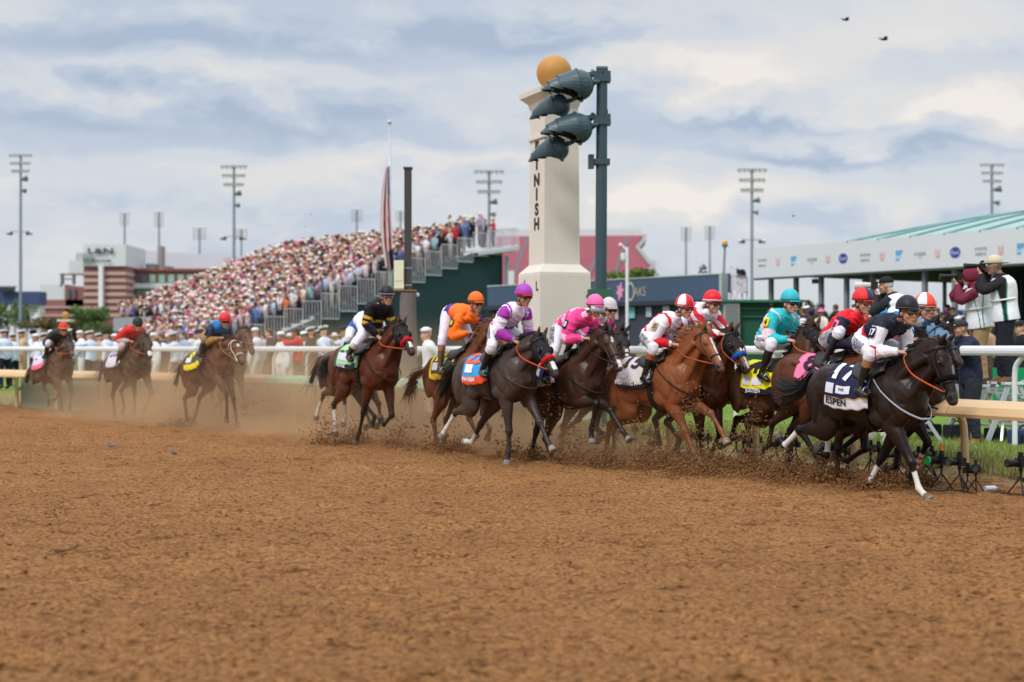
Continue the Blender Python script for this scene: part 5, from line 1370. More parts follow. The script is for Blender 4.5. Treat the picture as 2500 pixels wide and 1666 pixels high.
# ------------------------------------------------------------------ people
V = lambda *a: np.array(a, float)
def unit(v): v = np.array(v, float); return v / max(np.linalg.norm(v), 1e-9)
def head_frame(f, tilt=0.0):
    f = unit(f); l = unit(np.cross(V(0, 0, 1), f)); u = np.cross(f, l)
    u = u * math.cos(tilt) + l * math.sin(tilt)
    l = np.cross(u, f)
    return f, l, u
def torso_st(J, grow=0.0, fat=1.0):
    pe, ne = J['pelvis'], J['neck']
    d = ne - pe; ax = unit(J['sL'] - J['sR'])
    dor = unit(np.cross(d, ax)); dor = -dor if np.dot(dor, J.get('dorsal', V(-1, 0, 0.3))) < 0 else dor
    b = J.get('arch', .02)
    g = grow
    return [(pe - unit(d) * .09, .095 * fat + g, .145 * fat + g), (pe, .115 * fat + g, .165 * fat + g), (pe + d * .28 + dor * b * .8, .105 * fat + g, .140 * fat + g), (pe + d * .58 + dor * b, .118 * fat + g, .155 * fat + g),
            (pe + d * .82 + dor * b * .6, .115 * fat + g, .170 * fat + g), (ne + dor * .0, .085 + g, .150 + g), (ne + unit(d) * .05, .055 + g * .6, .080 + g * .6)], ax
def arm_st(J, s, grow=0.0, full=True):
    grow = grow + .003
    a, b, c = J['s' + s], J['e' + s], J['w' + s]
    g = grow
    st = [(a + unit(J['neck'] - a) * .03, .062 + g, .058 + g), (a * .8 + b * .2, .056 + g, .052 + g), (a * .4 + b * .6, .048 + g, .046 + g), (b, .043 + g, .042 + g), (b * .7 + c * .3, .044 + g, .040 + g), (b * .2 + c * .8, .031 + g * .7, .029 + g * .7), (c, .028 + g * .45, .026 + g * .45)]
    return st if full else st[:3]
def limb_lat(a, b, c):
    n = np.cross(b - a, c - b)
    if np.linalg.norm(n) < 1e-3: n = np.cross(b - a, V(.3, .5, .9))
    return unit(n)
def leg_st(J, s, part='all', grow=0.0):
    h, k, a = J['h' + s], J['k' + s], J['a' + s]
    g = grow
    th = [(h, .095 + g, .088 + g), (h * .65 + k * .35, .086 + g, .080 + g), (h * .25 + k * .75, .064 + g, .060 + g), (k, .060 + g, .056 + g)]
    shn = [(k * .75 + a * .25, .058 + g, .053 + g), (k * .5 + a * .5, .052 + g, .048 + g), (k * .15 + a * .85, .038 + g, .036 + g), (a, .038 + g, .036 + g)]
    if part == 'thigh': return th
    if part == 'jod': return th + [(k * .8 + a * .2, .060 + g * .6, .056 + g * .6)]
    if part == 'shin': return [th[-1]] + shn
    return th + shn
def hand_geo(w, d, curl, across, grip=1.0, k=1.0):
    """w wrist, d direction of the hand, curl: the way the fingers bend, across: towards the thumb"""
    d = unit(d); curl = unit(curl - d * np.dot(curl, d)); ac = unit(np.cross(d, curl)); ac = ac if np.dot(ac, across) > 0 else -ac
    gs = []
    gs.append(tube([(w - d * .02, .022 * k, .026 * k), (w + d * .02 * k, .020 * k, .034 * k), (w + d * .06 * k, .018 * k, .042 * k), (w + d * .085 * k, .014 * k, .040 * k)], ac, n=2, ring=10))
    for i, (o, L) in enumerate(((.030, .92), (.010, 1.0), (-.010, .94), (-.029, .75))):
        b = w + d * .082 * k + ac * o * k
        p1 = b + (d * (1 - .55 * grip) + curl * .75 * grip) * .034 * L * k
        p2 = p1 + (d * (1 - 1.5 * grip) + curl * .9 * grip) * .026 * L * k
        p3 = p2 + (d * (1 - 1.9 * grip) + curl * .2 * grip) * .020 * L * k
        gs.append(tube([(b - d * .01, .0095 * k, .0095 * k), (p1, .0092 * k, .0092 * k), (p2, .0085 * k, .0085 * k), (p3, .0065 * k, .0065 * k)], ac, n=2, ring=7))
    b = w + d * .03 * k + ac * .030 * k
    p1 = b + (ac * .65 + d * .65 + curl * .3) * .032 * k
    p2 = p1 + (d * .8 + curl * .5 * grip + ac * .1) * .026 * k
    gs.append(tube([(b, .013 * k, .013 * k), (p1, .011 * k, .011 * k), (p2, .008 * k, .008 * k)], curl, n=2, ring=7))
    return gs
def head_geos(c, F, k=1.0, ears=True):
    f, l, u = F
    HM = Matrix((Vector(f), Vector(l), Vector(u))).transposed()
    mb = MB()
    def e(a, b, cc, r, n=12): mb.ell(c + (f * a + l * b + u * cc) * k, tuple(q * k for q in r), M=HM, n=n, m=8)
    e(-.012, 0, .030, (.098, .077, .098)); e(.028, 0, -.040, (.068, .062, .078)); e(.052, 0, -.092, (.040, .040, .028)); e(.078, 0, -.104, (.018, .022, .016))
    e(.082, 0, .038, (.018, .052, .014)); e(.060, .040, -.032, (.030, .026, .026)); e(.060, -.040, -.032, (.030, .026, .026))
    e(.094, 0, -.066, (.012, .026, .007)); e(.092, 0, -.079, (.012, .022, .008))
    e(.106, .012, -.036, (.010, .010, .009)); e(.106, -.012, -.036, (.010, .010, .009))
    g = [(mb.v, mb.f), tube([(c + (f * .086 + u * .022) * k, .010 * k, .010 * k), (c + (f * .100 - u * .005) * k, .012 * k, .011 * k), (c + (f * .116 - u * .034) * k, .013 * k, .013 * k)], l, n=2, ring=8)]
    if ears:
        for s in (-1, 1):
            m2 = MB(); m2.ell(c + (f * -.004 + l * s * .078 + u * -.010) * k, (.020 * k, .010 * k, .034 * k), M=HM, n=8, m=6); g.append((m2.v, m2.f))
    return g
def shoe_geo(a, t, sole=0.035, grow=0.0):
    """foot from ankle a to toe t"""
    d = unit(t - a); h = V(t[0] - a[0], t[1] - a[1], t[2] - a[2])
    f = unit(h)
    lat = unit(np.cross(f, V(0, 0, 1))) if abs(f[2]) < .95 else V(0, 1, 0)
    g = grow
    up = np.cross(lat, f); up = up if up[2] > 0 else -up
    base = a - up * .045
    return tube([(base - f * .055, .030 + g, .032 + g), (base, .045 + g, .036 + g), (base + h * .45, .036 + g, .042 + g), (base + h * .85 - up * .01, .025 + g, .042 + g), (base + h * 1.05 - up * .012, .016 + g, .028 + g)], lat, n=3, ring=12)
SKINS = [(0.50, 0.27, 0.18), (0.58, 0.34, 0.24), (0.42, 0.22, 0.14), (0.28, 0.14, 0.085), (0.13, 0.065, 0.04)]
def body_mesh(J, skin, voxel=.009, hands=True, hair=None, headk=1.0):
    gs = []
    st, ax = torso_st(J); gs.append(tube(st, ax, n=3, ring=18))
    f, l, u = J['F']; hc = J['head']
    gs.append(tube([(J['neck'] - unit(hc - J['neck']) * .03, .055, .062), ((J['neck'] + hc) / 2 - f * .01, .050, .050), (hc - f * .025 - u * .03, .052, .052)], ax, n=2, ring=12))
    gs += head_geos(hc, J['F'], headk)
    for s in 'RL':
        gs.append(tube(arm_st(J, s), limb_lat(J['s' + s], J['e' + s], J['w' + s]), n=3, ring=12))
        gs.append(tube(leg_st(J, s), limb_lat(J['h' + s], J['k' + s], J['a' + s]), n=3, ring=14))
        gs.append(shoe_geo(J['a' + s], J['t' + s]))
        if hands:
            hd_, cu, ac = J['hand' + s]
            gs += hand_geo(J['w' + s], hd_, cu, ac, J.get('grip' + s, 1.0))
    me = remesh(gs, voxel, smooth=2, sf=.4, name='body')
    co = vco(me); col = np.tile(np.array(skin, float), (len(co), 1))
    r = (co - hc) / headk; a, b, c_ = r @ f, r @ l, r @ u
    lips = (a > .085) & (abs(b) < .024) & (c_ < -.060) & (c_ > -.086); col[lips] *= np.array([.88, .70, .70])
    gap = (a > .09) & (abs(b) < .022) & (abs(c_ + .0725) < .0035); col[gap] *= .3
    col[(a > .05) & (c_ < .005) & (c_ > -.1)] *= np.array([1.02, .97, .96])
    for s in (-1, 1):
        d = np.hypot(b - s * .031, (c_ - .012) * 1.7); on = (a > .055)
        col[on & (d < .015)] = (.55, .50, .47); col[on & (d < .008)] = (.03, .02, .015)
        col[on & (np.hypot(b - s * .033, (c_ - .034) * 3) < .020)] *= .35
    if hair is not None:
        hr = (c_ > .045 - a * .35) & (a < .085) | ((a < .0) & (c_ > -.06) & (abs(b) < .076)) & (a < -.02)
        hr &= (np.linalg.norm(r, axis=1) < .2); col[hr] = hair
    setcol(me, np.clip(col, 0, 1))
    return me
def wrinkle(me, amp, k=34.0, seed=0.0):
    """cloth folds pressed into the surface"""
    n = len(me.vertices); nr = np.empty(n * 3, np.float32); me.vertices.foreach_get('normal', nr); nr = nr.reshape(-1, 3); co = vco(me)
    w = 1.6 * np.sin(co @ [7.1, 3.3, 9.2] + seed) + 1.1 * np.sin(co @ [-5.0, 13.0, 6.1] + 1.3 + seed)
    f = (1 - np.abs(np.sin(co @ [k * .75, k * .15, k * .60] + w))) ** 2 + .7 * (1 - np.abs(np.sin(co @ [-k * .5, k * .45, k * .7] + 1.4 * w))) ** 2
    me.vertices.foreach_set('co', (co + nr * (amp * (f - .45))[:, None]).ravel().astype(np.float32)); me.update()
def shirt_mesh(J, fn, grow=.018, voxel=.012, fat=1.0, collar=True, sleeves=True, low=0.0):
    st, ax = torso_st(J, grow, fat)
    if not collar: st = st[:-1]
    if collar == 2: st.append((J['neck'] + (J['head'] - J['neck']) * .42 , .060, .064))
    d = unit(J['neck'] - J['pelvis'])
    st[0] = (J['pelvis'] - d * (.02 + low), st[0][1] + .01, st[0][2] + .008)
    gs = [tube(st, ax, n=3, ring=20, cap=.15)]
    if sleeves is not None:
        for s in 'RL':
            q = arm_st(J, s, grow, full=sleeves is True)
            if sleeves is True: q[-1] = (J['w' + s] * .96 + J['e' + s] * .04, q[-1][1], q[-1][2])
            gs.append(tube(q, limb_lat(J['s' + s], J['e' + s], J['w' + s]), n=3, ring=14, cap=.1))
    me = remesh(gs, voxel, smooth=2, sf=.5, name='jacket')
    co = vco(me)
    tt, tr = seg_t(co, J['pelvis'], J['neck'])
    D = [tr - .09]
    T = [tt]
    for s in 'RL':
        for a, b in (('s', 'e'), ('e', 'w')):
            t, r = seg_t(co, J[a + s], J[b + s]); T.append(t); D.append(r)
    D = np.array(D); T = np.array(T)
    p = D.argmin(0); t = T[p, np.arange(len(co))]
    base = J['pelvis'] + (J['neck'] - J['pelvis']) * tt[:, None]
    la = (co - base) @ ax
    dor = unit(np.cross(J['neck'] - J['pelvis'], ax)); dor = -dor if np.dot(dor, J.get('dorsal', V(-1, 0, .3))) < 0 else dor
    de = (co - base) @ dor
    ab = V(0, 0, 0)
    info = dict(p=p, t=t, tt=tt, lat=la, dor=de, co=co, ang=np.degrees(np.arctan2(la, de)))
    col = np.zeros((len(co), 3)); 
    col[:] = lin((255, 255, 255))
    fn(info, col)
    setcol(me, np.clip(col, 0, 1))
    if voxel < .02: wrinkle(me, .0095 if voxel < .0125 else .008)
    return me
def legs_mesh(J, fn, part='thigh', grow=.014, voxel=.013, pelvis=True):
    gs = []
    if pelvis:
        st, ax = torso_st(J, grow)
        gs.append(tube(st[:3], ax, n=3, ring=18, cap=.3))
    for s in 'RL':
        st = leg_st(J, s, part, grow)
        gs.append(tube(st, limb_lat(J['h' + s], J['k' + s], J['a' + s]), n=3, ring=14, cap=.2))
    me = remesh(gs, voxel, smooth=2, name='breeches')
    co = vco(me); col = np.zeros((len(co), 3))
    fn(co, col); setcol(me, np.clip(col, 0, 1))
    if voxel < .02: wrinkle(me, .006, 30, 2.0)
    return me
def dome(c, F, r, n=20, m=8, z0=-.05, fn=None, name='helmet', m_=None, parent=None):
    mb = MB(); f, l, u = F
    mb.ell(c, r, M=Matrix((Vector(f), Vector(l), Vector(u))).transposed(), n=n, m=m, z0=z0)
    return mb
GEAR = None
def jockey(H, S, label, group='jockeys riding in the race'):
    """S: digitised marks on the photograph: helmet, sh (right shoulder), hip, hand, foot (+ knee/elbow solved)"""
    fr, M = H['fr'], H['M']
    h = fr(S['helmet'], S.get('hw', 0.0)); 
    J = {}
    look = unit(V(1, S.get('look', -.25), S.get('nod', -.08)))
    F = head_frame(look, S.get('tilt', 0.0)); f, l, u = F
    J['F'] = F
    J['head'] = h - u * .05
    if S.get('sh'): sh = fr(S['sh'], -.17)
    else: sh = h + V(-.26, -.17, -.16)
    neck = V(sh[0], 0, sh[2]) + V(0, h[1] * .4, .02)
    d = neck - J['head']
    if np.linalg.norm(d) > .28: neck = J['head'] + d / np.linalg.norm(d) * .28
    if np.linalg.norm(d) < .17: neck = J['head'] + unit(d + V(-.05, 0, -.05)) * .17
    hip = fr(S['hip'], -.12) if S.get('hip') else neck + V(-.42, 0, -.10)
    hip = V(hip[0], 0, hip[2])
    d = hip - neck; L = np.linalg.norm(d); hip = neck + d / L * min(max(L, .46), .58)
    mn = M(-.5, 0, 1.60)[2] + .16
    if hip[2] < mn: hip[2] = mn
    J['neck'], J['pelvis'] = neck, hip
    dn = unit(neck - hip)
    J['dorsal'] = V(-dn[2], 0, dn[0]); J['dorsal'] = J['dorsal'] if J['dorsal'][2] > 0 else -J['dorsal']
    J['arch'] = .035
    hand = fr(S['hand'], -.06) if S.get('hand') else neck + V(.42, -.06, -.34)
    foot = fr(S['foot'], -.30) if S.get('foot') else V(hip[0] + .12, -.30, hip[2] - .50)
    foot[2] = max(foot[2], M(-.4, 0, 1.0)[2])
    for s, sg in (('R', -1), ('L', 1)):
        J['s' + s] = neck + V(-.015, sg * .18, -.02)
        hw = hand.copy(); hw[1] = sg * .115; hw[2] += .02
        if s == 'L': hw = hw + V(.02, 0, .0)
        dd = hw - J['s' + s]; L = np.linalg.norm(dd)
        if L > .58: hw = J['s' + s] + dd / L * .58
        J['w' + s] = hw
        J['e' + s] = np.array(ik(J['s' + s], hw, .31, .28, (-.55, sg * .55, -.55)))
        J['h' + s] = hip + V(.0, sg * .10, -.02)
        ft = foot.copy(); ft[1] = sg * .33
        J['a' + s] = ft + V(-.06, 0, .04)
        J['k' + s] = np.array(ik(J['h' + s], J['a' + s], .44, .43, (1, sg * .45, .35)))
        kk = J['k' + s]; kk[1] = sg * max(abs(kk[1]), .27)
        J['t' + s] = J['a' + s] + V(.17, sg * .05, -.03)
        hd_ = unit(unit(hw - J['e' + s]) + V(.4, -sg * .15, 0))
        J['hand' + s] = (hd_, V(.1, -sg * .5, -1), V(0, -sg * .2, 1))
    voxel = .013 if S.get('far') else .009
    loc, rz = fr.root()
    root = empty('person', loc, rz, label, 'jockey', group)
    skin = SKINS[S.get('skin', 0)]
    me = body_mesh(J, skin, voxel, hair=(.03, .02, .015), headk=1.08)
    link('body', me, mat('skin', (1, 1, 1), rough=.55, spec=.3, var=.06, vcol=True), root)
    silk = mat('silk', (1, 1, 1), rough=.58, spec=.25, var=.05, vs=9, vcol=True, bump=.55, bs=11, wave=1.5)
    vx = .016 if S.get('far') else .010
    sm = shirt_mesh(J, S['silk'], .033, vx, collar=2)
    jac = link('jacket', sm, silk, root)
    hm = S.get('pants', (225, 225, 235))
    def pf(co, col): col[:] = lin(hm)
    link('breeches', legs_mesh(J, pf, 'jod', .020, vx), mat('breeches_cloth', (1, 1, 1), rough=.6, spec=.25, var=.05, vcol=True, bump=.5, bs=12, wave=1.2), root)
    # boots
    bt = S.get('boottop', None)
    for s in 'RL':
        k_, a_ = J['k' + s], J['a' + s]
        st = [(k_ * .80 + a_ * .20, .066, .062), (k_ * .5 + a_ * .5, .061, .056), (k_ * .15 + a_ * .85, .046, .044), (a_, .047, .044)]
        me = remesh([tube(st, limb_lat(J['h' + s], k_, a_), n=3, ring=14, cap=.1), shoe_geo(a_, J['t' + s], grow=.010)], .012, smooth=2, name='boot')
        co = vco(me); col = np.tile(np.array(S.get('boot', (.012, .011, .012))), (len(co), 1)); t, r = seg_t(co, k_, a_)
        if bt: col[t < .40] = lin(bt)
        setcol(me, col)
        link('boot', me, mat('boot_leather', (1, 1, 1), rough=.25, spec=.55, var=.1, vcol=True, bump=.3, bs=14), root)
        if bt is None and S.get('sock'):
            me = remesh([tube([(k_ * 1.02 - a_ * .02, .070, .066), (k_ * .78 + a_ * .22, .066, .062)], limb_lat(J['h' + s], k_, a_), n=3, ring=14, cap=.1)], .014, smooth=1)
            setcol(me, lin(S['sock'])); link('sock', me, mat('sock_wool', (1, 1, 1), rough=.8, vcol=True), root)
    # helmet
    hc = J['head'] + u * .064 - f * .012
    HM = Matrix((Vector(f), Vector(l), Vector(u))).transposed()
    hb = MB(); hb.ell(hc, (.138, .120, .140), M=HM, n=32, m=12, z0=-.20)
    me = hb.mesh('helmet')
    bm = bmesh.new(); bm.from_mesh(me); bmesh.ops.remove_doubles(bm, verts=bm.verts, dist=1e-5); bmesh.ops.recalc_face_normals(bm, faces=bm.faces)
    bmesh.ops.subdivide_edges(bm, edges=bm.edges, cuts=2, use_grid_fill=True); bm.to_mesh(me); bm.free()
    me.polygons.foreach_set('use_smooth', [True] * len(me.polygons))
    co = vco(me) - hc; ha, hb_, hc_ = co @ f, co @ l, co @ u
    col = np.tile(np.array(lin(S['cap'][0])), (len(co), 1))
    ang = np.degrees(np.arctan2(hb_, ha))
    capf = S.get('capf')
    if capf == 'quarters': col[(np.floor((ang + 360 + S.get('q0', 30)) / 60).astype(int) % 2 == 0)] = lin(S['cap'][1])
    if capf == 'half': col[(ang > S.get('q0', -20)) & (ang < S.get('q0', -20) + 180)] = lin(S['cap'][1])
    if capf == 'rim': col[hc_ < .012] = lin(S['cap'][1])
    if capf == 'rim2': col[hc_ < .004] = lin(S['cap'][1])
    setcol(me, col)
    helmet = link('helmet', me, mat('cap_silk', (1, 1, 1), rough=.5, spec=.3, var=.05, vcol=True, bump=.15, bs=25), root)
    pk = MB(); n = 14; pc = S.get('peak', S['cap'][-1 if capf != 'quarters' else 1])
    for i in range(n + 1):
        a = math.radians(-46 + 92 * i / n)
        for k2, (rr, zz) in enumerate(((1.0, -.012), (1.24, -.026), (1.23, -.034), (.99, -.024))):
            ex = 1 + (rr - 1) * math.cos(a * .95) ** .6 if rr > 1.1 else rr
            pk.v.append(tuple(hc + f * .138 * ex * math.cos(a) + l * .118 * (1 + (ex - 1) * .3) * math.sin(a) + u * zz))
    for i in range(n):
        for k2 in range(4): pk.f.append([i * 4 + k2, i * 4 + (k2 + 1) % 4, i * 4 + 4 + (k2 + 1) % 4, i * 4 + 4 + k2]); pk.m.append(0)
    pk.f += [[0, 1, 2, 3], [n * 4 + 3, n * 4 + 2, n * 4 + 1, n * 4]]; pk.m += [0, 0]
    pk.build('peak', mat('peak_%d_%d_%d' % pc, lin(pc), rough=.45), helmet, smooth=True)
    bb = MB(); bb.geo(tube([(hc + f * .139 * math.cos(a) + l * .119 * math.sin(a) - u * .006, .013, .004) for a in [2 * math.pi * i / 28 for i in range(29)]], u, n=1, ring=6))
    bc = S.get('band', (20, 20, 22)); bb.build('helmet_band', mat('band_%d_%d_%d' % bc, lin(bc), rough=.5), helmet, smooth=True, fix=False)
    # goggles
    lc = S.get('lens', (60, 48, 36))
    gb = MB()
    gm = MB()
    eye = J['head'] + f * .095 + u * .010
    for sg in (-1, 1): gm.ell(eye + l * sg * .036, (.034, .046, .034), M=HM, n=14, m=10)
    gl = gm.build('goggles', mat('lens_%d_%d_%d' % lc, lin(lc), rough=.08, spec=.9, metal=.65, var=.02), root, smooth=True)
    gb.geo(tube([(J['head'] + u * .012 + f * .092 * math.cos(a) * (1.0) + l * .086 * math.sin(a), .011, .004) for a in [math.radians(40 + 280 * i / 20) for i in range(21)]], u, n=1, ring=6))
    for sg in (-1, 1):
        gb.geo(tube([(eye + l * sg * .036 + f * (.008 - .010 * abs(math.sin(a)) ) + l * .040 * math.cos(a) + u * .028 * math.sin(a), .006, .006) for a in [2 * math.pi * i / 14 for i in range(15)]], f, n=1, ring=5))
    gb.build('goggle_frame', mat('goggle_frame', (.02, .02, .022), rough=.4), gl, smooth=True, fix=False)
    if S.get('visor'):
        vb = MB(); n = 12
        for i in range(n + 1):
            a = math.radians(-58 + 116 * i / n)
            for zz, rr in ((-.012, 1.12), (-.10, 1.16), (-.10, 1.13), (-.012, 1.09)): vb.v.append(tuple(hc + f * .138 * rr * math.cos(a) + l * .118 * rr * math.sin(a) + u * (zz - .01)))
        for i in range(n):
            for k2 in range(4): vb.f.append([i * 4 + k2, i * 4 + (k2 + 1) % 4, i * 4 + 4 + (k2 + 1) % 4, i * 4 + 4 + k2]); vb.m.append(0)
        vb.build('face_shield', mat('visor_plastic', (.50, .54, .60), rough=.12, spec=.6, alpha=.8), helmet, smooth=True)
    st = MB()
    for sg in (-1, 1): st.geo(tube([(hc + l * sg * .10 - f * .01 - u * .01, .003, .007), (J['head'] + l * sg * .068 + f * .02 - u * .07, .003, .007), (J['head'] + f * .05 - u * .118, .003, .007)], f, n=4, ring=5))
    st.build('chin_strap', mat('chin_strap', (.02, .02, .02), rough=.6), helmet, smooth=True, fix=False)
    # armband with number
    a_, b_ = J['sR'], J['eR']; axd = unit(b_ - a_)
    out = unit(V(-.1, -1, .35) - axd * np.dot(V(-.1, -1, .35), axd))
    if S.get('num'):
        rt = np.cross(-axd, out)
        def af(x, y, r=.106, t0=S.get('nt', .115)): return tuple(a_ + axd * (t0 - y) + (out * math.cos(x / r) + rt * math.sin(x / r)) * r)
        pb = MB(); n = 6
        for i in range(n + 1):
            for j in range(n + 1):
                x = -.05 + .10 * i / n; y = -.065 + .13 * j / n
                if j in (0, n): x *= .75
                pb.v.append(af(x, y, .100))
        for i in range(n):
            for j in range(n): q = i * (n + 1) + j; pb.f.append([q, q + n + 1, q + n + 2, q + 1]); pb.m.append(0)
        bnd = pb.build('armband', H_cm(S['numbg']), root, smooth=True, fix=False)
        sol = bnd.modifiers.new('s', 'SOLIDIFY'); sol.thickness = .006; sol.offset = 0
        place_text(S['num'], .070, lambda x, y: af(x, y, .1065), 'number', H_cm(S['numc']), bnd, bold=.04, sx=.85 if len(S['num']) > 1 else 1.0)
    if S.get('thigh'):
        a2, b2 = J['hR'], J['kR']; ax2 = unit(b2 - a2); o2 = unit(V(-.15, -1, .1) - ax2 * np.dot(V(-.15, -1, .1), ax2)); rt2 = np.cross(o2, ax2)
        for q, (txt, sz) in enumerate(S['thigh']):
            L = np.linalg.norm(b2 - a2)
            def tf(x, y, q=q): 
                t = .47 + x / L; r = np.interp(t, [0, .35, .75, 1], [.112, .104, .082, .078])
                yy = y + .038 - q * .055
                return tuple(a2 + ax2 * L * t + (o2 * math.cos(yy / r) + np.cross(o2, ax2) * math.sin(yy / r)) * (r + .013))
            place_text(txt, sz, tf, 'lettering', H_cm((25, 25, 35)), root, bold=.02, width=.30)
    # reins and stirrups belong to the horse
    rc = S.get('rein', (190, 90, 45))
    rb = MB(); rm = mat('rein_%d_%d_%d' % rc, lin(rc), rough=.6)
    for s, sg in (('R', -1), ('L', 1)):
        b0 = H['hp'](.80, .09, sg * .068); w0 = J['w' + s] + J['hand' + s][0] * .07 + V(0, 0, -.012)
        mid = (b0 + w0) / 2 + V(-.02, sg * .13, -.04)
        rb.geo(tube([(w0, .004, .011), (w0 * .6 + mid * .4 + V(0, sg * .06, 0), .005, .012), (mid, .005, .012), (b0, .004, .010)], (0, sg * .4, 1), n=5, ring=6))
    rb.build('reins', rm, H['root'], smooth=True, fix=False)
    for s, sg in (('R', -1), ('L', 1)):
        sb = MB(); a3 = J['a' + s] + V(.10, 0, -.055)
        sb.geo(tube([(H['skin'](-.30, sg * .16, .05), .004, .011), ((H['skin'](-.30, sg * .3, .06) + a3 + V(0, 0, .12)) / 2, .004, .011), (a3 + V(0, 0, .12), .004, .011)], (1, 0, 0), n=3, ring=6))
        sb.geo(tube([(a3 + V(0, -.055 * math.cos(t), .06 * math.sin(t) + (.0 if math.sin(t) > 0 else .0)), .006, .010) for t in [math.pi * i / 10 for i in range(11)]], (1, 0, 0), n=1, ring=6))
        sb.box(a3, (.05, .12, .012))
        sb.build('stirrup', mat('steel', (.5, .5, .5), rough=.3, metal=.8), H['root'], smooth=False, fix=False)
    H['J'] = J
    if S.get('whip'):
        w = J['wR'] + J['handR'][0] * .06; wd = unit(V(*S['whip']))
        wroot = empty('riding_whip', loc, rz, S['whiplabel'], 'whip', 'riding whips')
        wb = MB(); wb.geo(tube([(w + wd * -.12, .008, .008), (w + wd * .04, .009, .009), (w + wd * .45, .005, .005), (w + wd * .52, .004, .013), (w + wd * .60, .003, .012)], (0, 1, .1), n=2, ring=7)); wb.build('shaft', mat('whip_black', (.015, .015, .015), rough=.4), wroot, smooth=True)
        wb = MB(); wb.geo(tube([(w + wd * -.14, .013, .013), (w + wd * .04, .012, .012)], (0, 1, .1), n=2, ring=8)); wb.build('handle', mat('whip_grip', (.03, .03, .03), rough=.8), wroot, smooth=True)
    return J
def H_cm(c): return mat('print_%02x%02x%02x' % tuple(int(v) for v in c), lin(c), rough=.7, spec=.2, var=.08, bump=.25, bs=14)
# ------------------------------------------------------------------ standing people
def stand_pose(arms='down', lean=0.0, hgt=1.78, rng=None):
    """facing +x, feet on z = 0"""
    k = hgt / 1.80; J = {}
    J['pelvis'] = V(0, 0, .97) * k; J['neck'] = V(.02 + lean, 0, 1.50) * k; J['head'] = V(.06 + lean, 0, 1.66) * k; J['F'] = head_frame(V(1, 0, -.05)); J['arch'] = .015
    for s, sg in (('R', -1), ('L', 1)):
        J['s' + s] = V(.0 + lean, sg * .185, 1.43) * k; J['h' + s] = V(0, sg * .10, .93) * k; J['a' + s] = V(-.03 * sg, sg * .13, .085) * k; J['k' + s] = V(.03, sg * .115, .50) * k; J['t' + s] = J['a' + s] + V(.17, sg * .03, -.05)
        if arms == 'down': w = V(.06, sg * .27, .80) * k
        elif arms == 'fold': w = V(.27, sg * .04, 1.12) * k
        elif arms == 'phone': w = V(.38, sg * .09, 1.50) * k
        elif arms == 'hip': w = V(.06, sg * .22, 1.02) * k
        elif arms == 'one': w = V(.38, sg * .07, 1.48) * k if s == 'R' else V(.05, sg * .27, .80) * k
        elif arms == 'back': w = V(-.16, sg * .05, .98) * k
        J['w' + s] = w; pole = (-.3, sg * 1.0, -.5) if arms in ('fold', 'hip', 'phone', 'one') else (-1, sg * .3, 0)
        J['e' + s] = np.array(ik(J['s' + s], w, .30 * k, .27 * k, pole)); J['hand' + s] = (unit(w - J['e' + s]) + V(.2, 0, .1), V(0, -sg, -.3), V(.6, 0, .6))
    return J
def hat_geo(kind, J):
    f, l, u = J['F']; c = J['head'] + u * .05; HM = Matrix((Vector(f), Vector(l), Vector(u))).transposed(); mb = MB()
    if kind == 'service':
        mb.cyl(c + u * .015, c + u * .055, .098, .104, n=16, mi=1); mb.geo((lambda g: g)(tube([(c + u * .05, .104, .104), (c + u * .085 + f * .01, .140, .135), (c + u * .105 + f * .015, .130, .125)], l, n=2, ring=16, cap=.05)), 0)
        mb.ell(c + f * .10 + u * .012, (.06, .075, .010), M=HM, n=12, m=4, mi=1)
    elif kind == 'dixie':
        mb.cyl(c + u * .01, c + u * .075, .104, .112, n=16, mi=0); mb.ell(c + u * .07, (.09, .09, .04), M=HM, n=12, m=5, mi=0)
    elif kind == 'cap':
        mb.ell(c, (.108, .094, .085), M=HM, n=14, m=6, z0=-.1, mi=0); mb.ell(c + f * .135 + u * .0, (.075, .068, .010), M=HM, n=12, m=4, mi=1)
    elif kind == 'brim':
        mb.ell(c + u * .02, (.095, .088, .09), M=HM, n=14, m=6, z0=-.2, mi=0); mb.ell(c + u * .012, (.20, .19, .014), M=HM, n=18, m=4, mi=0); mb.cyl(c + u * .012, c + u * .035, .100, .098, n=14, mi=1)
    elif kind == 'beret':
        mb.ell(c + u * .035, (.115, .11, .045), M=HM, n=14, m=6, mi=0); mb.cyl(c + u * .005, c + u * .03, .096, n=14, mi=1)
    elif kind == 'hair':
        mb.ell(c - f * .02 + u * -.005, (.098, .088, .080), M=HM, n=14, m=8, z0=-.5, mi=0); mb.ell(c - f * .05 - u * .04, (.07, .082, .09), M=HM, n=12, m=6, mi=0)
    elif kind == 'long_hair':
        mb.ell(c - f * .02, (.105, .094, .085), M=HM, n=14, m=8, z0=-.5, mi=0); mb.ell(c - f * .07 - u * .10, (.06, .09, .17), M=HM, n=12, m=6, mi=0)
    return mb
def cmat(pre, c, **k): return mat('%s_%02x%02x%02x' % ((pre,) + tuple(int(v) for v in c)), lin(c), rough=.8, var=.10, vs=6, **k)
_vari = {}
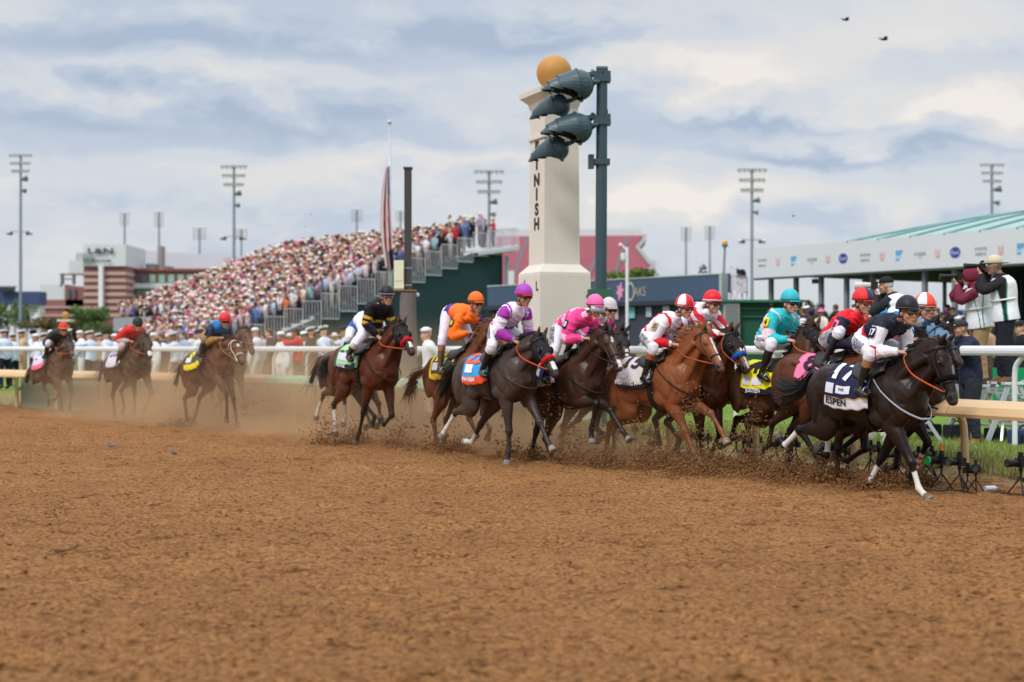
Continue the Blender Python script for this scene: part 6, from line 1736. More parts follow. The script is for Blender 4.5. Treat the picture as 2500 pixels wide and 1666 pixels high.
def person_kit(arms, dress=False, lean=0.0, hgt=1.78):
    """body, shirt, trousers meshes of one pose"""
    key = (arms, dress, lean, hgt)
    if key in _vari: return _vari[key]
    J = stand_pose(arms, lean, hgt)
    bm_ = body_mesh(J, (1, 1, 1), .024, hands=False)
    me = bm_; me.materials.clear()
    def ff(i, c): c[:] = 1
    sh = shirt_mesh(J, ff, .022, .026, fat=1.05, low=.06)
    if dress:
        mb = MB(); g = [tube([(J['pelvis'] + V(0, 0, .10), .13, .15), (J['pelvis'], .16, .19), (V(0, 0, .62), .20, .23), (V(0, 0, .45), .23, .26)], (0, 1, 0), n=3, ring=16, cap=.05)]
        tr = remesh(g, .03, smooth=1, name='skirt'); setcol(tr, (1, 1, 1))
    else:
        def pf(co, c): c[:] = 1
        tr = legs_mesh(J, pf, 'all', .022, .026)
    sm = [remesh([shoe_geo(J['a' + s], J['t' + s], grow=.014)], .022, smooth=1, name='shoe') for s in 'RL']
    _vari[key] = (J, bm_, sh, tr, sm)
    return _vari[key]
def skinm(i): return mat('skin_tone_%d' % i, SKINS[i], rough=.55, var=.08)
def hairm(i): return mat('hair_tone_%d' % i, ((.02, .015, .012), (.10, .055, .03), (.30, .20, .10), (.35, .34, .33))[i], rough=.6)
def attire(o_root, kit, skin, top, bottom, hat, hatc, hatc2, stripe=None, topname='shirt', botname='trousers'):
    J, b, s, t, sm = kit
    def part(nm, me, m):
        o = bpy.data.objects.new(nm, me); COL.objects.link(o); o.parent = o_root
        if not me.materials: me.materials.append(m)
        o.material_slots[0].link = 'OBJECT'; o.material_slots[0].material = m
        return o
    part('body', b, skinm(skin)); part(topname, s, top); part(botname, t, bottom)
    for q in sm: part('shoe', q, mat('shoe_black', (.02, .02, .022), rough=.35))
    if hat:
        mb = hat_geo(hat, J); nm = {'hair': 'hair', 'long_hair': 'hair'}.get(hat, 'hat')
        ms = [hatc, hatc2] if any(q == 1 for q in mb.m) else [hatc]
        mb.build(nm, ms, o_root, smooth=True, fix=False)
    if stripe:
        mb = MB()
        for sg, s_ in ((-1, 'R'), (1, 'L')): mb.bar(J['h' + s_] + V(0, sg * .125, -.05), J['a' + s_] + V(0, sg * .075, .02), .012, .04)
        mb.build('trouser_stripe', stripe, o_root, fix=False)
rngc = random.Random(11)
white_sh = (222, 230, 242); whitec = cmat('cloth', (228, 228, 232)); navyc = cmat('cloth', (30, 32, 50)); tanc = cmat('cloth', (190, 165, 130)); blackc = cmat('cloth', (26, 26, 30)); blsh = cmat('cloth', (205, 220, 240)); redst = cmat('cloth', (185, 40, 46)); bluetr = cmat('cloth', (44, 56, 110))
KINDS = {  # label words, top, bottom, hat, hat colours, stripe
    'navy': ('officer in pale blue shirt and white cap', blsh, navyc, 'service', whitec, blackc, None),
    'marine': ('marine in tan shirt and red striped trousers', tanc, bluetr, 'service', whitec, blackc, redst),
    'sailor': ('sailor all in white with round cap', whitec, whitec, 'dixie', whitec, whitec, None),
    'beret': ('guard in pale blue shirt and navy cap', blsh, navyc, 'service', navyc, blackc, None),
    'khaki': ('soldier all in khaki with white cap', tanc, tanc, 'service', whitec, blackc, None),
    'red': ('person in a bright red jacket', cmat('cloth', (196, 32, 44)), blackc, 'hair', hairm(0), hairm(0), None),
    'suit': ('person in a dark suit jacket', cmat('cloth', (40, 38, 46)), cmat('cloth', (36, 34, 40)), 'hair', hairm(1), hairm(1), None),
    'pink': ('person in pale pink top and sun hat', cmat('cloth', (224, 180, 192)), cmat('cloth', (200, 190, 186)), 'brim', cmat('cloth', (225, 205, 195)), cmat('cloth', (205, 60, 110)), None),
    'tan': ('person in a beige jacket', cmat('cloth', (160, 132, 104)), cmat('cloth', (78, 66, 58)), 'hair', hairm(2), hairm(2), None),
    'olive': ('soldier in dark dress coat and white cap', cmat('cloth', (62, 54, 48)), cmat('cloth', (56, 50, 44)), 'service', whitec, blackc, None),
    'black': ('person in black clothes', blackc, blackc, 'cap', blackc, blackc, None),
    'blue': ('person in a light blue shirt', cmat('cloth', (140, 175, 215)), cmat('cloth', (60, 62, 72)), 'hair', hairm(0), hairm(0), None),
    'hatp': ('person in cream dress and pink hat', cmat('cloth', (226, 214, 205)), cmat('cloth', (226, 214, 205)), 'brim', cmat('cloth', (226, 90, 150)), whitec, None),
    'purple': ('person in a dark purple top', cmat('cloth', (72, 48, 90)), blackc, 'long_hair', hairm(0), hairm(0), None)}
ORD = ['zeroth', 'first', 'second', 'third', 'fourth', 'fifth', 'sixth', 'seventh', 'eighth', 'ninth', 'tenth', 'eleventh', 'twelfth', 'thirteenth', 'fourteenth', 'fifteenth', 'sixteenth', 'seventeenth', 'eighteenth', 'nineteenth', 'twentieth', 'twenty-first', 'twenty-second', 'twenty-third', 'twenty-fourth', 'twenty-fifth', 'twenty-sixth', 'twenty-seventh', 'twenty-eighth', 'twenty-ninth', 'thirtieth'] + ['%s-%s' % (t, u) for t in ('thirty', 'forty', 'fifty', 'sixty') for u in ('first', 'second', 'third', 'fourth', 'fifth', 'sixth', 'seventh', 'eighth', 'ninth', 'tenth')]
later = {}
def settle():
    for (lb, where), L_ in later.items():
        L_.sort(key=lambda q: q[0])
        for n, (_, o) in enumerate(L_): o['label'] = '%s, %s %s' % (lb, (ORD[n + 1] + ' from left') if len(L_) > 1 else 'only one', where); o['group'] = 'people ' + where
def rail_person(kind, px, Z, where, yaw, arms='down', skin=0, hgt=1.78, z=None, group='people lined up behind the white rail'):
    lb, top, bot, hat, h1, h2, stp = KINDS[kind]
    if z is None: z = float(np.interp(Z, [20, 34, 50, 66], [.30, .33, .36, .34]))
    r = empty('person', XY(px, Z, z), yaw, lb, 'person', group); later.setdefault((lb, where), []).append((px, r))
    attire(r, person_kit(arms, dress=kind in ('hatp',), hgt=hgt), skin, top, bot, hat, h1, h2, stp, botname='skirt' if kind == 'hatp' else 'trousers')
    return r
# left of the black and gold jockey: officers and sailors watching, most facing left or towards the track
LP = [(-15, 'marine', 0), (12, 'navy', 0), (34, 'navy', 1), (58, 'khaki', 0), (84, 'beret', 1), (92, 'sailor', 0), (110, 'navy', 0), (150, 'suit', 1), (128, 'sailor', 0), (172, 'navy', 0), (200, 'sailor', 1), (222, 'navy', 0), (245, 'marine', 1), (262, 'beret', 0), (283, 'sailor', 1), (305, 'navy', 0), (330, 'sailor', 1), (352, 'navy', 1),
      (376, 'sailor', 0), (398, 'suit', 1), (410, 'pink', 2), (428, 'navy', 0), (450, 'blue', 1), (470, 'hatp', 2), (490, 'beret', 0), (515, 'navy', 1), (560, 'suit', 2), (600, 'pink', 2), (627, 'sailor', 0), (648, 'blue', 2), (663, 'suit', 0), (690, 'sailor', 0), (712, 'pink', 2), (728, 'red', 0), (745, 'navy', 1), (762, 'olive', 1), (778, 'navy', 1), (794, 'navy', 0), (822, 'pink', 2), (846, 'beret', 0), (868, 'blue', 1), (1048, 'sailor', -2)]
places = {}
for i, (px, kd, row) in enumerate(LP):
    Zr = float(np.interp(px, [0, 400, 800, 1250], [46, 41, 36, 31])) + row * 2.6 + rngc.uniform(-.4, .4)
    nxt = LP[min(i + 1, len(LP) - 1)]; where = ('front row' if row == 0 else 'second row' if row == 1 else 'back row') if row >= 0 else 'alone near the rail'
    ref = 'behind the farthest left horse' if px < 200 else 'between the two farthest left horses' if px < 330 else 'between the red and blue jockeys' if px < 500 else 'right of the blue number 6 jockey' if px < 720 else 'left of the black and gold jockey' if px < 900 else 'right of the black and gold jockey'
    key = (kd, ref); places[key] = places.get(key, 0) + 1
    extra = '' if places[key] == 1 else ', %s along' % ('farther' if places[key] == 2 else 'farthest')
    rail_person(kd, px, Zr, 'behind the white rail', R(180 + rngc.choice((-30, 5, 25, 50, -40, 20)) ) if px < 1000 else R(188) if kd not in ('suit', 'tan') else R(200 + rngc.uniform(-70, 60)), rngc.choice(('down', 'down', 'fold', 'back', 'hip', 'phone', 'one')), rngc.choice((0, 0, 1, 1, 2, 3, 4)), rngc.choice((1.70, 1.76, 1.82)))
# more heads behind, on the left, in the gap under the grandstand
for i in range(46):
    px = 350 + i * 12.5 + rngc.uniform(-5, 5); Z = 54 + rngc.uniform(0, 8)
    kd = rngc.choice(('pink', 'hatp', 'suit', 'blue', 'tan', 'red', 'purple', 'black')); lb = KINDS[kd][0]
    rail_person(kd, px, Z, 'under the grandstand railing', R(180 + rngc.uniform(-60, 60)), rngc.choice(('down', 'fold', 'phone')), rngc.choice((0, 1, 2, 3)), rngc.choice((1.66, 1.74)), z=.34, group='loose crowd at the foot of the grandstand, ' + lb)
# right: crowd standing under the canopy
for i in range(96):
    px = rngc.uniform(1880, 2480) if i > 12 else rngc.uniform(1560, 1640) if i < 5 else rngc.uniform(2060, 2330); lev = i % 4; Z = 42.0 + 2 * lev + rngc.uniform(0, 1.1)
    kd = rngc.choice(('pink', 'hatp', 'suit', 'blue', 'tan', 'black', 'purple', 'black', 'olive', 'suit', 'sailor')); lb = KINDS[kd][0]
    rail_person(kd, px, Z, 'under the canopy', R(180 + rngc.uniform(-60, 60)), rngc.choice(('down', 'fold', 'phone', 'one')), rngc.choice((0, 1, 2, 3)), rngc.choice((1.66, 1.74, 1.80)), z=(.55 + .3 * lev) if px > 1880 else .34, group='crowd below the canopy, ' + lb)
# ------------------------------------------------------------------ spectators on the grandstand
def lowfig(rg, sd):
    """small standing figure, arms and hat; facing +x"""
    mb = MB(); k = rg.uniform(.93, 1.05)
    mb.geo(tube([((0, .09 * k, 0), .05, .05), ((.02, .09 * k, .45 * k), .07, .07), ((0, .07, .9 * k), .09, .08)], (0, 1, 0), n=1, ring=6), 1); mb.geo(tube([((0, -.09 * k, 0), .05, .05), ((.02, -.09 * k, .45 * k), .07, .07), ((0, -.07, .9 * k), .09, .08)], (0, 1, 0), n=1, ring=6), 1)
    mb.geo(tube([((0, 0, .85 * k), .11, .17), ((0, 0, 1.1 * k), .11, .155), ((.01, 0, 1.33 * k), .12, .20), ((.01, 0, 1.47 * k), .07, .10)], (0, 1, 0), n=1, ring=8), 0)
    for s in (-1, 1):
        up = rg.random() < .35
        e = V(.10, s * .27, 1.14 * k) if not up else V(.12, s * .30, 1.28 * k); w = V(.24, s * .14, 1.05 * k) if not up else V(.24, s * .15, 1.62 * k)
        mb.geo(tube([(V(0, s * .18, 1.40 * k), .055, .055), (e, .045, .045)], (1, 0, 0), n=1, ring=5), 0); mb.geo(tube([(e, .042, .042), (w, .033, .033)], (1, 0, 0), n=1, ring=5), 0 if rg.random() < .4 else 2)
    mb.ell((.03, 0, 1.62 * k), (.095, .08, .115), n=8, m=6, mi=2)
    h = sd % 4
    if h == 0: mb.ell((.02, 0, 1.70 * k), (.20, .19, .02), n=10, m=3, mi=3); mb.ell((.02, 0, 1.70 * k), (.10, .09, .10), n=8, m=4, z0=0, mi=3)
    elif h == 1: mb.ell((.0, 0, 1.66 * k), (.105, .092, .10), n=8, m=4, z0=-.3, mi=3); mb.ell((.12, 0, 1.66 * k), (.06, .06, .01), n=8, m=3, mi=3)
    else: mb.ell((-.015, 0, 1.64 * k), (.10, .09, .12), n=8, m=5, z0=-.2, mi=3)
    return mb
figs = []
for i in range(8):
    mb = lowfig(rngc, i); figs.append(mb)
TOPS = [(238, 228, 226), (232, 196, 208), (226, 160, 184), (190, 205, 228), (240, 236, 238), (96, 130, 190), (215, 60, 100), (60, 62, 86), (236, 214, 196), (200, 176, 200), (34, 36, 52), (228, 120, 70), (160, 200, 205), (206, 48, 60), (222, 206, 160), (244, 222, 230), (170, 150, 175), (210, 190, 150)]
TW = [11, 10, 7, 16, 13, 9, 5, 9, 5, 9, 11, 3, 8, 4, 2, 10, 7, 2]
TN = ['cream', 'pale pink', 'pink', 'pale blue', 'white', 'blue', 'deep pink', 'slate', 'peach', 'lilac', 'navy', 'orange', 'aqua', 'red', 'straw', 'blush', 'mauve', 'tan']
BOT = [(60, 60, 78), (170, 156, 150), (120, 104, 96), (40, 38, 48), (90, 70, 90)]
HT = [(232, 222, 205), (60, 44, 36), (236, 232, 232), (214, 90, 140), (30, 26, 26), (190, 160, 110), (44, 34, 30), (90, 64, 46)]; HN = ['cream', 'brown', 'white', 'pink', 'black', 'straw', 'dark', 'chestnut brown']
spots = []
for i in range(NROW + LOWR):
    n = int((ROWL if i < NROW else 9.5) / .36)
    for j in range(n):
        if rngc.random() < .04: continue
        a = (j + .5) * .36 + rngc.uniform(-.12, .12) - .0; d = i * RUN + RUN * .5 + rngc.uniform(-.1, .1)
        q = gpt(d, max(.25, a), rz_(i)); spots.append((q, i, j))
for j in range(14):
    q = gpt(-rngc.uniform(.2, 2.6), rngc.uniform(-.3, 2.6), TOPZ + .45); spots.append((q, -1, j))
spots.sort(key=lambda s: s[0][1])
settle()
NI = 130
figmesh = {}
base_yaw = math.atan2(-.62, -.78)
stuff_v = [[], [], [], []]; 
big = MB(); bigm = []
bigmats = [cmat('crowd', tuple(v * .90 for v in c)) for c in TOPS] + [cmat('crowd', c) for c in BOT] + [skinm(i) for i in range(5)] + [cmat('hat', c) for c in HT]
for n, (q, row, jj) in enumerate(spots):
    ti = rngc.choices(range(len(TOPS)), TW)[0]
    if row < 2 and rngc.random() < .5: ti = rngc.choice((7, 10, 5, 10, 13, 12))
    bi = rngc.randrange(len(BOT)); si = rngc.choice((0, 0, 0, 1, 1, 2, 3, 4)); hi_ = rngc.choices(range(8), (9, 4, 10, 5, 6, 4, 6, 3))[0]; fi = rngc.randrange(8); yaw_ = base_yaw + rngc.uniform(-.7, .7)
    if n < NI:
        key = fi
        if key not in figmesh:
            me = figs[fi].mesh('spectator'); 
            for _ in range(4): me.materials.append(bigmats[0])
            me.polygons.foreach_set('material_index', figs[fi].m); me.polygons.foreach_set('use_smooth', [True] * len(me.polygons)); figmesh[key] = me
        o = bpy.data.objects.new('spectator', figmesh[key]); COL.objects.link(o); o.location = q; o.rotation_euler = (0, 0, yaw_)
        for k_i, m_ in enumerate((cmat('crowd', tuple(v * .90 for v in TOPS[ti])), cmat('crowd', BOT[bi]), skinm(si), cmat('hat', HT[hi_]))):
            o.material_slots[k_i].link = 'OBJECT'; o.material_slots[k_i].material = m_
        tag(o, 'spectator in %s top and %s hat, %s' % (TN[ti], HN[hi_], ('%s row down, %s from railing' % (ORD[row + 1], ORD[jj + 1])) if row >= 0 else 'on the top landing, number %s from left' % ORD[jj + 1]), 'spectator', 'spectators near the railed end of the grandstand')
    else:
        f = figs[fi]; ca, sa = math.cos(yaw_), math.sin(yaw_); k0 = len(big.v); arr = np.array(f.v)
        big.v += np.stack([arr[:, 0] * ca - arr[:, 1] * sa + q[0], arr[:, 0] * sa + arr[:, 1] * ca + q[1], arr[:, 2] + q[2]], -1).tolist()
        big.f += [[i + k0 for i in p] for p in f.f]; mm = (ti, len(TOPS) + bi, len(TOPS) + len(BOT) + si, len(TOPS) + len(BOT) + 5 + hi_); big.m += [mm[i] for i in f.m]
o = big.build('crowd', bigmats, None, smooth=True, fix=False); tag(o, 'dense crowd in pastel clothes and hats filling the far rows of the grandstand', 'crowd', kind='stuff')
# ------------------------------------------------------------------ the race
def L_(*c): return np.array(lin(c))
def silk17(i, c):
    nav = L_(24, 26, 44); wh = L_(230, 228, 236); rd = L_(205, 28, 48); p, t = i['p'], i['t']; tor = p == 0
    c[:] = wh; c[tor & (t > .35)] = nav; c[tor & (t < .35) & (t > .26)] = rd
    up = (p == 1) | (p == 3); c[up & (t < .12)] = nav; c[up & (t > .86)] = rd
    c[((p == 2) | (p == 4)) & (t < .16)] = rd
def silk8(i, c):
    rd = L_(225, 25, 38); nv = L_(38, 36, 58); p, t = i['p'], i['t']
    c[:] = rd; c[p > 0] = nv; c[((p == 1) | (p == 3)) & (t < -.05)] = rd
    c[(p == 0) & (i['dor'] < -.03) & (abs(t - .45) < .12)] = nv
def silk4(i, c):
    tq = L_(40, 190, 198); pk = L_(240, 205, 212); p, t = i['p'], i['t']
    c[:] = tq; c[((p == 1) | (p == 3)) & (t > .62)] = pk; c[((p == 2) | (p == 4)) & (t < .06)] = pk
    c[(p == 0) & (t < .10)] = pk; c[(p == 0) & (t > .3) & (abs(abs(i['lat']) - .155) < .022)] = pk
def silk15(i, c):
    wh = L_(235, 232, 240); rd = L_(215, 22, 45); p, t = i['p'], i['t']; tor = p == 0
    c[:] = wh; c[tor & (abs(abs(i['lat']) - .115) < .022)] = rd; c[tor & (abs(t - .16) < .05)] = rd
    c[((p == 2) | (p == 4)) & (t > .05) & (t < .82)] = rd; c[tor & (i['dor'] < -.05) & (abs(t - .42) < .10)] = rd
def silk9(i, c):
    wh = L_(236, 228, 236); rd = L_(212, 20, 40); p, t = i['p'], i['t']; tor = p == 0
    c[:] = wh; c[tor & (abs(t - .80) < .11) & (abs(i['lat']) > .05)] = rd
    up = (p > 0); c[up & (np.floor(i['co'][:, 0] * 14 + i['co'][:, 2] * 14) % 2 == 0)] = rd
def silk10(i, c):
    pk = L_(235, 70, 140); lp = L_(246, 190, 215); p, t = i['p'], i['t']
    c[:] = pk; dia = (np.floor(i['tt'] * 4.2 + i['lat'] * 9) + np.floor(i['tt'] * 4.2 - i['lat'] * 9)) % 3 == 0
    c[(p == 0) & dia & (i['dor'] > -.02)] = lp; c[((p == 1) | (p == 3)) & (t > .82)] = lp; c[((p == 2) | (p == 4)) & (t < .10)] = lp; c[((p == 2) | (p == 4)) & (t > .92)] = L_(240, 235, 240)
def silk7b(i, c):
    c[:] = L_(225, 222, 226); c[i['p'] > 0] = L_(200, 60, 120)
def silk6p(i, c):
    wh = L_(232, 228, 240); pu = L_(160, 50, 165); p, t = i['p'], i['t']; tor = p == 0
    c[:] = wh; up = (p == 1) | (p == 3); c[up & (t < .35)] = pu; fo = (p == 2) | (p == 4); c[fo & (t > .05)] = pu; c[fo & (t > .93)] = wh
    c[tor & (abs(abs(i['lat']) - .125) < .012)] = pu; c[tor & (t < .16) & (t > .08)] = pu; c[tor & (i['dor'] < -.05) & (abs(t - .36) < .05)] = pu
def silk18(i, c):
    og = L_(250, 115, 25); pu = L_(72, 38, 140); p, t = i['p'], i['t']; tor = p == 0
    c[:] = og; c[tor & (t < .26)] = pu; c[tor & (i['dor'] < -.02) & (abs(t - .5) < .16) & (abs(i['lat']) < .11)] = pu; c[((p == 3)) & (t < .3)] = pu
def silkgold(i, c):
    bk = L_(22, 20, 30); gd = L_(212, 165, 45); p, t = i['p'], i['t']
    c[:] = bk; z = i['tt'] - .06 * np.abs(((i['lat'] * 9) % 2) - 1)
    c[(p == 0) & (abs(z - .38) < .05) | (p == 0) & (i['tt'] < .14)] = gd
    up = (p == 1) | (p == 3); q = t + .12 * np.cos(np.radians(i['ang'])); c[up & ((abs(q - .62) < .08) | (abs(q - .92) < .08))] = gd
def silkblue(i, c):
    c[:] = L_(25, 105, 165); p, t = i['p'], i['t']; c[p == 0] = L_(30, 100, 160); c[(p == 0) & (i['tt'] > .72)] = L_(22, 110, 175); c[(p == 0) & (i['tt'] < .5)] = L_(35, 60, 110)
    c[(p == 1) | (p == 3)] = L_(38, 42, 66); c[(p == 2) | (p == 4)] = L_(150, 115, 60)
def silkwb(i, c): c[:] = L_(228, 232, 242); c[(i['p'] == 0) & (i['tt'] < .5)] = L_(60, 110, 190)
def silkred(i, c): c[:] = L_(208, 30, 38); c[((i['p'] == 2) | (i['p'] == 4))] = L_(222, 200, 200)
def silkdk(i, c): c[:] = L_(44, 42, 46); c[((i['p'] == 2) | (i['p'] == 4))] = L_(90, 25, 40)
def silk13(i, c): c[:] = L_(235, 232, 238); c[(i['p'] == 0) & (i['tt'] < .6)] = L_(20, 120, 200); c[(i['p'] == 1) | (i['p'] == 3)] = L_(20, 115, 195); c[(i['p'] == 2) | (i['p'] == 4)] = L_(110, 50, 60)
RUB = [("JEFF RUBY'S", .052), ("STEAKHOUSE", .036)]
WW = (.7, .68, .64)
def wpx(crop, x): return CR[crop][0] + CR[crop][2] * x
# number 17, leading at the right
fr = Frame('G', wpx('G', 650), 16.4, 58)
H = horse('racehorse', fr, dict(coat='black', wt=(655, 578), cr=(225, 585), poll=(1000, 425), muz=(1090, 850), turn=-.02,
    RF=[(772, 1262), (822, 1440), (892, 1515)], LF=[(555, 1245), (487, 1385), (455, 1450)],
    RH=[('Q', 415, 800), ('Q', 290, 925), ('Q', 215, 890)], LH=[('Q', 700, 770), ('Q', 680, 1020), ('Q', 560, 990)],
    tail=[('Q', 540, 230), ('Q', 440, 390), ('Q', 290, 430), ('Q', 190, 370)],
    sock={'RF': 1.35}, wrap={'RH': (1.15, 1.95, WW), 'LH': (1.2, 1.85, WW), 'LF': (1.3, 2.0, WW)},
    cloth=dict(col=(30, 32, 62), band=.16, bandcol=(205, 200, 205), line=(190, 150, 80), x=(-.74, -.13), dep=.68, text=[('17', .20, .22, .26, (235, 235, 240), {}), ('ESPEN', .17, .625, .075, (30, 30, 40), {}), ('WR', .24, .475, .035, (60, 65, 90), {})], patch=[(.07, .475, .11, .12, (205, 203, 215)), (.26, .475, .20, .09, (215, 213, 222))]),
    roll=(14, 14, 16), yoke=(170, 175, 190), muzcol=(.05, .044, .042)), 'black racehorse in a dark blue number 17 cloth leading the race at the right')
jockey(H, dict(helmet=(745, 205), sh=(575, 320), hip=(480, 385), hand=(705, 515), foot=(455, 770), silk=silk17, cap=[(28, 30, 42)], band=(96, 90, 80), num='17', numbg=(30, 32, 56), numc=(235, 235, 240), boottop=(150, 110, 70), rein=(205, 95, 45), lens=(110, 85, 60), thigh=[('EQUUS', .05), ('WIPES', .05)], whip=(-1, -.25, -.30), whiplabel='black whip in the hand of the number 17 jockey in navy and white', look=-.12), 'jockey in navy and white silks with red bands, number 17 armband and dark helmet')
# blue hooded horse behind number 17
fr = Frame('G', wpx('G', 790), 17.25, 60)
H = horse('racehorse', fr, dict(coat='black', wt=(800, 530), poll=(968, 300), muz=(1122, 570), cr=None,
    RF=[(870, 1100), (800, 1290), (760, 1370)], LF=[(640, 1180), (660, 1290), (600, 1300)], RH=[(330, 1050), (230, 1150), (180, 1150)], LH=[(420, 1060), (300, 1160), (250, 1190)],
    wrap={'RF': (1.45, 2.2, (.7, .66, .64), (.6, .05, .06))}, hood=(98, 128, 158), turn=-.05, hoof=(.03, .025, .02)), 'black racehorse in a pale blue hood half hidden behind the number 17 horse')
jockey(H, dict(helmet=(868, 182), hand=(790, 430), silk=silk13, cap=[(238, 235, 240), (240, 85, 55)], capf='quarters', q0=30, band=(70, 62, 55), lens=(150, 155, 165), rein=(40, 30, 30), look=-.15), 'jockey in white and orange quartered helmet with blue silks behind the number 17 jockey')
# number 8
fr = Frame('F', wpx('F', 935), 18.1, 55)
H = horse('racehorse', fr, dict(coat='bay', wt=(935, 570), cr=(500, 575), poll=('G', 760, 520), muz=('G', 800, 760), turn=.1,
    RF=[('G', 262, 1230), ('G', 262, 1370), ('G', 262, 1420)], LF=[('G', 455, 1215), ('G', 330, 1250), ('G', 240, 1215)], RH=[('S2', 0, 0)] and [(560, 1180), (690, 1400), (740, 1460)], LH=[(470, 1170), (470, 1300), (455, 1390)],
    cloth=dict(col=(236, 120, 160), x=(-.66, -.14), dep=.50, text=[('8', .20, .24, .27, (50, 30, 45), {})]), tail=[(500, 640), (420, 800), (330, 850)]), 'bay racehorse in a pink number 8 cloth galloping behind the number 17 horse')
jockey(H, dict(helmet=('G', 440, 145), sh=('G', 320, 280), hip=('G', 245, 355), hand=('G', 410, 475), foot=('G', 215, 590), silk=silk8, cap=[(226, 42, 48), (48, 50, 72)], capf='half', q0=-15, band=(25, 22, 25), peak=(210, 35, 42), num='8', numbg=(236, 120, 160), numc=(50, 30, 45), sock=(140, 25, 55), thigh=RUB, rein=(205, 95, 45), lens=(120, 90, 50), whip=(-1, -.1, .25), whiplabel='black whip held low by the jockey in red silks on the number 8 horse', look=-.1), 'jockey in red silks with dark sleeves and a red and navy helmet')
# number 4
fr = Frame('F', wpx('F', 520), 19.1, 53)
H = horse('racehorse', fr, dict(coat='brown', wt=(520, 590), cr=(150, 640), poll=(655, 350), muz=(800, 560), turn=.0,
    RF=[(330, 1110), (305, 1280), (235, 1330)], LF=[(480, 1150), (470, 1300), (450, 1400)], RH=[(145, 1110), (150, 1260), (130, 1330)], LH=[(60, 1080), (20, 1200), (-10, 1260)],
    hood=(26, 26, 30), cloth=dict(col=(232, 220, 30), x=(-.78, -.18), dep=.64, band=.12, bandcol=(35, 32, 40), text=[('4', .20, .22, .26, (35, 35, 40), {}), ('JUSTEN', .22, .60, .055, (220, 220, 225), {})], patch=[(.10, .47, .12, .12, (205, 203, 225)), (.29, .47, .18, .10, (215, 213, 230))]), manelen=1.3), 'brown racehorse in a bright yellow number 4 cloth and dark hood')
jockey(H, dict(helmet=(470, 165), sh=(350, 290), hip=(270, 430), hand=(475, 485), foot=(285, 750), silk=silk4, cap=[(50, 178, 188)], band=(25, 60, 66), num='4', numbg=(236, 205, 30), numc=(30, 30, 34), thigh=[("COSGROVE", .045)], rein=(205, 95, 45), lens=(70, 62, 60), skin=1, whip=(-.5, -.1, -1), whiplabel='black whip pointing down from the hand of the turquoise number 4 jockey', look=-.2, sock=(20, 20, 22)), 'jockey in turquoise silks with a yellow number 4 armband')
# blue noseband horse behind 15
fr = Frame('E', wpx('E', 850), 20.0, 52)
H = horse('racehorse', fr, dict(coat='bay', wt=(850, 590), cr=None, poll=(1065, 385), muz=(1195, 700), turn=-.06,
    RF=[(815, 1180), (825, 1330), (835, 1400)], LF=[(960, 1150), (920, 1290), (895, 1370)], RH=[(470, 1080), (490, 1190), (440, 1260)], LH=[(560, 1100), (650, 1230), (640, 1290)],
    hood=(30, 30, 36), roll=(28, 98, 185), blaze=[(.45, .95, .022, .04)]), 'bay racehorse in a black hood and fluffy blue noseband beside the chestnut')
jockey(H, dict(helmet=(910, 170), sh=(790, 270), hand=(990, 440), silk=silk9, cap=[(222, 28, 46), (238, 200, 205)], capf='rim2', peak=(120, 15, 25), band=(238, 205, 210), lens=(80, 74, 70), look=-.05), 'jockey in a plain red helmet with white and red silks behind the number 15 jockey')
# number 15 chestnut
fr = Frame('E', wpx('E', 600), 19.7, 50)
H = horse('racehorse', fr, dict(coat='chestnut', wt=(600, 570), cr=(225, 620), poll=(860, 375), muz=(1000, 690), turn=-.06,
    RF=[(700, 1170), (765, 1335), (815, 1405)], LF=[(895, 1035), (978, 1175), (1010, 1240)], RH=[(125, 1120), (85, 1360), (75, 1430)], LH=[(195, 1110), (100, 1200), (60, 1225)],
    cloth=dict(col=(205, 200, 200), band=.14, bandcol=(40, 36, 42), line=(190, 150, 70), x=(-.78, -.18), dep=.60, text=[('15', .22, .20, .24, (42, 44, 50), {}), ('FIGHTING MAD', .24, .555, .05, (225, 222, 225), {})], patch=[(.12, .42, .14, .12, (222, 220, 228))]),
    blaze=[(.25, .80, .020, .03)], manelen=1.5, fly=1.4, girth=(30, 24, 22), hoof=(.28, .22, .18), muzcol=(.06, .04, .035)), 'chestnut racehorse with a white blaze and flying mane wearing the cream number 15 cloth')
jockey(H, dict(helmet=(697, 205), sh=(540, 330), hip=(450, 400), hand=(625, 515), foot=(420, 770), silk=silk15, cap=[(236, 234, 240), (218, 28, 45)], capf='quarters', q0=30, band=(200, 40, 60), peak=(205, 40, 60), num='15', numbg=(196, 176, 130), numc=(35, 32, 36), boottop=(165, 85, 50), thigh=RUB, rein=(170, 85, 50), lens=(120, 95, 80), look=-.15), 'jockey in white silks with red trim, red and white quartered helmet and number 15 armband')
# dark horse behind pink
fr = Frame('D', wpx('D', 700), 21.5, 54)
H = horse('racehorse', fr, dict(coat='darkbay', wt=(640, 610), cr=None, poll=(780, 395), muz=(815, 640), turn=-.10,
    RF=[(560, 1130), (640, 1220), (560, 1240)], LF=[(700, 1100), (700, 1260), (690, 1340)], RH=[(310, 1150), (300, 1260), (280, 1330)], LH=[(420, 1100), (330, 1180), (300, 1220)], blaze=[(.55, .75, .03, .04)], hood=(52, 42, 40)), 'dark racehorse head in a brown hood looking out behind the pink jockey')
jockey(H, dict(helmet=(664, 225), silk=silk7b, hand=(660, 480), cap=[(198, 190, 190)], band=(225, 220, 222), lens=(70, 55, 42), look=-.15), 'jockey in a dusty pale grey helmet behind the pink jockey')
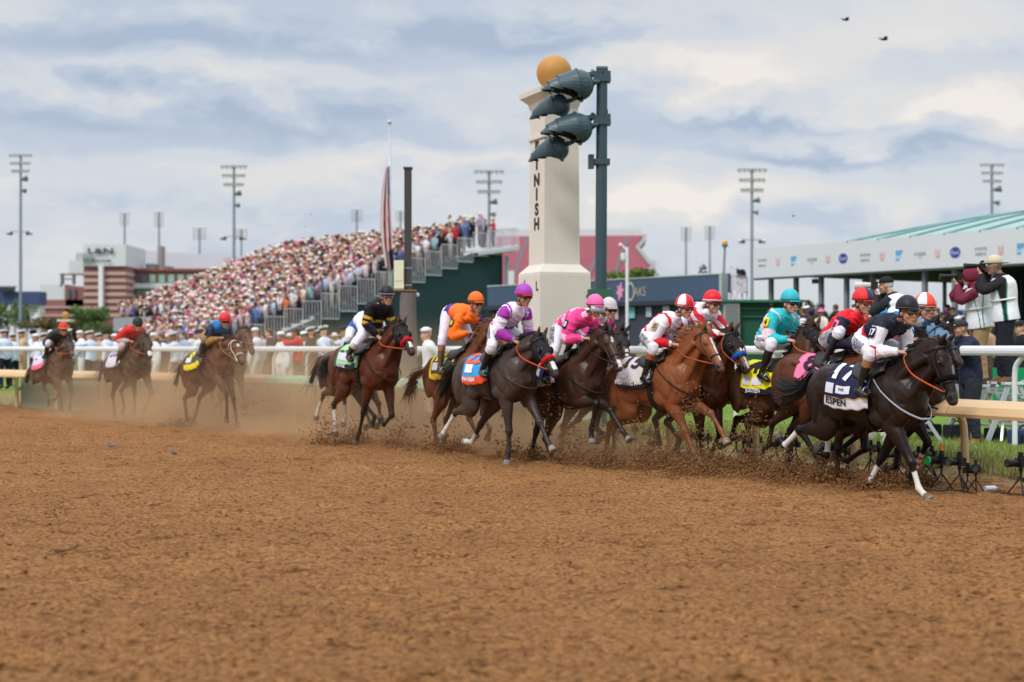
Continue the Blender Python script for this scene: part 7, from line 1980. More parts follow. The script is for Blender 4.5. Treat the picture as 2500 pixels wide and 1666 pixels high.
# number 10 pink
fr = Frame('D', wpx('D', 420), 20.4, 54)
H = horse('racehorse', fr, dict(coat='darkbay', wt=(415, 575), cr=(90, 640), poll=(655, 385), muz=(765, 695), turn=-.05,
    RF=[(512, 968), (520, 1190), (532, 1300)], LF=[(672, 1030), (772, 1200), (835, 1285)], RH=[(95, 1190), (65, 1320), (35, 1395)], LH=[(165, 1250), (220, 1410), (235, 1490)],
    cloth=dict(col=(70, 50, 130), band=.16, bandcol=(205, 195, 200), x=(-.70, -.18), dep=.58, text=[('10', .2, .2, .24, (225, 220, 230), {}), ('GOLDEN TEMPO', .22, .535, .045, (70, 50, 60), {})], patch=[(.12, .40, .14, .12, (218, 215, 225))]),
    blaze=[(.22, .36, .018, .03), (.80, .97, .035, .06)], muzcol=(.12, .07, .06), hoof=(.22, .19, .17)), 'very dark racehorse with raised foreleg, purple saddle cloth and the pink jockey on it')
jockey(H, dict(helmet=(556, 207), sh=(390, 320), hip=(285, 370), hand=(490, 480), foot=(190, 790), silk=silk10, cap=[(238, 105, 165), (238, 105, 165)], band=(50, 24, 44), num='10', numbg=(55, 45, 90), numc=(232, 228, 235), thigh=RUB, visor=True, rein=(40, 30, 28), lens=(90, 90, 100), look=-.15), 'jockey in bright pink silks and helmet with a clear face shield and number 10 armband')
# purple and white
fr = Frame('C', wpx('C', 800), 20.4, 54)
H = horse('racehorse', fr, dict(coat='roan', wt=(800, 600), cr=(510, 665), poll=(1030, 500), muz=(1160, 800), turn=-.06,
    RF=[(792, 1215), (790, 1345), (785, 1400)], LF=[(1020, 1150), (1075, 1285), (1115, 1355)], RH=[(400, 1075), (330, 1195), (305, 1240)], LH=[(585, 1165), (515, 1295), (450, 1290)],
    sock={'RH': 1.15, 'LH': 1.5}, cloth=dict(col=(60, 150, 205), band=.17, bandcol=(226, 80, 40), x=(-.74, -.18), dep=.62, text=[('22', .20, .2, .24, (225, 90, 60), {}), ('PAVAN', .16, .57, .06, (235, 230, 230), {})], patch=[(.14, .40, .16, .13, (222, 222, 235))]),
    hood=(22, 22, 28), roll=(205, 26, 32), blaze=[(.70, .90, .040, .04)], girth=(20, 20, 24), hoof=(.24, .22, .20), yoke=(80, 48, 36)), 'grey brown racehorse in black hood and red noseband with sky blue saddle cloth')
jockey(H, dict(helmet=(903, 205), sh=(775, 330), hip=(700, 440), hand=(850, 560), foot=(625, 785), silk=silk6p, cap=[(168, 66, 180), (205, 60, 110)], capf='rim2', band=(206, 60, 110), skin=2, thigh=[('SENTIENT', .055), ('JET', .04)], rein=(215, 85, 50), lens=(90, 62, 40), look=-.1), 'jockey in white silks with purple sleeves and a purple helmet')
# orange, number 18
fr = Frame('C', wpx('C', 520), 22.6, 54)
H = horse('racehorse', fr, dict(coat='liver', wt=(530, 580), cr=(235, 670), poll=(690, 400), muz=(830, 660), turn=.05,
    RF=[(500, 1120), (560, 1250), (500, 1290)], LF=[(600, 1080), (650, 1200), (640, 1240)], RH=[(235, 1130), (262, 1310), (275, 1370)], LH=[(330, 1130), (320, 1260), (300, 1320)],
    tail=[(105, 800), (75, 870), (50, 950)], cloth=dict(col=(58, 66, 50), band=.15, bandcol=(196, 150, 30), x=(-.78, -.18), dep=.62, edge=(214, 200, 50), text=[('18', .22, .2, .24, (226, 210, 40), {})], patch=[(.16, .42, .18, .13, (190, 180, 190))]), manelen=1.2), 'chestnut racehorse with streaming reddish tail in a dark green and yellow number 18 cloth')
jockey(H, dict(helmet=(550, 257), sh=(425, 395), hip=(360, 350), hand=(515, 500), foot=(310, 765), silk=silk18, cap=[(248, 110, 30)], band=(80, 50, 40), num='18', numbg=(48, 52, 40), numc=(226, 205, 50), boottop=(150, 95, 55), boot=(.10, .05, .03), skin=2, lens=(95, 66, 45), rein=(80, 50, 40), whip=(.7, -.1, .5), whiplabel='dark whip raised in the hand of the orange number 18 jockey', look=-.05, pants=(228, 222, 238)), 'jockey in orange silks and helmet with purple trim')
# behind the black and gold jockey
fr = Frame('B', wpx('B', 560), 25.2, 52)
H = horse('racehorse', fr, dict(coat='brown', wt=(560, 640), cr=None, poll=(740, 480), muz=(800, 700), turn=.12, far=1,
    RF=[(600, 1100), (640, 1200), (600, 1240)], LF=[(700, 1050), (720, 1180), (690, 1230)], RH=[(285, 980), (245, 1090), (230, 1150)], LH=[(440, 1000), (450, 1140), (440, 1190)], sock={'RH': 1.4, 'LH': 1.4}), 'dust covered racehorse hidden behind the bay horse in the pale green cloth')
jockey(H, dict(helmet=(690, 330), hip=(500, 480), silk=silkwb, cap=[(225, 228, 238)], far=1), 'jockey in white and blue silks mostly hidden behind the black and gold jockey')
# black and gold
fr = Frame('B', wpx('B', 700), 23.8, 51)
H = horse('racehorse', fr, dict(coat='redbay', wt=(700, 590), cr=(420, 610), poll=(880, 420), muz=(975, 650), turn=-.10,
    RF=[(575, 1180), (550, 1300), (525, 1360)], LF=[(815, 1235), (745, 1215), (705, 1135)], RH=[(362, 1060), (372, 1205), (370, 1295)], LH=[(600, 1060), (655, 1130), (640, 1250)],
    tail=[(300, 730), (280, 790), (270, 850)], sock={'RH': 1.25}, cloth=dict(col=(160, 206, 150), band=.14, bandcol=(34, 40, 40), x=(-.78, -.18), dep=.58, edge=(60, 120, 80), text=[('9', .24, .18, .22, (40, 110, 70), {}), ('ROYAL', .18, .54, .05, (225, 225, 225), {})], patch=[(.20, .38, .26, .13, (205, 203, 222))]),
    hood=(24, 24, 28), roll=(200, 24, 34), blaze=[(.68, .86, .035, .03)]), 'glossy dark bay racehorse in black hood and red noseband with pale green saddle cloth')
jockey(H, dict(helmet=(768, 215), sh=(650, 300), hip=(620, 440), hand=(715, 545), foot=(500, 700), silk=silkgold, cap=[(28, 28, 42), (28, 28, 42)], band=(232, 180, 190), skin=0, sock=(40, 38, 62), lens=(140, 120, 120), rein=(190, 90, 50), look=-.35), 'jockey in black silks with gold zigzag bands and a dark helmet')
# blue number 6 and the horse beside it
fr = Frame('A', wpx('A', 1672), 30.9, 50)
H = horse('racehorse', fr, dict(coat='brown', wt=(1640, 800), cr=None, poll=(1760, 700), muz=(1800, 870), turn=-.10, far=1,
    RF=[(1600, 1180), (1540, 1240), (1500, 1290)], LF=[(1720, 1160), (1750, 1250), (1700, 1280)], RH=[(1500, 1160), (1520, 1300), (1500, 1360)], LH=[(1560, 1180), (1570, 1290), (1545, 1350)], bridle=(120, 100, 84)), 'dusty brown racehorse half hidden behind the horse with white bridle')
jockey(H, dict(helmet=(1608, 672), silk=silkdk, cap=[(190, 45, 55)], far=1), 'jockey hidden behind the blue silks of the number 6 jockey')
fr = Frame('A', wpx('A', 1530), 29.0, 50)
H = horse('racehorse', fr, dict(coat='redbay', wt=(1530, 810), cr=(1370, 900), poll=(1675, 775), muz=(1730, 950), turn=-.15, far=1,
    RF=[(1625, 1200), (1610, 1320), (1605, 1380)], LF=[(1660, 1220), (1675, 1340), (1690, 1420)], RH=[(1310, 1200), (1325, 1330), (1330, 1385)], LH=[(1420, 1190), (1385, 1320), (1370, 1380)],
    cloth=dict(col=(70, 66, 66), band=.2, bandcol=(225, 205, 30), x=(-.78, -.18), dep=.58, text=[('6', .22, .2, .24, (225, 205, 60), {})], patch=[(.16, .38, .2, .12, (215, 208, 215))]), bridle=(228, 218, 200), blaze=[(.22, .34, .03, .03)]), 'brown racehorse with white bridle and dark cloth edged in yellow running through the dust')
jockey(H, dict(helmet=(1595, 640), sh=(1505, 700), hip=(1480, 730), hand=(1570, 780), foot=(1440, 930), silk=silkblue, cap=[(212, 50, 58)], band=(150, 60, 50), num='6', numbg=(40, 36, 40), numc=(230, 190, 40), pants=(150, 120, 80), far=1, skin=2, look=-.3, rein=(170, 120, 70)), 'jockey in blue silks and a red helmet with number 6 armband')
# red jacket
fr = Frame('A', wpx('A', 960), 32.5, 48)
H = horse('racehorse', fr, dict(coat='darkbay', wt=(955, 820), cr=(800, 890), poll=(1040, 745), muz=(1075, 910), turn=-.15, far=1,
    RF=[(955, 1160), (955, 1250), (950, 1310)], LF=[(1075, 1170), (1040, 1250), (1020, 1295)], RH=[(800, 1170), (812, 1300), (818, 1355)], LH=[(860, 1140), (880, 1260), (870, 1310)],
    cloth=dict(col=(212, 205, 220), x=(-.78, -.18), dep=.56, text=[('12', .22, .2, .22, (90, 60, 90), {})]), blaze=[(.75, .95, .05, .05)], hood=(60, 50, 45)), 'dusty dark racehorse in a white saddle cloth, second from the left')
jockey(H, dict(helmet=(978, 668), sh=(905, 715), hip=(890, 770), hand=(935, 800), foot=(850, 960), silk=silkred, cap=[(34, 44, 36)], band=(60, 80, 50), pants=(190, 170, 170), boottop=(120, 80, 50), far=1, look=-.3), 'jockey in bright red silks and a black helmet with green band')
# far left
fr = Frame('S', wpx('S', 740), 35.3, 47)
H = horse('racehorse', fr, dict(coat='brown', wt=(740, 580), cr=(510, 720), poll=(890, 470), muz=(930, 650), turn=-.15, far=1,
    RF=[(760, 1150), (700, 1240), (660, 1220)], LF=[(915, 1130), (900, 1290), (880, 1370)], RH=[(560, 1090), (610, 1180), (620, 1240)], LH=[(780, 1200), (790, 1320), (800, 1390)],
    cloth=dict(col=(205, 195, 215), band=.2, bandcol=(226, 110, 130), x=(-.80, -.18), dep=.56), hood=(70, 60, 55)), 'dusty brown racehorse with pink edged white cloth, farthest left in the race')
jockey(H, dict(helmet=(810, 320), sh=(690, 370), hip=(660, 450), hand=(740, 590), foot=(600, 740), silk=silkdk, cap=[(218, 44, 40), (226, 130, 40)], capf='rim', band=(226, 140, 40), pants=(205, 205, 215), far=1, look=-.3), 'jockey in dark silks and a red and orange helmet, farthest left in the race')
# ------------------------------------------------------------------ photographers, ladders, cameras
def press(name_lbl, px, Z, z, yaw, J, skin, top, topc, pants, extra=None, fat=1.12, hair=(.25, .2, .17), headfn=None, boots=(120, 86, 58)):
    r = empty('person', XY(px, Z, z), yaw, name_lbl, 'photographer', 'press photographers at the right')
    me = body_mesh(J, SKINS[skin], .010, hair=hair); link('body', me, mat('skin', (1, 1, 1)), r)
    def ff(i, c): c[:] = lin(topc)
    link('jacket', shirt_mesh(J, ff, .030, .013, fat=fat, low=.10), mat('jacket_cloth', (1, 1, 1), rough=.8, var=.12, vcol=True, bump=.7, bs=10, wave=1.5), r)
    def pf(co, c): c[:] = lin(pants)
    link('trousers', legs_mesh(J, pf, 'all', .034, .014), mat('trouser_cloth', (1, 1, 1), rough=.85, var=.12, vcol=True, bump=.7, bs=9, wave=1.5), r)
    for s in 'RL':
        me = remesh([shoe_geo(J['a' + s], J['t' + s], grow=.012), tube([(J['a' + s] + V(0, 0, .08), .055, .052), (J['a' + s], .052, .048)], (0, 1, 0), n=1, ring=12)], .013, smooth=1); setcol(me, lin(boots)); link('boot', me, mat('boot_suede', (1, 1, 1), rough=.8, vcol=True), r)
    return r
def vest(J, r, col=(232, 234, 240), trim=(40, 140, 112), number=None, fat=1.22, gap=17):
    """white sleeveless bib with green edging"""
    st, ax = torso_st(J, .050, fat); d = unit(J['neck'] - J['pelvis']); st[0] = (J['pelvis'] - d * .10, st[0][1] + .03, st[0][2] + .03); st = st[:-1]; st[-1] = (J['neck'] + d * .005, .115, .185)
    g = tube(st, ax, n=4, ring=28, cap=.02); me = remesh([g], .010, smooth=3, name='bib')
    def ff(co, c): pass
    co = vco(me); t, rr_ = seg_t(co, J['pelvis'], J['neck']); lat = (co - J['pelvis']) @ ax; f = np.cross(ax, d); f = f if f[0] > 0 else -f; fr_ = (co - J['pelvis'] - np.outer(t, J['neck'] - J['pelvis'])) @ f
    col_ = np.tile(np.array(lin(col)), (len(co), 1)); ang = np.degrees(np.arctan2(abs(lat), fr_))
    side = (abs(ang - 80) < gap * np.clip((t + .25), .35, 1)) & (t < .95); edge = (abs(abs(ang - 80) - (gap + 1) * np.clip((t + .25), .35, 1)) < 2.0) & (t < .97)
    col_[side] = lin((34, 32, 38)) if r.get('dark', 1) else col_[side]; col_[edge | (t < -.22)] = lin(trim); setcol(me, col_)
    o = link('bib', me, mat('bib_cloth', (1, 1, 1), rough=.75, var=.06, vcol=True, bump=.6, bs=10, wave=1.2), r)
    if number:
        bk = -f
        for s_, dz, sz in number:
            c = J['pelvis'] + (J['neck'] - J['pelvis']) * dz
            rt = unit(np.cross(bk, V(0, 0, 1))) * -1
            def fn(a, b, c=c, rt=rt, bk=bk):
                A_ = .24; th = a / A_
                return tuple(c + bk * (.158 * math.cos(th) * fat / 1.15 + .030) + rt * math.sin(th) * A_ + d * b)
            place_text(s_, sz, fn, 'number', H_cm((120, 130, 130)), o, bold=.0)
    mb = MB(); c = J['pelvis'] + (J['neck'] - J['pelvis']) * .38
    mb.geo(tube([(c + f * .185 * math.cos(a) + ax * .245 * math.sin(a), .010, .016) for a in [2 * math.pi * i / 28 for i in range(29)]], d, n=1, ring=6)); mb.build('belt', mat('strap_white', lin((226, 226, 220)), rough=.7), r, smooth=True, fix=False)
    return o
def photo_pose(yaw_head=0.0, hgt=1.80, cam=(.25, 0.0, 1.64), bend=0.05, legs=None):
    J = stand_pose('down', bend, hgt); k = hgt / 1.8
    J['F'] = head_frame(V(1, yaw_head, -.02)); J['head'] = V(.10 + bend, 0, 1.655) * k
    for s, sg, w in (('L', 1, V(cam[0] + .10, .02, cam[2] - .09)), ('R', -1, V(cam[0] - .02, -.10, cam[2] - .05))):
        J['w' + s] = w * V(1, 1, k); J['e' + s] = np.array(ik(J['s' + s], J['w' + s], .31, .28, (.25, sg * .35, -1)))
        J['hand' + s] = (V(.5, -sg * .25, .75) if s == 'L' else V(.8, .3, .5), V(-.3 if s == 'L' else 0, 0, 1) + V(.3, -sg * .3, 0), V(.2, -sg, .1)); J['grip' + s] = .7
    return J
def still_camera(px, Z, z, yaw, J, label, col=(20, 20, 22), lenscol=None, ln=.19, lr=.036, pitch=0.0):
    r = empty('camera', XY(px, Z, z), yaw, label, 'camera', 'cameras held up by photographers'); f, l, u = J['F']; c = J['head'] + f * .17 + u * .012
    b = mat('camera_body', (.015, .015, .016), rough=.45); lm = mat('lens_barrel_%d' % (lenscol or col)[0], lin(lenscol or col), rough=.4)
    HM = Matrix((Vector(f), Vector(l), Vector(u))).transposed()
    mb = MB(); mb.box(c, (.07, .145, .095), M=HM); mb.box(c + u * .06, (.05, .06, .03), M=HM); mb.box(c - l * .062 + u * -.01 + f * .02, (.06, .03, .09), M=HM); mb.build('body', b, r)
    mb = MB(); a = c + f * .03; mb.cyl(a, a + f * .06, lr * .85, n=18); mb.cyl(a + f * .06, a + f * (ln * .55), lr * .95, lr, n=18); mb.cyl(a + f * ln * .55, a + f * ln * .60, lr * 1.08, n=18); mb.cyl(a + f * ln * .6, a + f * ln, lr * 1.0, lr * 1.18, n=18); mb.build('lens', lm, r, smooth=False)
    mb = MB(); mb.cyl(a + f * ln, a + f * (ln + .045), lr * 1.2, lr * 1.26, n=18); mb.build('lens_hood', lm if lenscol else b, r)
    return r
# three on their feet at the right; the two far right ones stand on ladder tops
def face(px, Z, tx, tz): return math.atan2(tz - Z, tx - (px - 1250) / FPX * Z)
Z1 = 21.0; zt1 = EYE + (HOR - 932) / FPX * Z1
Ya = R(170); Ja = photo_pose(0, 1.84)
ra = press('photographer in a cream bucket hat, black jacket and white bib on a ladder', 2455, Z1, zt1, Ya, Ja, 1, None, (34, 31, 36), (30, 32, 44), boots=(104, 78, 56)); vest(Ja, ra, number=[('152', .72, .09)])
mb = MB(); f, l, u = Ja['F']; HMa = Matrix((Vector(f), Vector(l), Vector(u))).transposed(); c = Ja['head'] + u * .065
mb.ell(c, (.112, .102, .105), M=HMa, n=18, m=8, z0=-.1); mb.geo(tube([(c + (f * .115 * math.cos(a) + l * .105 * math.sin(a)) * 1.45 - u * .018, .045, .008) for a in [2 * math.pi * i / 24 for i in range(25)]], u, n=1, ring=6)); mb.build('bucket_hat', mat('hat_cream', lin((198, 186, 162)), rough=.85, var=.1), ra, smooth=True, fix=False)
still_camera(2455, Z1, zt1, Ya, Ja, 'black camera with zoom lens held by the photographer in the cream hat')
Zb = 21.7; ztb = EYE + (HOR - 938) / FPX * Zb; Yb = R(178); Jb = photo_pose(0, 1.76)
rb2 = press('photographer in a maroon hooded top and khaki trousers on a ladder', 2392, Zb, ztb, Yb, Jb, 1, None, (112, 36, 62), (168, 138, 100), boots=(84, 62, 46)); rb2['dark'] = 0; vest(Jb, rb2); del rb2['dark']
mb = MB(); f, l, u = Jb['F']; HMb = Matrix((Vector(f), Vector(l), Vector(u))).transposed(); mb.ell(Jb['head'] - f * .02 + u * .02, (.135, .118, .145), M=HMb, n=20, m=10, z0=-.6); mb.ell(Jb['head'] - f * .06 - u * .12, (.10, .12, .09), M=HMb, n=16, m=8); mb.build('hood', mat('maroon_knit', lin((118, 36, 62)), rough=.9, bump=.5, bs=12), rb2, smooth=True)
still_camera(2392, Zb, ztb, Yb, Jb, 'black camera with long lens held by the maroon hooded photographer', ln=.21)
Zc = 20.6; Yc = R(152); ztc = EYE + (HOR - 662) / FPX * Zc - 1.86; Jc = photo_pose(.02, 1.80, cam=(.27, 0, 1.62), bend=.14)
rc2 = press('photographer in a black cap and white bib, back turned, with white lens', 2205, Zc, ztc, Yc, Jc, 0, None, (36, 38, 44), (60, 58, 62), hair=(.55, .52, .5)); vest(Jc, rc2, gap=7, number=[('152', .84, .075), ('062', .55, .085)])
mb = hat_geo('cap', Jc); mb.v = [tuple(V(*v)) for v in mb.v]; mb.build('cap', [blackc, blackc], rc2, smooth=True, fix=False)
still_camera(2205, Zc, ztc, Yc, Jc, 'camera with a white telephoto lens pointing left', lenscol=(196, 190, 182), ln=.20, lr=.050)
mb = MB(); d = Jc['pelvis']; mb.geo(tube([(Jc['sL'] + V(.02, 0, .05), .005, .02), (Jc['neck'] + V(-.19, .02, -.06), .005, .02), ((Jc['neck'] + Jc['pelvis']) / 2 + V(-.20, -.08, 0), .005, .02), (Jc['pelvis'] + V(-.10, -.24, .12), .005, .02)], (1, 0, 0), n=4, ring=6)); mb.build('strap', blackc, rc2, smooth=True, fix=False)
# sitting photographer with cap, low behind the blue hooded horse
Zd = 20.6; Jd = photo_pose(0, 1.78); zd = EYE + (HOR - 772) / FPX * Zd - 1.84
rd = press('crouching photographer in a navy jacket and black and white cap beside the rail', 2370, Zd, zd + .02, R(186), Jd, 0, None, (34, 40, 62), (44, 46, 58)); 
mb = hat_geo('cap', Jd); mb.build('cap', [cmat('cloth', (46, 46, 50)), cmat('cloth', (196, 194, 186))], rd, smooth=True, fix=False)
still_camera(2370, Zd, zd + .02, R(186), Jd, 'black camera with big lens held by the photographer in the black and white cap', ln=.22, lr=.042)
Ze = 25.5
for px, kd, lb in ((2500, 'black', 'person in black cut by the right edge of the picture beside the ladders'), (2525, 'olive', 'person in a dark coat at the right edge, mostly out of the picture')):
    r = empty('person', XY(px, Ze, .35), R(190), lb, 'person'); kk = KINDS[kd]; attire(r, person_kit('down'), 1, kk[1], kk[2], 'brim' if kd == 'olive' else 'cap', kk[4], kk[5])
# stepladders
def ladder(px, Z, top, label, yaw=R(8), w=.44):
    r = empty('stepladder', XY(px, Z, .28), yaw, label, 'stepladder', 'aluminium stepladders'); m = mat('ladder_alu', lin((188, 192, 198)), rough=.35, metal=.3); h = top - .28
    mb = MB(); [mb.bar((-.42, s * w * .62, 0), (-.06, s * w / 2, h), .035, .07) for s in (-1, 1)]; mb.bar((-.10, -w / 2, h * .9), (-.10, w / 2, h * .9), .03); mb.build('front_rails', m, r)
    mb = MB(); [mb.bar((.46, s * w * .66, 0), (.08, s * w / 2, h), .03, .05) for s in (-1, 1)]; mb.bar((.34, -w * .6, h * .30), (.34, w * .6, h * .30), .03); mb.build('rear_rails', m, r)
    n = max(2, int(h / .28))
    for i in range(1, n + 1): t = i / (n + .6); mb = MB(); mb.box((-.42 + .36 * t, 0, h * t), (.10, w * (1.2 - .2 * t), .03)); mb.build('step', m, r)
    mb = MB(); mb.box((0, 0, h), (.30, w + .10, .035)); mb.build('top_step', mat('ladder_cap', lin((214, 216, 220)), rough=.5), r)
    for s in (-1, 1): mb = MB(); mb.bar((-.42 + .18, s * w * .58, h * .5), (.46 - .19, s * w * .58, h * .5), .012, .03); mb.build('spreader', m, r)
    return r
ladder(2455, Z1, zt1 - .02, 'white topped stepladder under the photographer in the cream hat', R(6), .50); ladder(2392, Zb, ztb - .02, 'stepladder under the photographer in maroon', R(12), .46); ladder(2205, Zc, ztc - .02, 'stepladder under the photographer with the white lens', R(8)); ladder(2490, 21.0, .95, 'low stepladder nearest the right edge of the picture', R(70), .40)
def bag(px, Z, label, col, s=.34):
    r = empty('camera_bag', XY(px, Z, .29), R(20), label, 'bag', 'camera bags on the grass'); mb = MB(); mb.ell((0, 0, s * .33), (s * .8, s * .5, s * .52), n=20, m=12, z0=-.92); mb.v = [(max(-s * .52, min(s * .52, x)), max(-s * .30, min(s * .30, y)), max(0, min(s * .60, z))) for x, y, z in mb.v]; mb.build('bag', cmat('nylon', col, bump=.6, bs=10), r, smooth=True)
    mb = MB(); mb.geo(tube([((-s * .25, 0, s * .58), .010, .010), ((0, 0, s * .78), .010, .010), ((s * .25, 0, s * .58), .012, .012)], (0, 1, 0), n=4, ring=6)); mb.build('handle', cmat('nylon', (20, 20, 22)), r, smooth=True); mb = MB(); mb.box((0, -s * .32, s * .26), (s * .7, .04, s * .3)); mb.build('pocket', cmat('nylon', (34, 34, 40)), r)
bag(2335, 21.4, 'dark camera bag on the grass behind the rail post', (30, 32, 40)); bag(2498, 19.9, 'blue and black camera bag on the grass at the right edge', (46, 70, 110), .36); bag(2270, 22.0, 'black camera bag farther back on the grass', (26, 26, 30), .30); bag(2430, 21.2, 'grey camera bag between the ladder legs', (60, 58, 64), .28)
r = empty('banner', XY(2490, 24.8, .3), R(4), 'bright green banner panel with a white ring emblem near the right edge', 'banner'); mb = MB(); mb.box((0, 0, .62), (.95, .04, .75)); mb.build('panel', mat('emerald', lin((0, 140, 95)), rough=.6), r); mb = MB(); mb.geo(tube([(V(.16 * math.cos(a) + .1, -.028, .62 + .16 * math.sin(a)), .012, .006) for a in [2 * math.pi * i / 20 for i in range(21)]], (0, 1, 0), n=1, ring=5)); mb.build('ring_emblem', whitep, r, fix=False)
# remote cameras on little tripods under the rail
def remote_cam():
    r = empty('remote_camera', (0, 0, 0), 0, '', 'camera'); b = mat('camera_body', (.015, .015, .016)); 
    mb = MB(); mb.box((0, 0, .40), (.15, .09, .115)); mb.box((0, 0, .475), (.06, .06, .035)); mb.box((.055, .035, .40), (.035, .05, .10)); mb.build('body', b, r)
    mb = MB(); mb.cyl((0, -.03, .40), (0, -.12, .40), .045, n=16); mb.cyl((0, -.12, .40), (0, -.22, .40), .050, .056, n=16); mb.build('lens', mat('lens_barrel_20', (.012, .012, .013)), r)
    mb = MB(); mb.cyl((0, -.221, .40), (0, -.223, .40), .046, n=16); mb.build('glass', mat('front_glass', (.03, .035, .05), rough=.05, spec=.9), r)
    for a in (90, 210, 330): mb = MB(); mb.bar((0, 0, .22), (.17 * math.cos(R(a)), .17 * math.sin(R(a)), 0), .018); mb.build('tripod_leg', b, r)
    mb = MB(); mb.cyl((0, 0, .2), (0, 0, .33), .016, n=8); mb.ell((0, 0, .31), (.03, .03, .03)); mb.build('tripod_head', b, r)
    mb = MB(); mb.box((0, .0, .515), (.05, .04, .045)); mb.build('trigger', mat('camera_body', (0, 0, 0)), r)
    return r
proto = remote_cam(); first = True
RC = [(2298, 1196, 1.15, 75, 'orange tag and green ring, left of rail post'), (2342, 1200, 1.15, 60, 'just right of the tan rail post'), (2382, 1204, .95, 20, 'small one pointing left, right of the rail post'), (2362, 1203, .85, -20, 'lowest of the cluster right of the rail post'), (2492, 1208, 1.2, 70, 'at the right edge of the picture')]
gm2 = mat('tag_green', lin((30, 190, 90)), rough=.5)
for i, (px, py, sc_, yw, lb) in enumerate(RC):
    o = proto if first else copy_tree(proto); first = False
    g_ = G(px, py, .0); sc_ *= .72; o.location = (g_[0], g_[1], 0.01); o.rotation_euler = (0, 0, R(-yw)); o.scale = (sc_, sc_, sc_); tag(o, 'black remote camera on tripod, ' + lb, 'camera', 'remote cameras along the foot of the rail')
rr2 = random.Random(4)
n_r = 26
for i in range(n_r):
    px = 1478 + (2235 - 1478) * i / (n_r - 1) + rr2.uniform(-9, 9); s_ = rail_s(px); p = rail_at(s_, rr2.uniform(.25, .62)); o = copy_tree(proto); sc_ = rr2.uniform(.55, .80)
    o.location = (p[0], p[1], .01); o.rotation_euler = (0, 0, R(rr2.uniform(-80, 20))); o.scale = (sc_,) * 3
    tag(o, 'black remote camera half hidden by thrown dirt, %s from left along the rail' % ORD[i + 1], 'camera', 'remote cameras half hidden by thrown dirt')
o = proto; mb = MB(); mb.box((0, .0, .57), (.035, .035, .11)); mb.build('orange_tag', mat('tag_orange', lin((240, 130, 30)), rough=.5), o); mb = MB(); mb.cyl((0, -.225, .40), (0, -.20, .40), .062, n=14); mb.build('green_ring', gm2, o)
# litter
for px, py, c_, lb in ((274, 1092, (96, 100, 124), 'crumpled blue scrap lying on the open dirt at the left'), (423, 1111, (104, 106, 128), 'small blue scrap on the dirt below the blue number 6 jockey')):
    g_ = G(px, py); r = empty('litter', (g_[0], g_[1], .01), .4, lb, 'litter'); mb = MB(); rg_ = random.Random(int(px)); 
    for i in range(6): mb.ell((rg_.uniform(-.05, .05), rg_.uniform(-.03, .03), .018), (.05, .022, .014), M=Matrix.Scale(.75, 3) @ Matrix.Rotation(rg_.uniform(-1, 1), 3, 'Y') @ Matrix.Rotation(rg_.uniform(0, 3), 3, 'Z'), n=7, m=4)
    mb.build('scrap', cmat('litter', c_), r)
g_ = G(2418, 1200); r = empty('plastic_bottle', (g_[0], g_[1], .035), .5, 'crushed clear plastic bottle lying by the cables at the foot of the rail', 'bottle'); mb = MB(); mb.cyl((-.10, 0, 0), (.06, 0, 0), .033, .030, n=12); mb.cyl((.06, 0, 0), (.10, 0, 0), .030, .012, n=12); mb.build('bottle', mat('clear_plastic', (.6, .65, .7), rough=.2, spec=.6), r); mb = MB(); mb.cyl((.10, 0, 0), (.12, 0, 0), .014, n=10); mb.build('cap', mat('cap_blue', lin((90, 140, 190)), rough=.5), r)
mb = MB(); pts_ = [V(*G(px, py)) + V(0, 0, .012) for px, py in ((2230, 1192), (2290, 1201), (2330, 1199), (2395, 1210), (2440, 1206), (2520, 1214))]; mb.geo(tube([(p, .008, .008) for p in pts_], (0, 0, 1), n=6, ring=6)); o = mb.build('cable', mat('cable_black', (.02, .02, .02), rough=.6), None, smooth=True); tag(o, 'black cable snaking over the dirt between the remote cameras', 'cable')
for px in (1633,):
    s_ = rail_s(px); p = rail_at(s_, .26); 
    for z_, c_ in ((.36, (150, 230, 60)), (.27, (240, 70, 80)), (.18, (150, 230, 60))):
        mb = MB(); mb.cyl((p[0], p[1], z_ - .04), (p[0], p[1], z_ + .04), .054, n=14); o = mb.build('tape_band', cmat('tape', c_), None); under(o, rr)
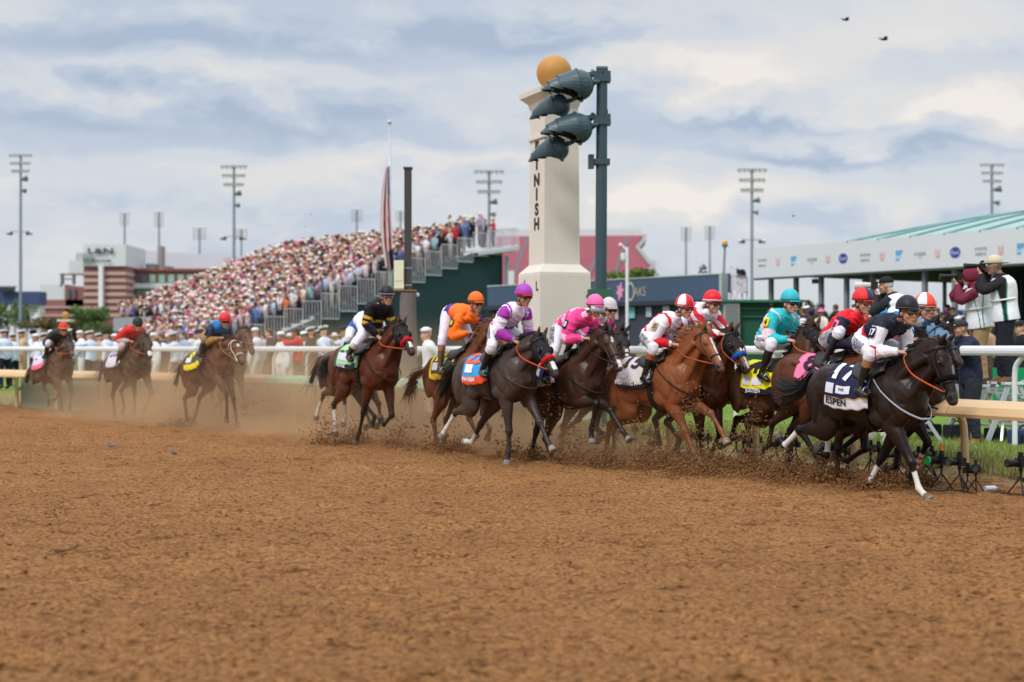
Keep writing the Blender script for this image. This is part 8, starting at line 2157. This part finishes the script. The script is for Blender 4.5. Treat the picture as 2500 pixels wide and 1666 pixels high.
# ------------------------------------------------------------------ thrown dirt and dust
def clods(name, label, spots, seed, m):
    """spots: (centre, spread xyz, count, size range, up-bias)"""
    rg = np.random.default_rng(seed); VV = []; FF = []; k = 0
    ico = np.array([(0, 0, 1), (.89, 0, .45), (.28, .85, .45), (-.72, .53, .45), (-.72, -.53, .45), (.28, -.85, .45), (.72, .53, -.45), (-.28, .85, -.45), (-.89, 0, -.45), (-.28, -.85, -.45), (.72, -.53, -.45), (0, 0, -1)])
    icf = [(0, 1, 2), (0, 2, 3), (0, 3, 4), (0, 4, 5), (0, 5, 1), (1, 6, 2), (2, 7, 3), (3, 8, 4), (4, 9, 5), (5, 10, 1), (2, 6, 7), (3, 7, 8), (4, 8, 9), (5, 9, 10), (1, 10, 6), (6, 11, 7), (7, 11, 8), (8, 11, 9), (9, 11, 10), (10, 11, 6)]
    for c, sp, n, (s0, s1), ub in spots:
        u = rg.normal(size=(n, 3)); pos = np.array(c) + u * np.array(sp) * [1, 1, 0]
        hgt = np.abs(rg.normal(size=n)) ** ub * sp[2]; fall = np.exp(-(u[:, 0] ** 2 + u[:, 1] ** 2) * .35)
        pos[:, 2] = c[2] + hgt * fall
        sz = s0 + (s1 - s0) * rg.random(n) ** 2.6
        for p, s in zip(pos, sz):
            v = ico * s * rg.uniform(.55, 1.2, (12, 1)) * rg.uniform(.7, 1.2, 3) + p; VV.append(v); FF += [(a + k, b + k, c_ + k) for a, b, c_ in icf]; k += 12
    me = bpy.data.meshes.new(name); me.from_pydata(np.concatenate(VV).tolist(), [], FF); o = link(name, me, m)
    return tag(o, label, 'dirt', kind='stuff')
clodm = mat('flying_dirt', (.205, .103, .041), rough=.95, spec=.1, var=.35, vs=3)
def gq(px, Z, z=0.0): return tuple(XY(px, Z, z))
near = []
for px, Z, sx, h_, n in ((2020, 17.6, .30, .14, 1500), (2150, 16.9, .26, .14, 1500), (2245, 17.3, .18, .13, 700), (1930, 18.2, .34, .15, 1600), (1830, 18.7, .34, .15, 1700), (1730, 19.0, .34, .18, 1700), (1650, 19.3, .36, .20, 1400), (1580, 19.6, .30, .22, 1000), (1475, 19.9, .26, .14, 1000), (1400, 20.3, .30, .24, 500), (1300, 20.9, .20, .12, 800), (1245, 21.3, .24, .16, 500), (1105, 22.7, .28, .13, 1100), (1050, 23.0, .25, .22, 450), (965, 23.8, .26, .26, 450), (868, 24.6, .24, .15, 1100), (800, 24.4, .26, .28, 600), (455, 29.8, .22, .12, 500), (430, 30.2, .3, .10, 300), (1700, 18.6, .5, .12, 900), (1880, 17.9, .5, .12, 900)):
    near.append((gq(px, Z, -.01), (sx * .62, sx * .5, h_ * 1.25), int(n * .95), (.0045, .023), .85)); near.append((gq(px, Z, -.01), (sx * 1.3, sx, h_ * 1.9), int(n * .28), (.004, .018), 1.0))
clods('thrown_dirt', 'clods of dark dirt thrown up round the galloping hooves', near, 7, clodm)
high = []
for px, py, Z, sx, n in ((1560, 1040, 19.6, .10, 120), (1690, 1000, 19.0, .12, 220), (1690, 1050, 19.0, .10, 150), (1830, 1060, 18.7, .14, 260), (1850, 1020, 18.7, .08, 60), (990, 1040, 23.6, .07, 90), (1385, 1050, 20.2, .14, 110), (1350, 1010, 20.2, .16, 90), (1470, 1060, 19.9, .12, 70), (600, 1010, 28.6, .12, 120), (620, 980, 28.4, .15, 60), (560, 950, 28.6, .3, 60), (1170, 1050, 22.5, .14, 70), (790, 1050, 24.2, .14, 90), (1640, 940, 19.2, .25, 80), (1230, 1070, 21, .14, 70), (700, 900, 26, 1.0, 60)):
    c = P(px, py, Z); high.append(((c[0], c[1], c[2] - sx * .6), (sx, sx * .8, sx * 1.8), int(n * 1.5), (.004, .017), 1.0))
clods('flying_clods', 'small dark clods flying through the air behind the horses', high, 9, clodm)
# loose clods lying on the track
rg = np.random.default_rng(21); sp_ = []
nn = 6500; zq = 5.0 * (32 / 5.0) ** rg.random(nn); xq = zq * rg.uniform(-.5, .5, nn)
VV = []; FF = []; k = 0
ico = np.array([(0, 0, 1), (.89, 0, .45), (.28, .85, .45), (-.72, .53, .45), (-.72, -.53, .45), (.28, -.85, .45), (.72, .53, -.45), (-.28, .85, -.45), (-.89, 0, -.45), (-.28, -.85, -.45), (.72, -.53, -.45), (0, 0, -1)])
icf = np.array([(0, 1, 2), (0, 2, 3), (0, 3, 4), (0, 4, 5), (0, 5, 1), (1, 6, 2), (2, 7, 3), (3, 8, 4), (4, 9, 5), (5, 10, 1), (2, 6, 7), (3, 7, 8), (4, 8, 9), (5, 9, 10), (1, 10, 6), (6, 11, 7), (7, 11, 8), (8, 11, 9), (9, 11, 10), (10, 11, 6)])
hq = dirt_h(xq, zq)
for x, y, h_ in zip(xq, zq, hq):
    s = .005 + .013 * rg.random() ** 3 ; VV.append(ico * s * rg.uniform(.6, 1.2, (12, 1)) * [rg.uniform(.8, 1.5), 1, .7] + [x, y, h_ - .004 + s * .35]); FF.append(icf + k); k += 12
me = bpy.data.meshes.new('loose_clods'); me.from_pydata(np.concatenate(VV).tolist(), [], np.concatenate(FF).tolist()); tag(link('loose_clods', me, DIRT), 'loose clods of dirt scattered over the harrowed track', 'dirt', kind='stuff')
# dust hanging behind the field
def dust_box(name, label, c, sz, rz, dens, scale, seed, h_fade):
    mb = MB(); mb.box((0, 0, sz[2] / 2), sz); o = mb.build(name, mat('tmp', (0, 0, 0)), None); o.location = c; o.rotation_euler = (0, 0, rz)
    m = bpy.data.materials.new(name); m.use_nodes = True; nt = m.node_tree; nt.nodes.clear(); L = nt.links.new
    out = nt.nodes.new('ShaderNodeOutputMaterial'); v = nt.nodes.new('ShaderNodeVolumePrincipled'); L(v.outputs[0], out.inputs['Volume']); v.inputs['Color'].default_value = (.90, .62, .37, 1); v.inputs['Anisotropy'].default_value = .3
    tc = nt.nodes.new('ShaderNodeTexCoord'); n = nt.nodes.new('ShaderNodeTexNoise'); n.inputs['Scale'].default_value = scale; n.inputs['Detail'].default_value = 3; n.inputs['Roughness'].default_value = .55
    mp = nt.nodes.new('ShaderNodeMapping'); mp.inputs['Location'].default_value = (seed, seed * .7, 0); L(tc.outputs['Object'], mp.inputs[0]); L(mp.outputs[0], n.inputs['Vector'])
    r = nt.nodes.new('ShaderNodeMapRange'); r.inputs['From Min'].default_value = .38; r.inputs['From Max'].default_value = .72; r.inputs['To Min'].default_value = .10; L(n.outputs['Fac'], r.inputs['Value'])
    s = nt.nodes.new('ShaderNodeSeparateXYZ'); L(tc.outputs['Object'], s.inputs[0])
    def mth(op, a, b=None, clamp=False):
        q = nt.nodes.new('ShaderNodeMath'); q.operation = op; q.use_clamp = clamp
        for i, x in enumerate((a, b)):
            if x is None: continue
            if isinstance(x, (int, float)): q.inputs[i].default_value = x
            else: L(x, q.inputs[i])
        return q.outputs[0]
    hz_ = mth('EXPONENT', mth('MULTIPLY', s.outputs['Z'], -1.0 / h_fade))
    ex = mth('SUBTRACT', 1.0, mth('POWER', mth('ABSOLUTE', mth('DIVIDE', s.outputs['X'], sz[0] / 2)), 3.0), clamp=True)
    ey = mth('SUBTRACT', 1.0, mth('POWER', mth('ABSOLUTE', mth('DIVIDE', s.outputs['Y'], sz[1] / 2)), 3.0), clamp=True)
    ez = mth('SUBTRACT', 1.0, mth('POWER', mth('DIVIDE', s.outputs['Z'], sz[2]), 3.0), clamp=True)
    d = mth('MULTIPLY', mth('MULTIPLY', mth('MULTIPLY', r.outputs[0], hz_), mth('MULTIPLY', ex, ey)), mth('MULTIPLY', ez, dens)); L(d, v.inputs['Density'])
    o.data.materials.clear(); o.data.materials.append(m); tag(o, label, 'dust', kind='stuff'); return o
dust_box('dust_cloud', 'tan dust hanging low round the trailing horses at the left', (-5.2, 30.0, -.02), (16, 4.8, 2.3), R(-48), 2.3, 1.0, 3.0, .70)
dust_box('dust_cloud', 'tan dust swirling between the black and gold jockey and the chestnut horse', (.2, 22.6, -.02), (8.0, 1.9, 1.5), R(-54), 2.8, 1.6, 9.0, .50)
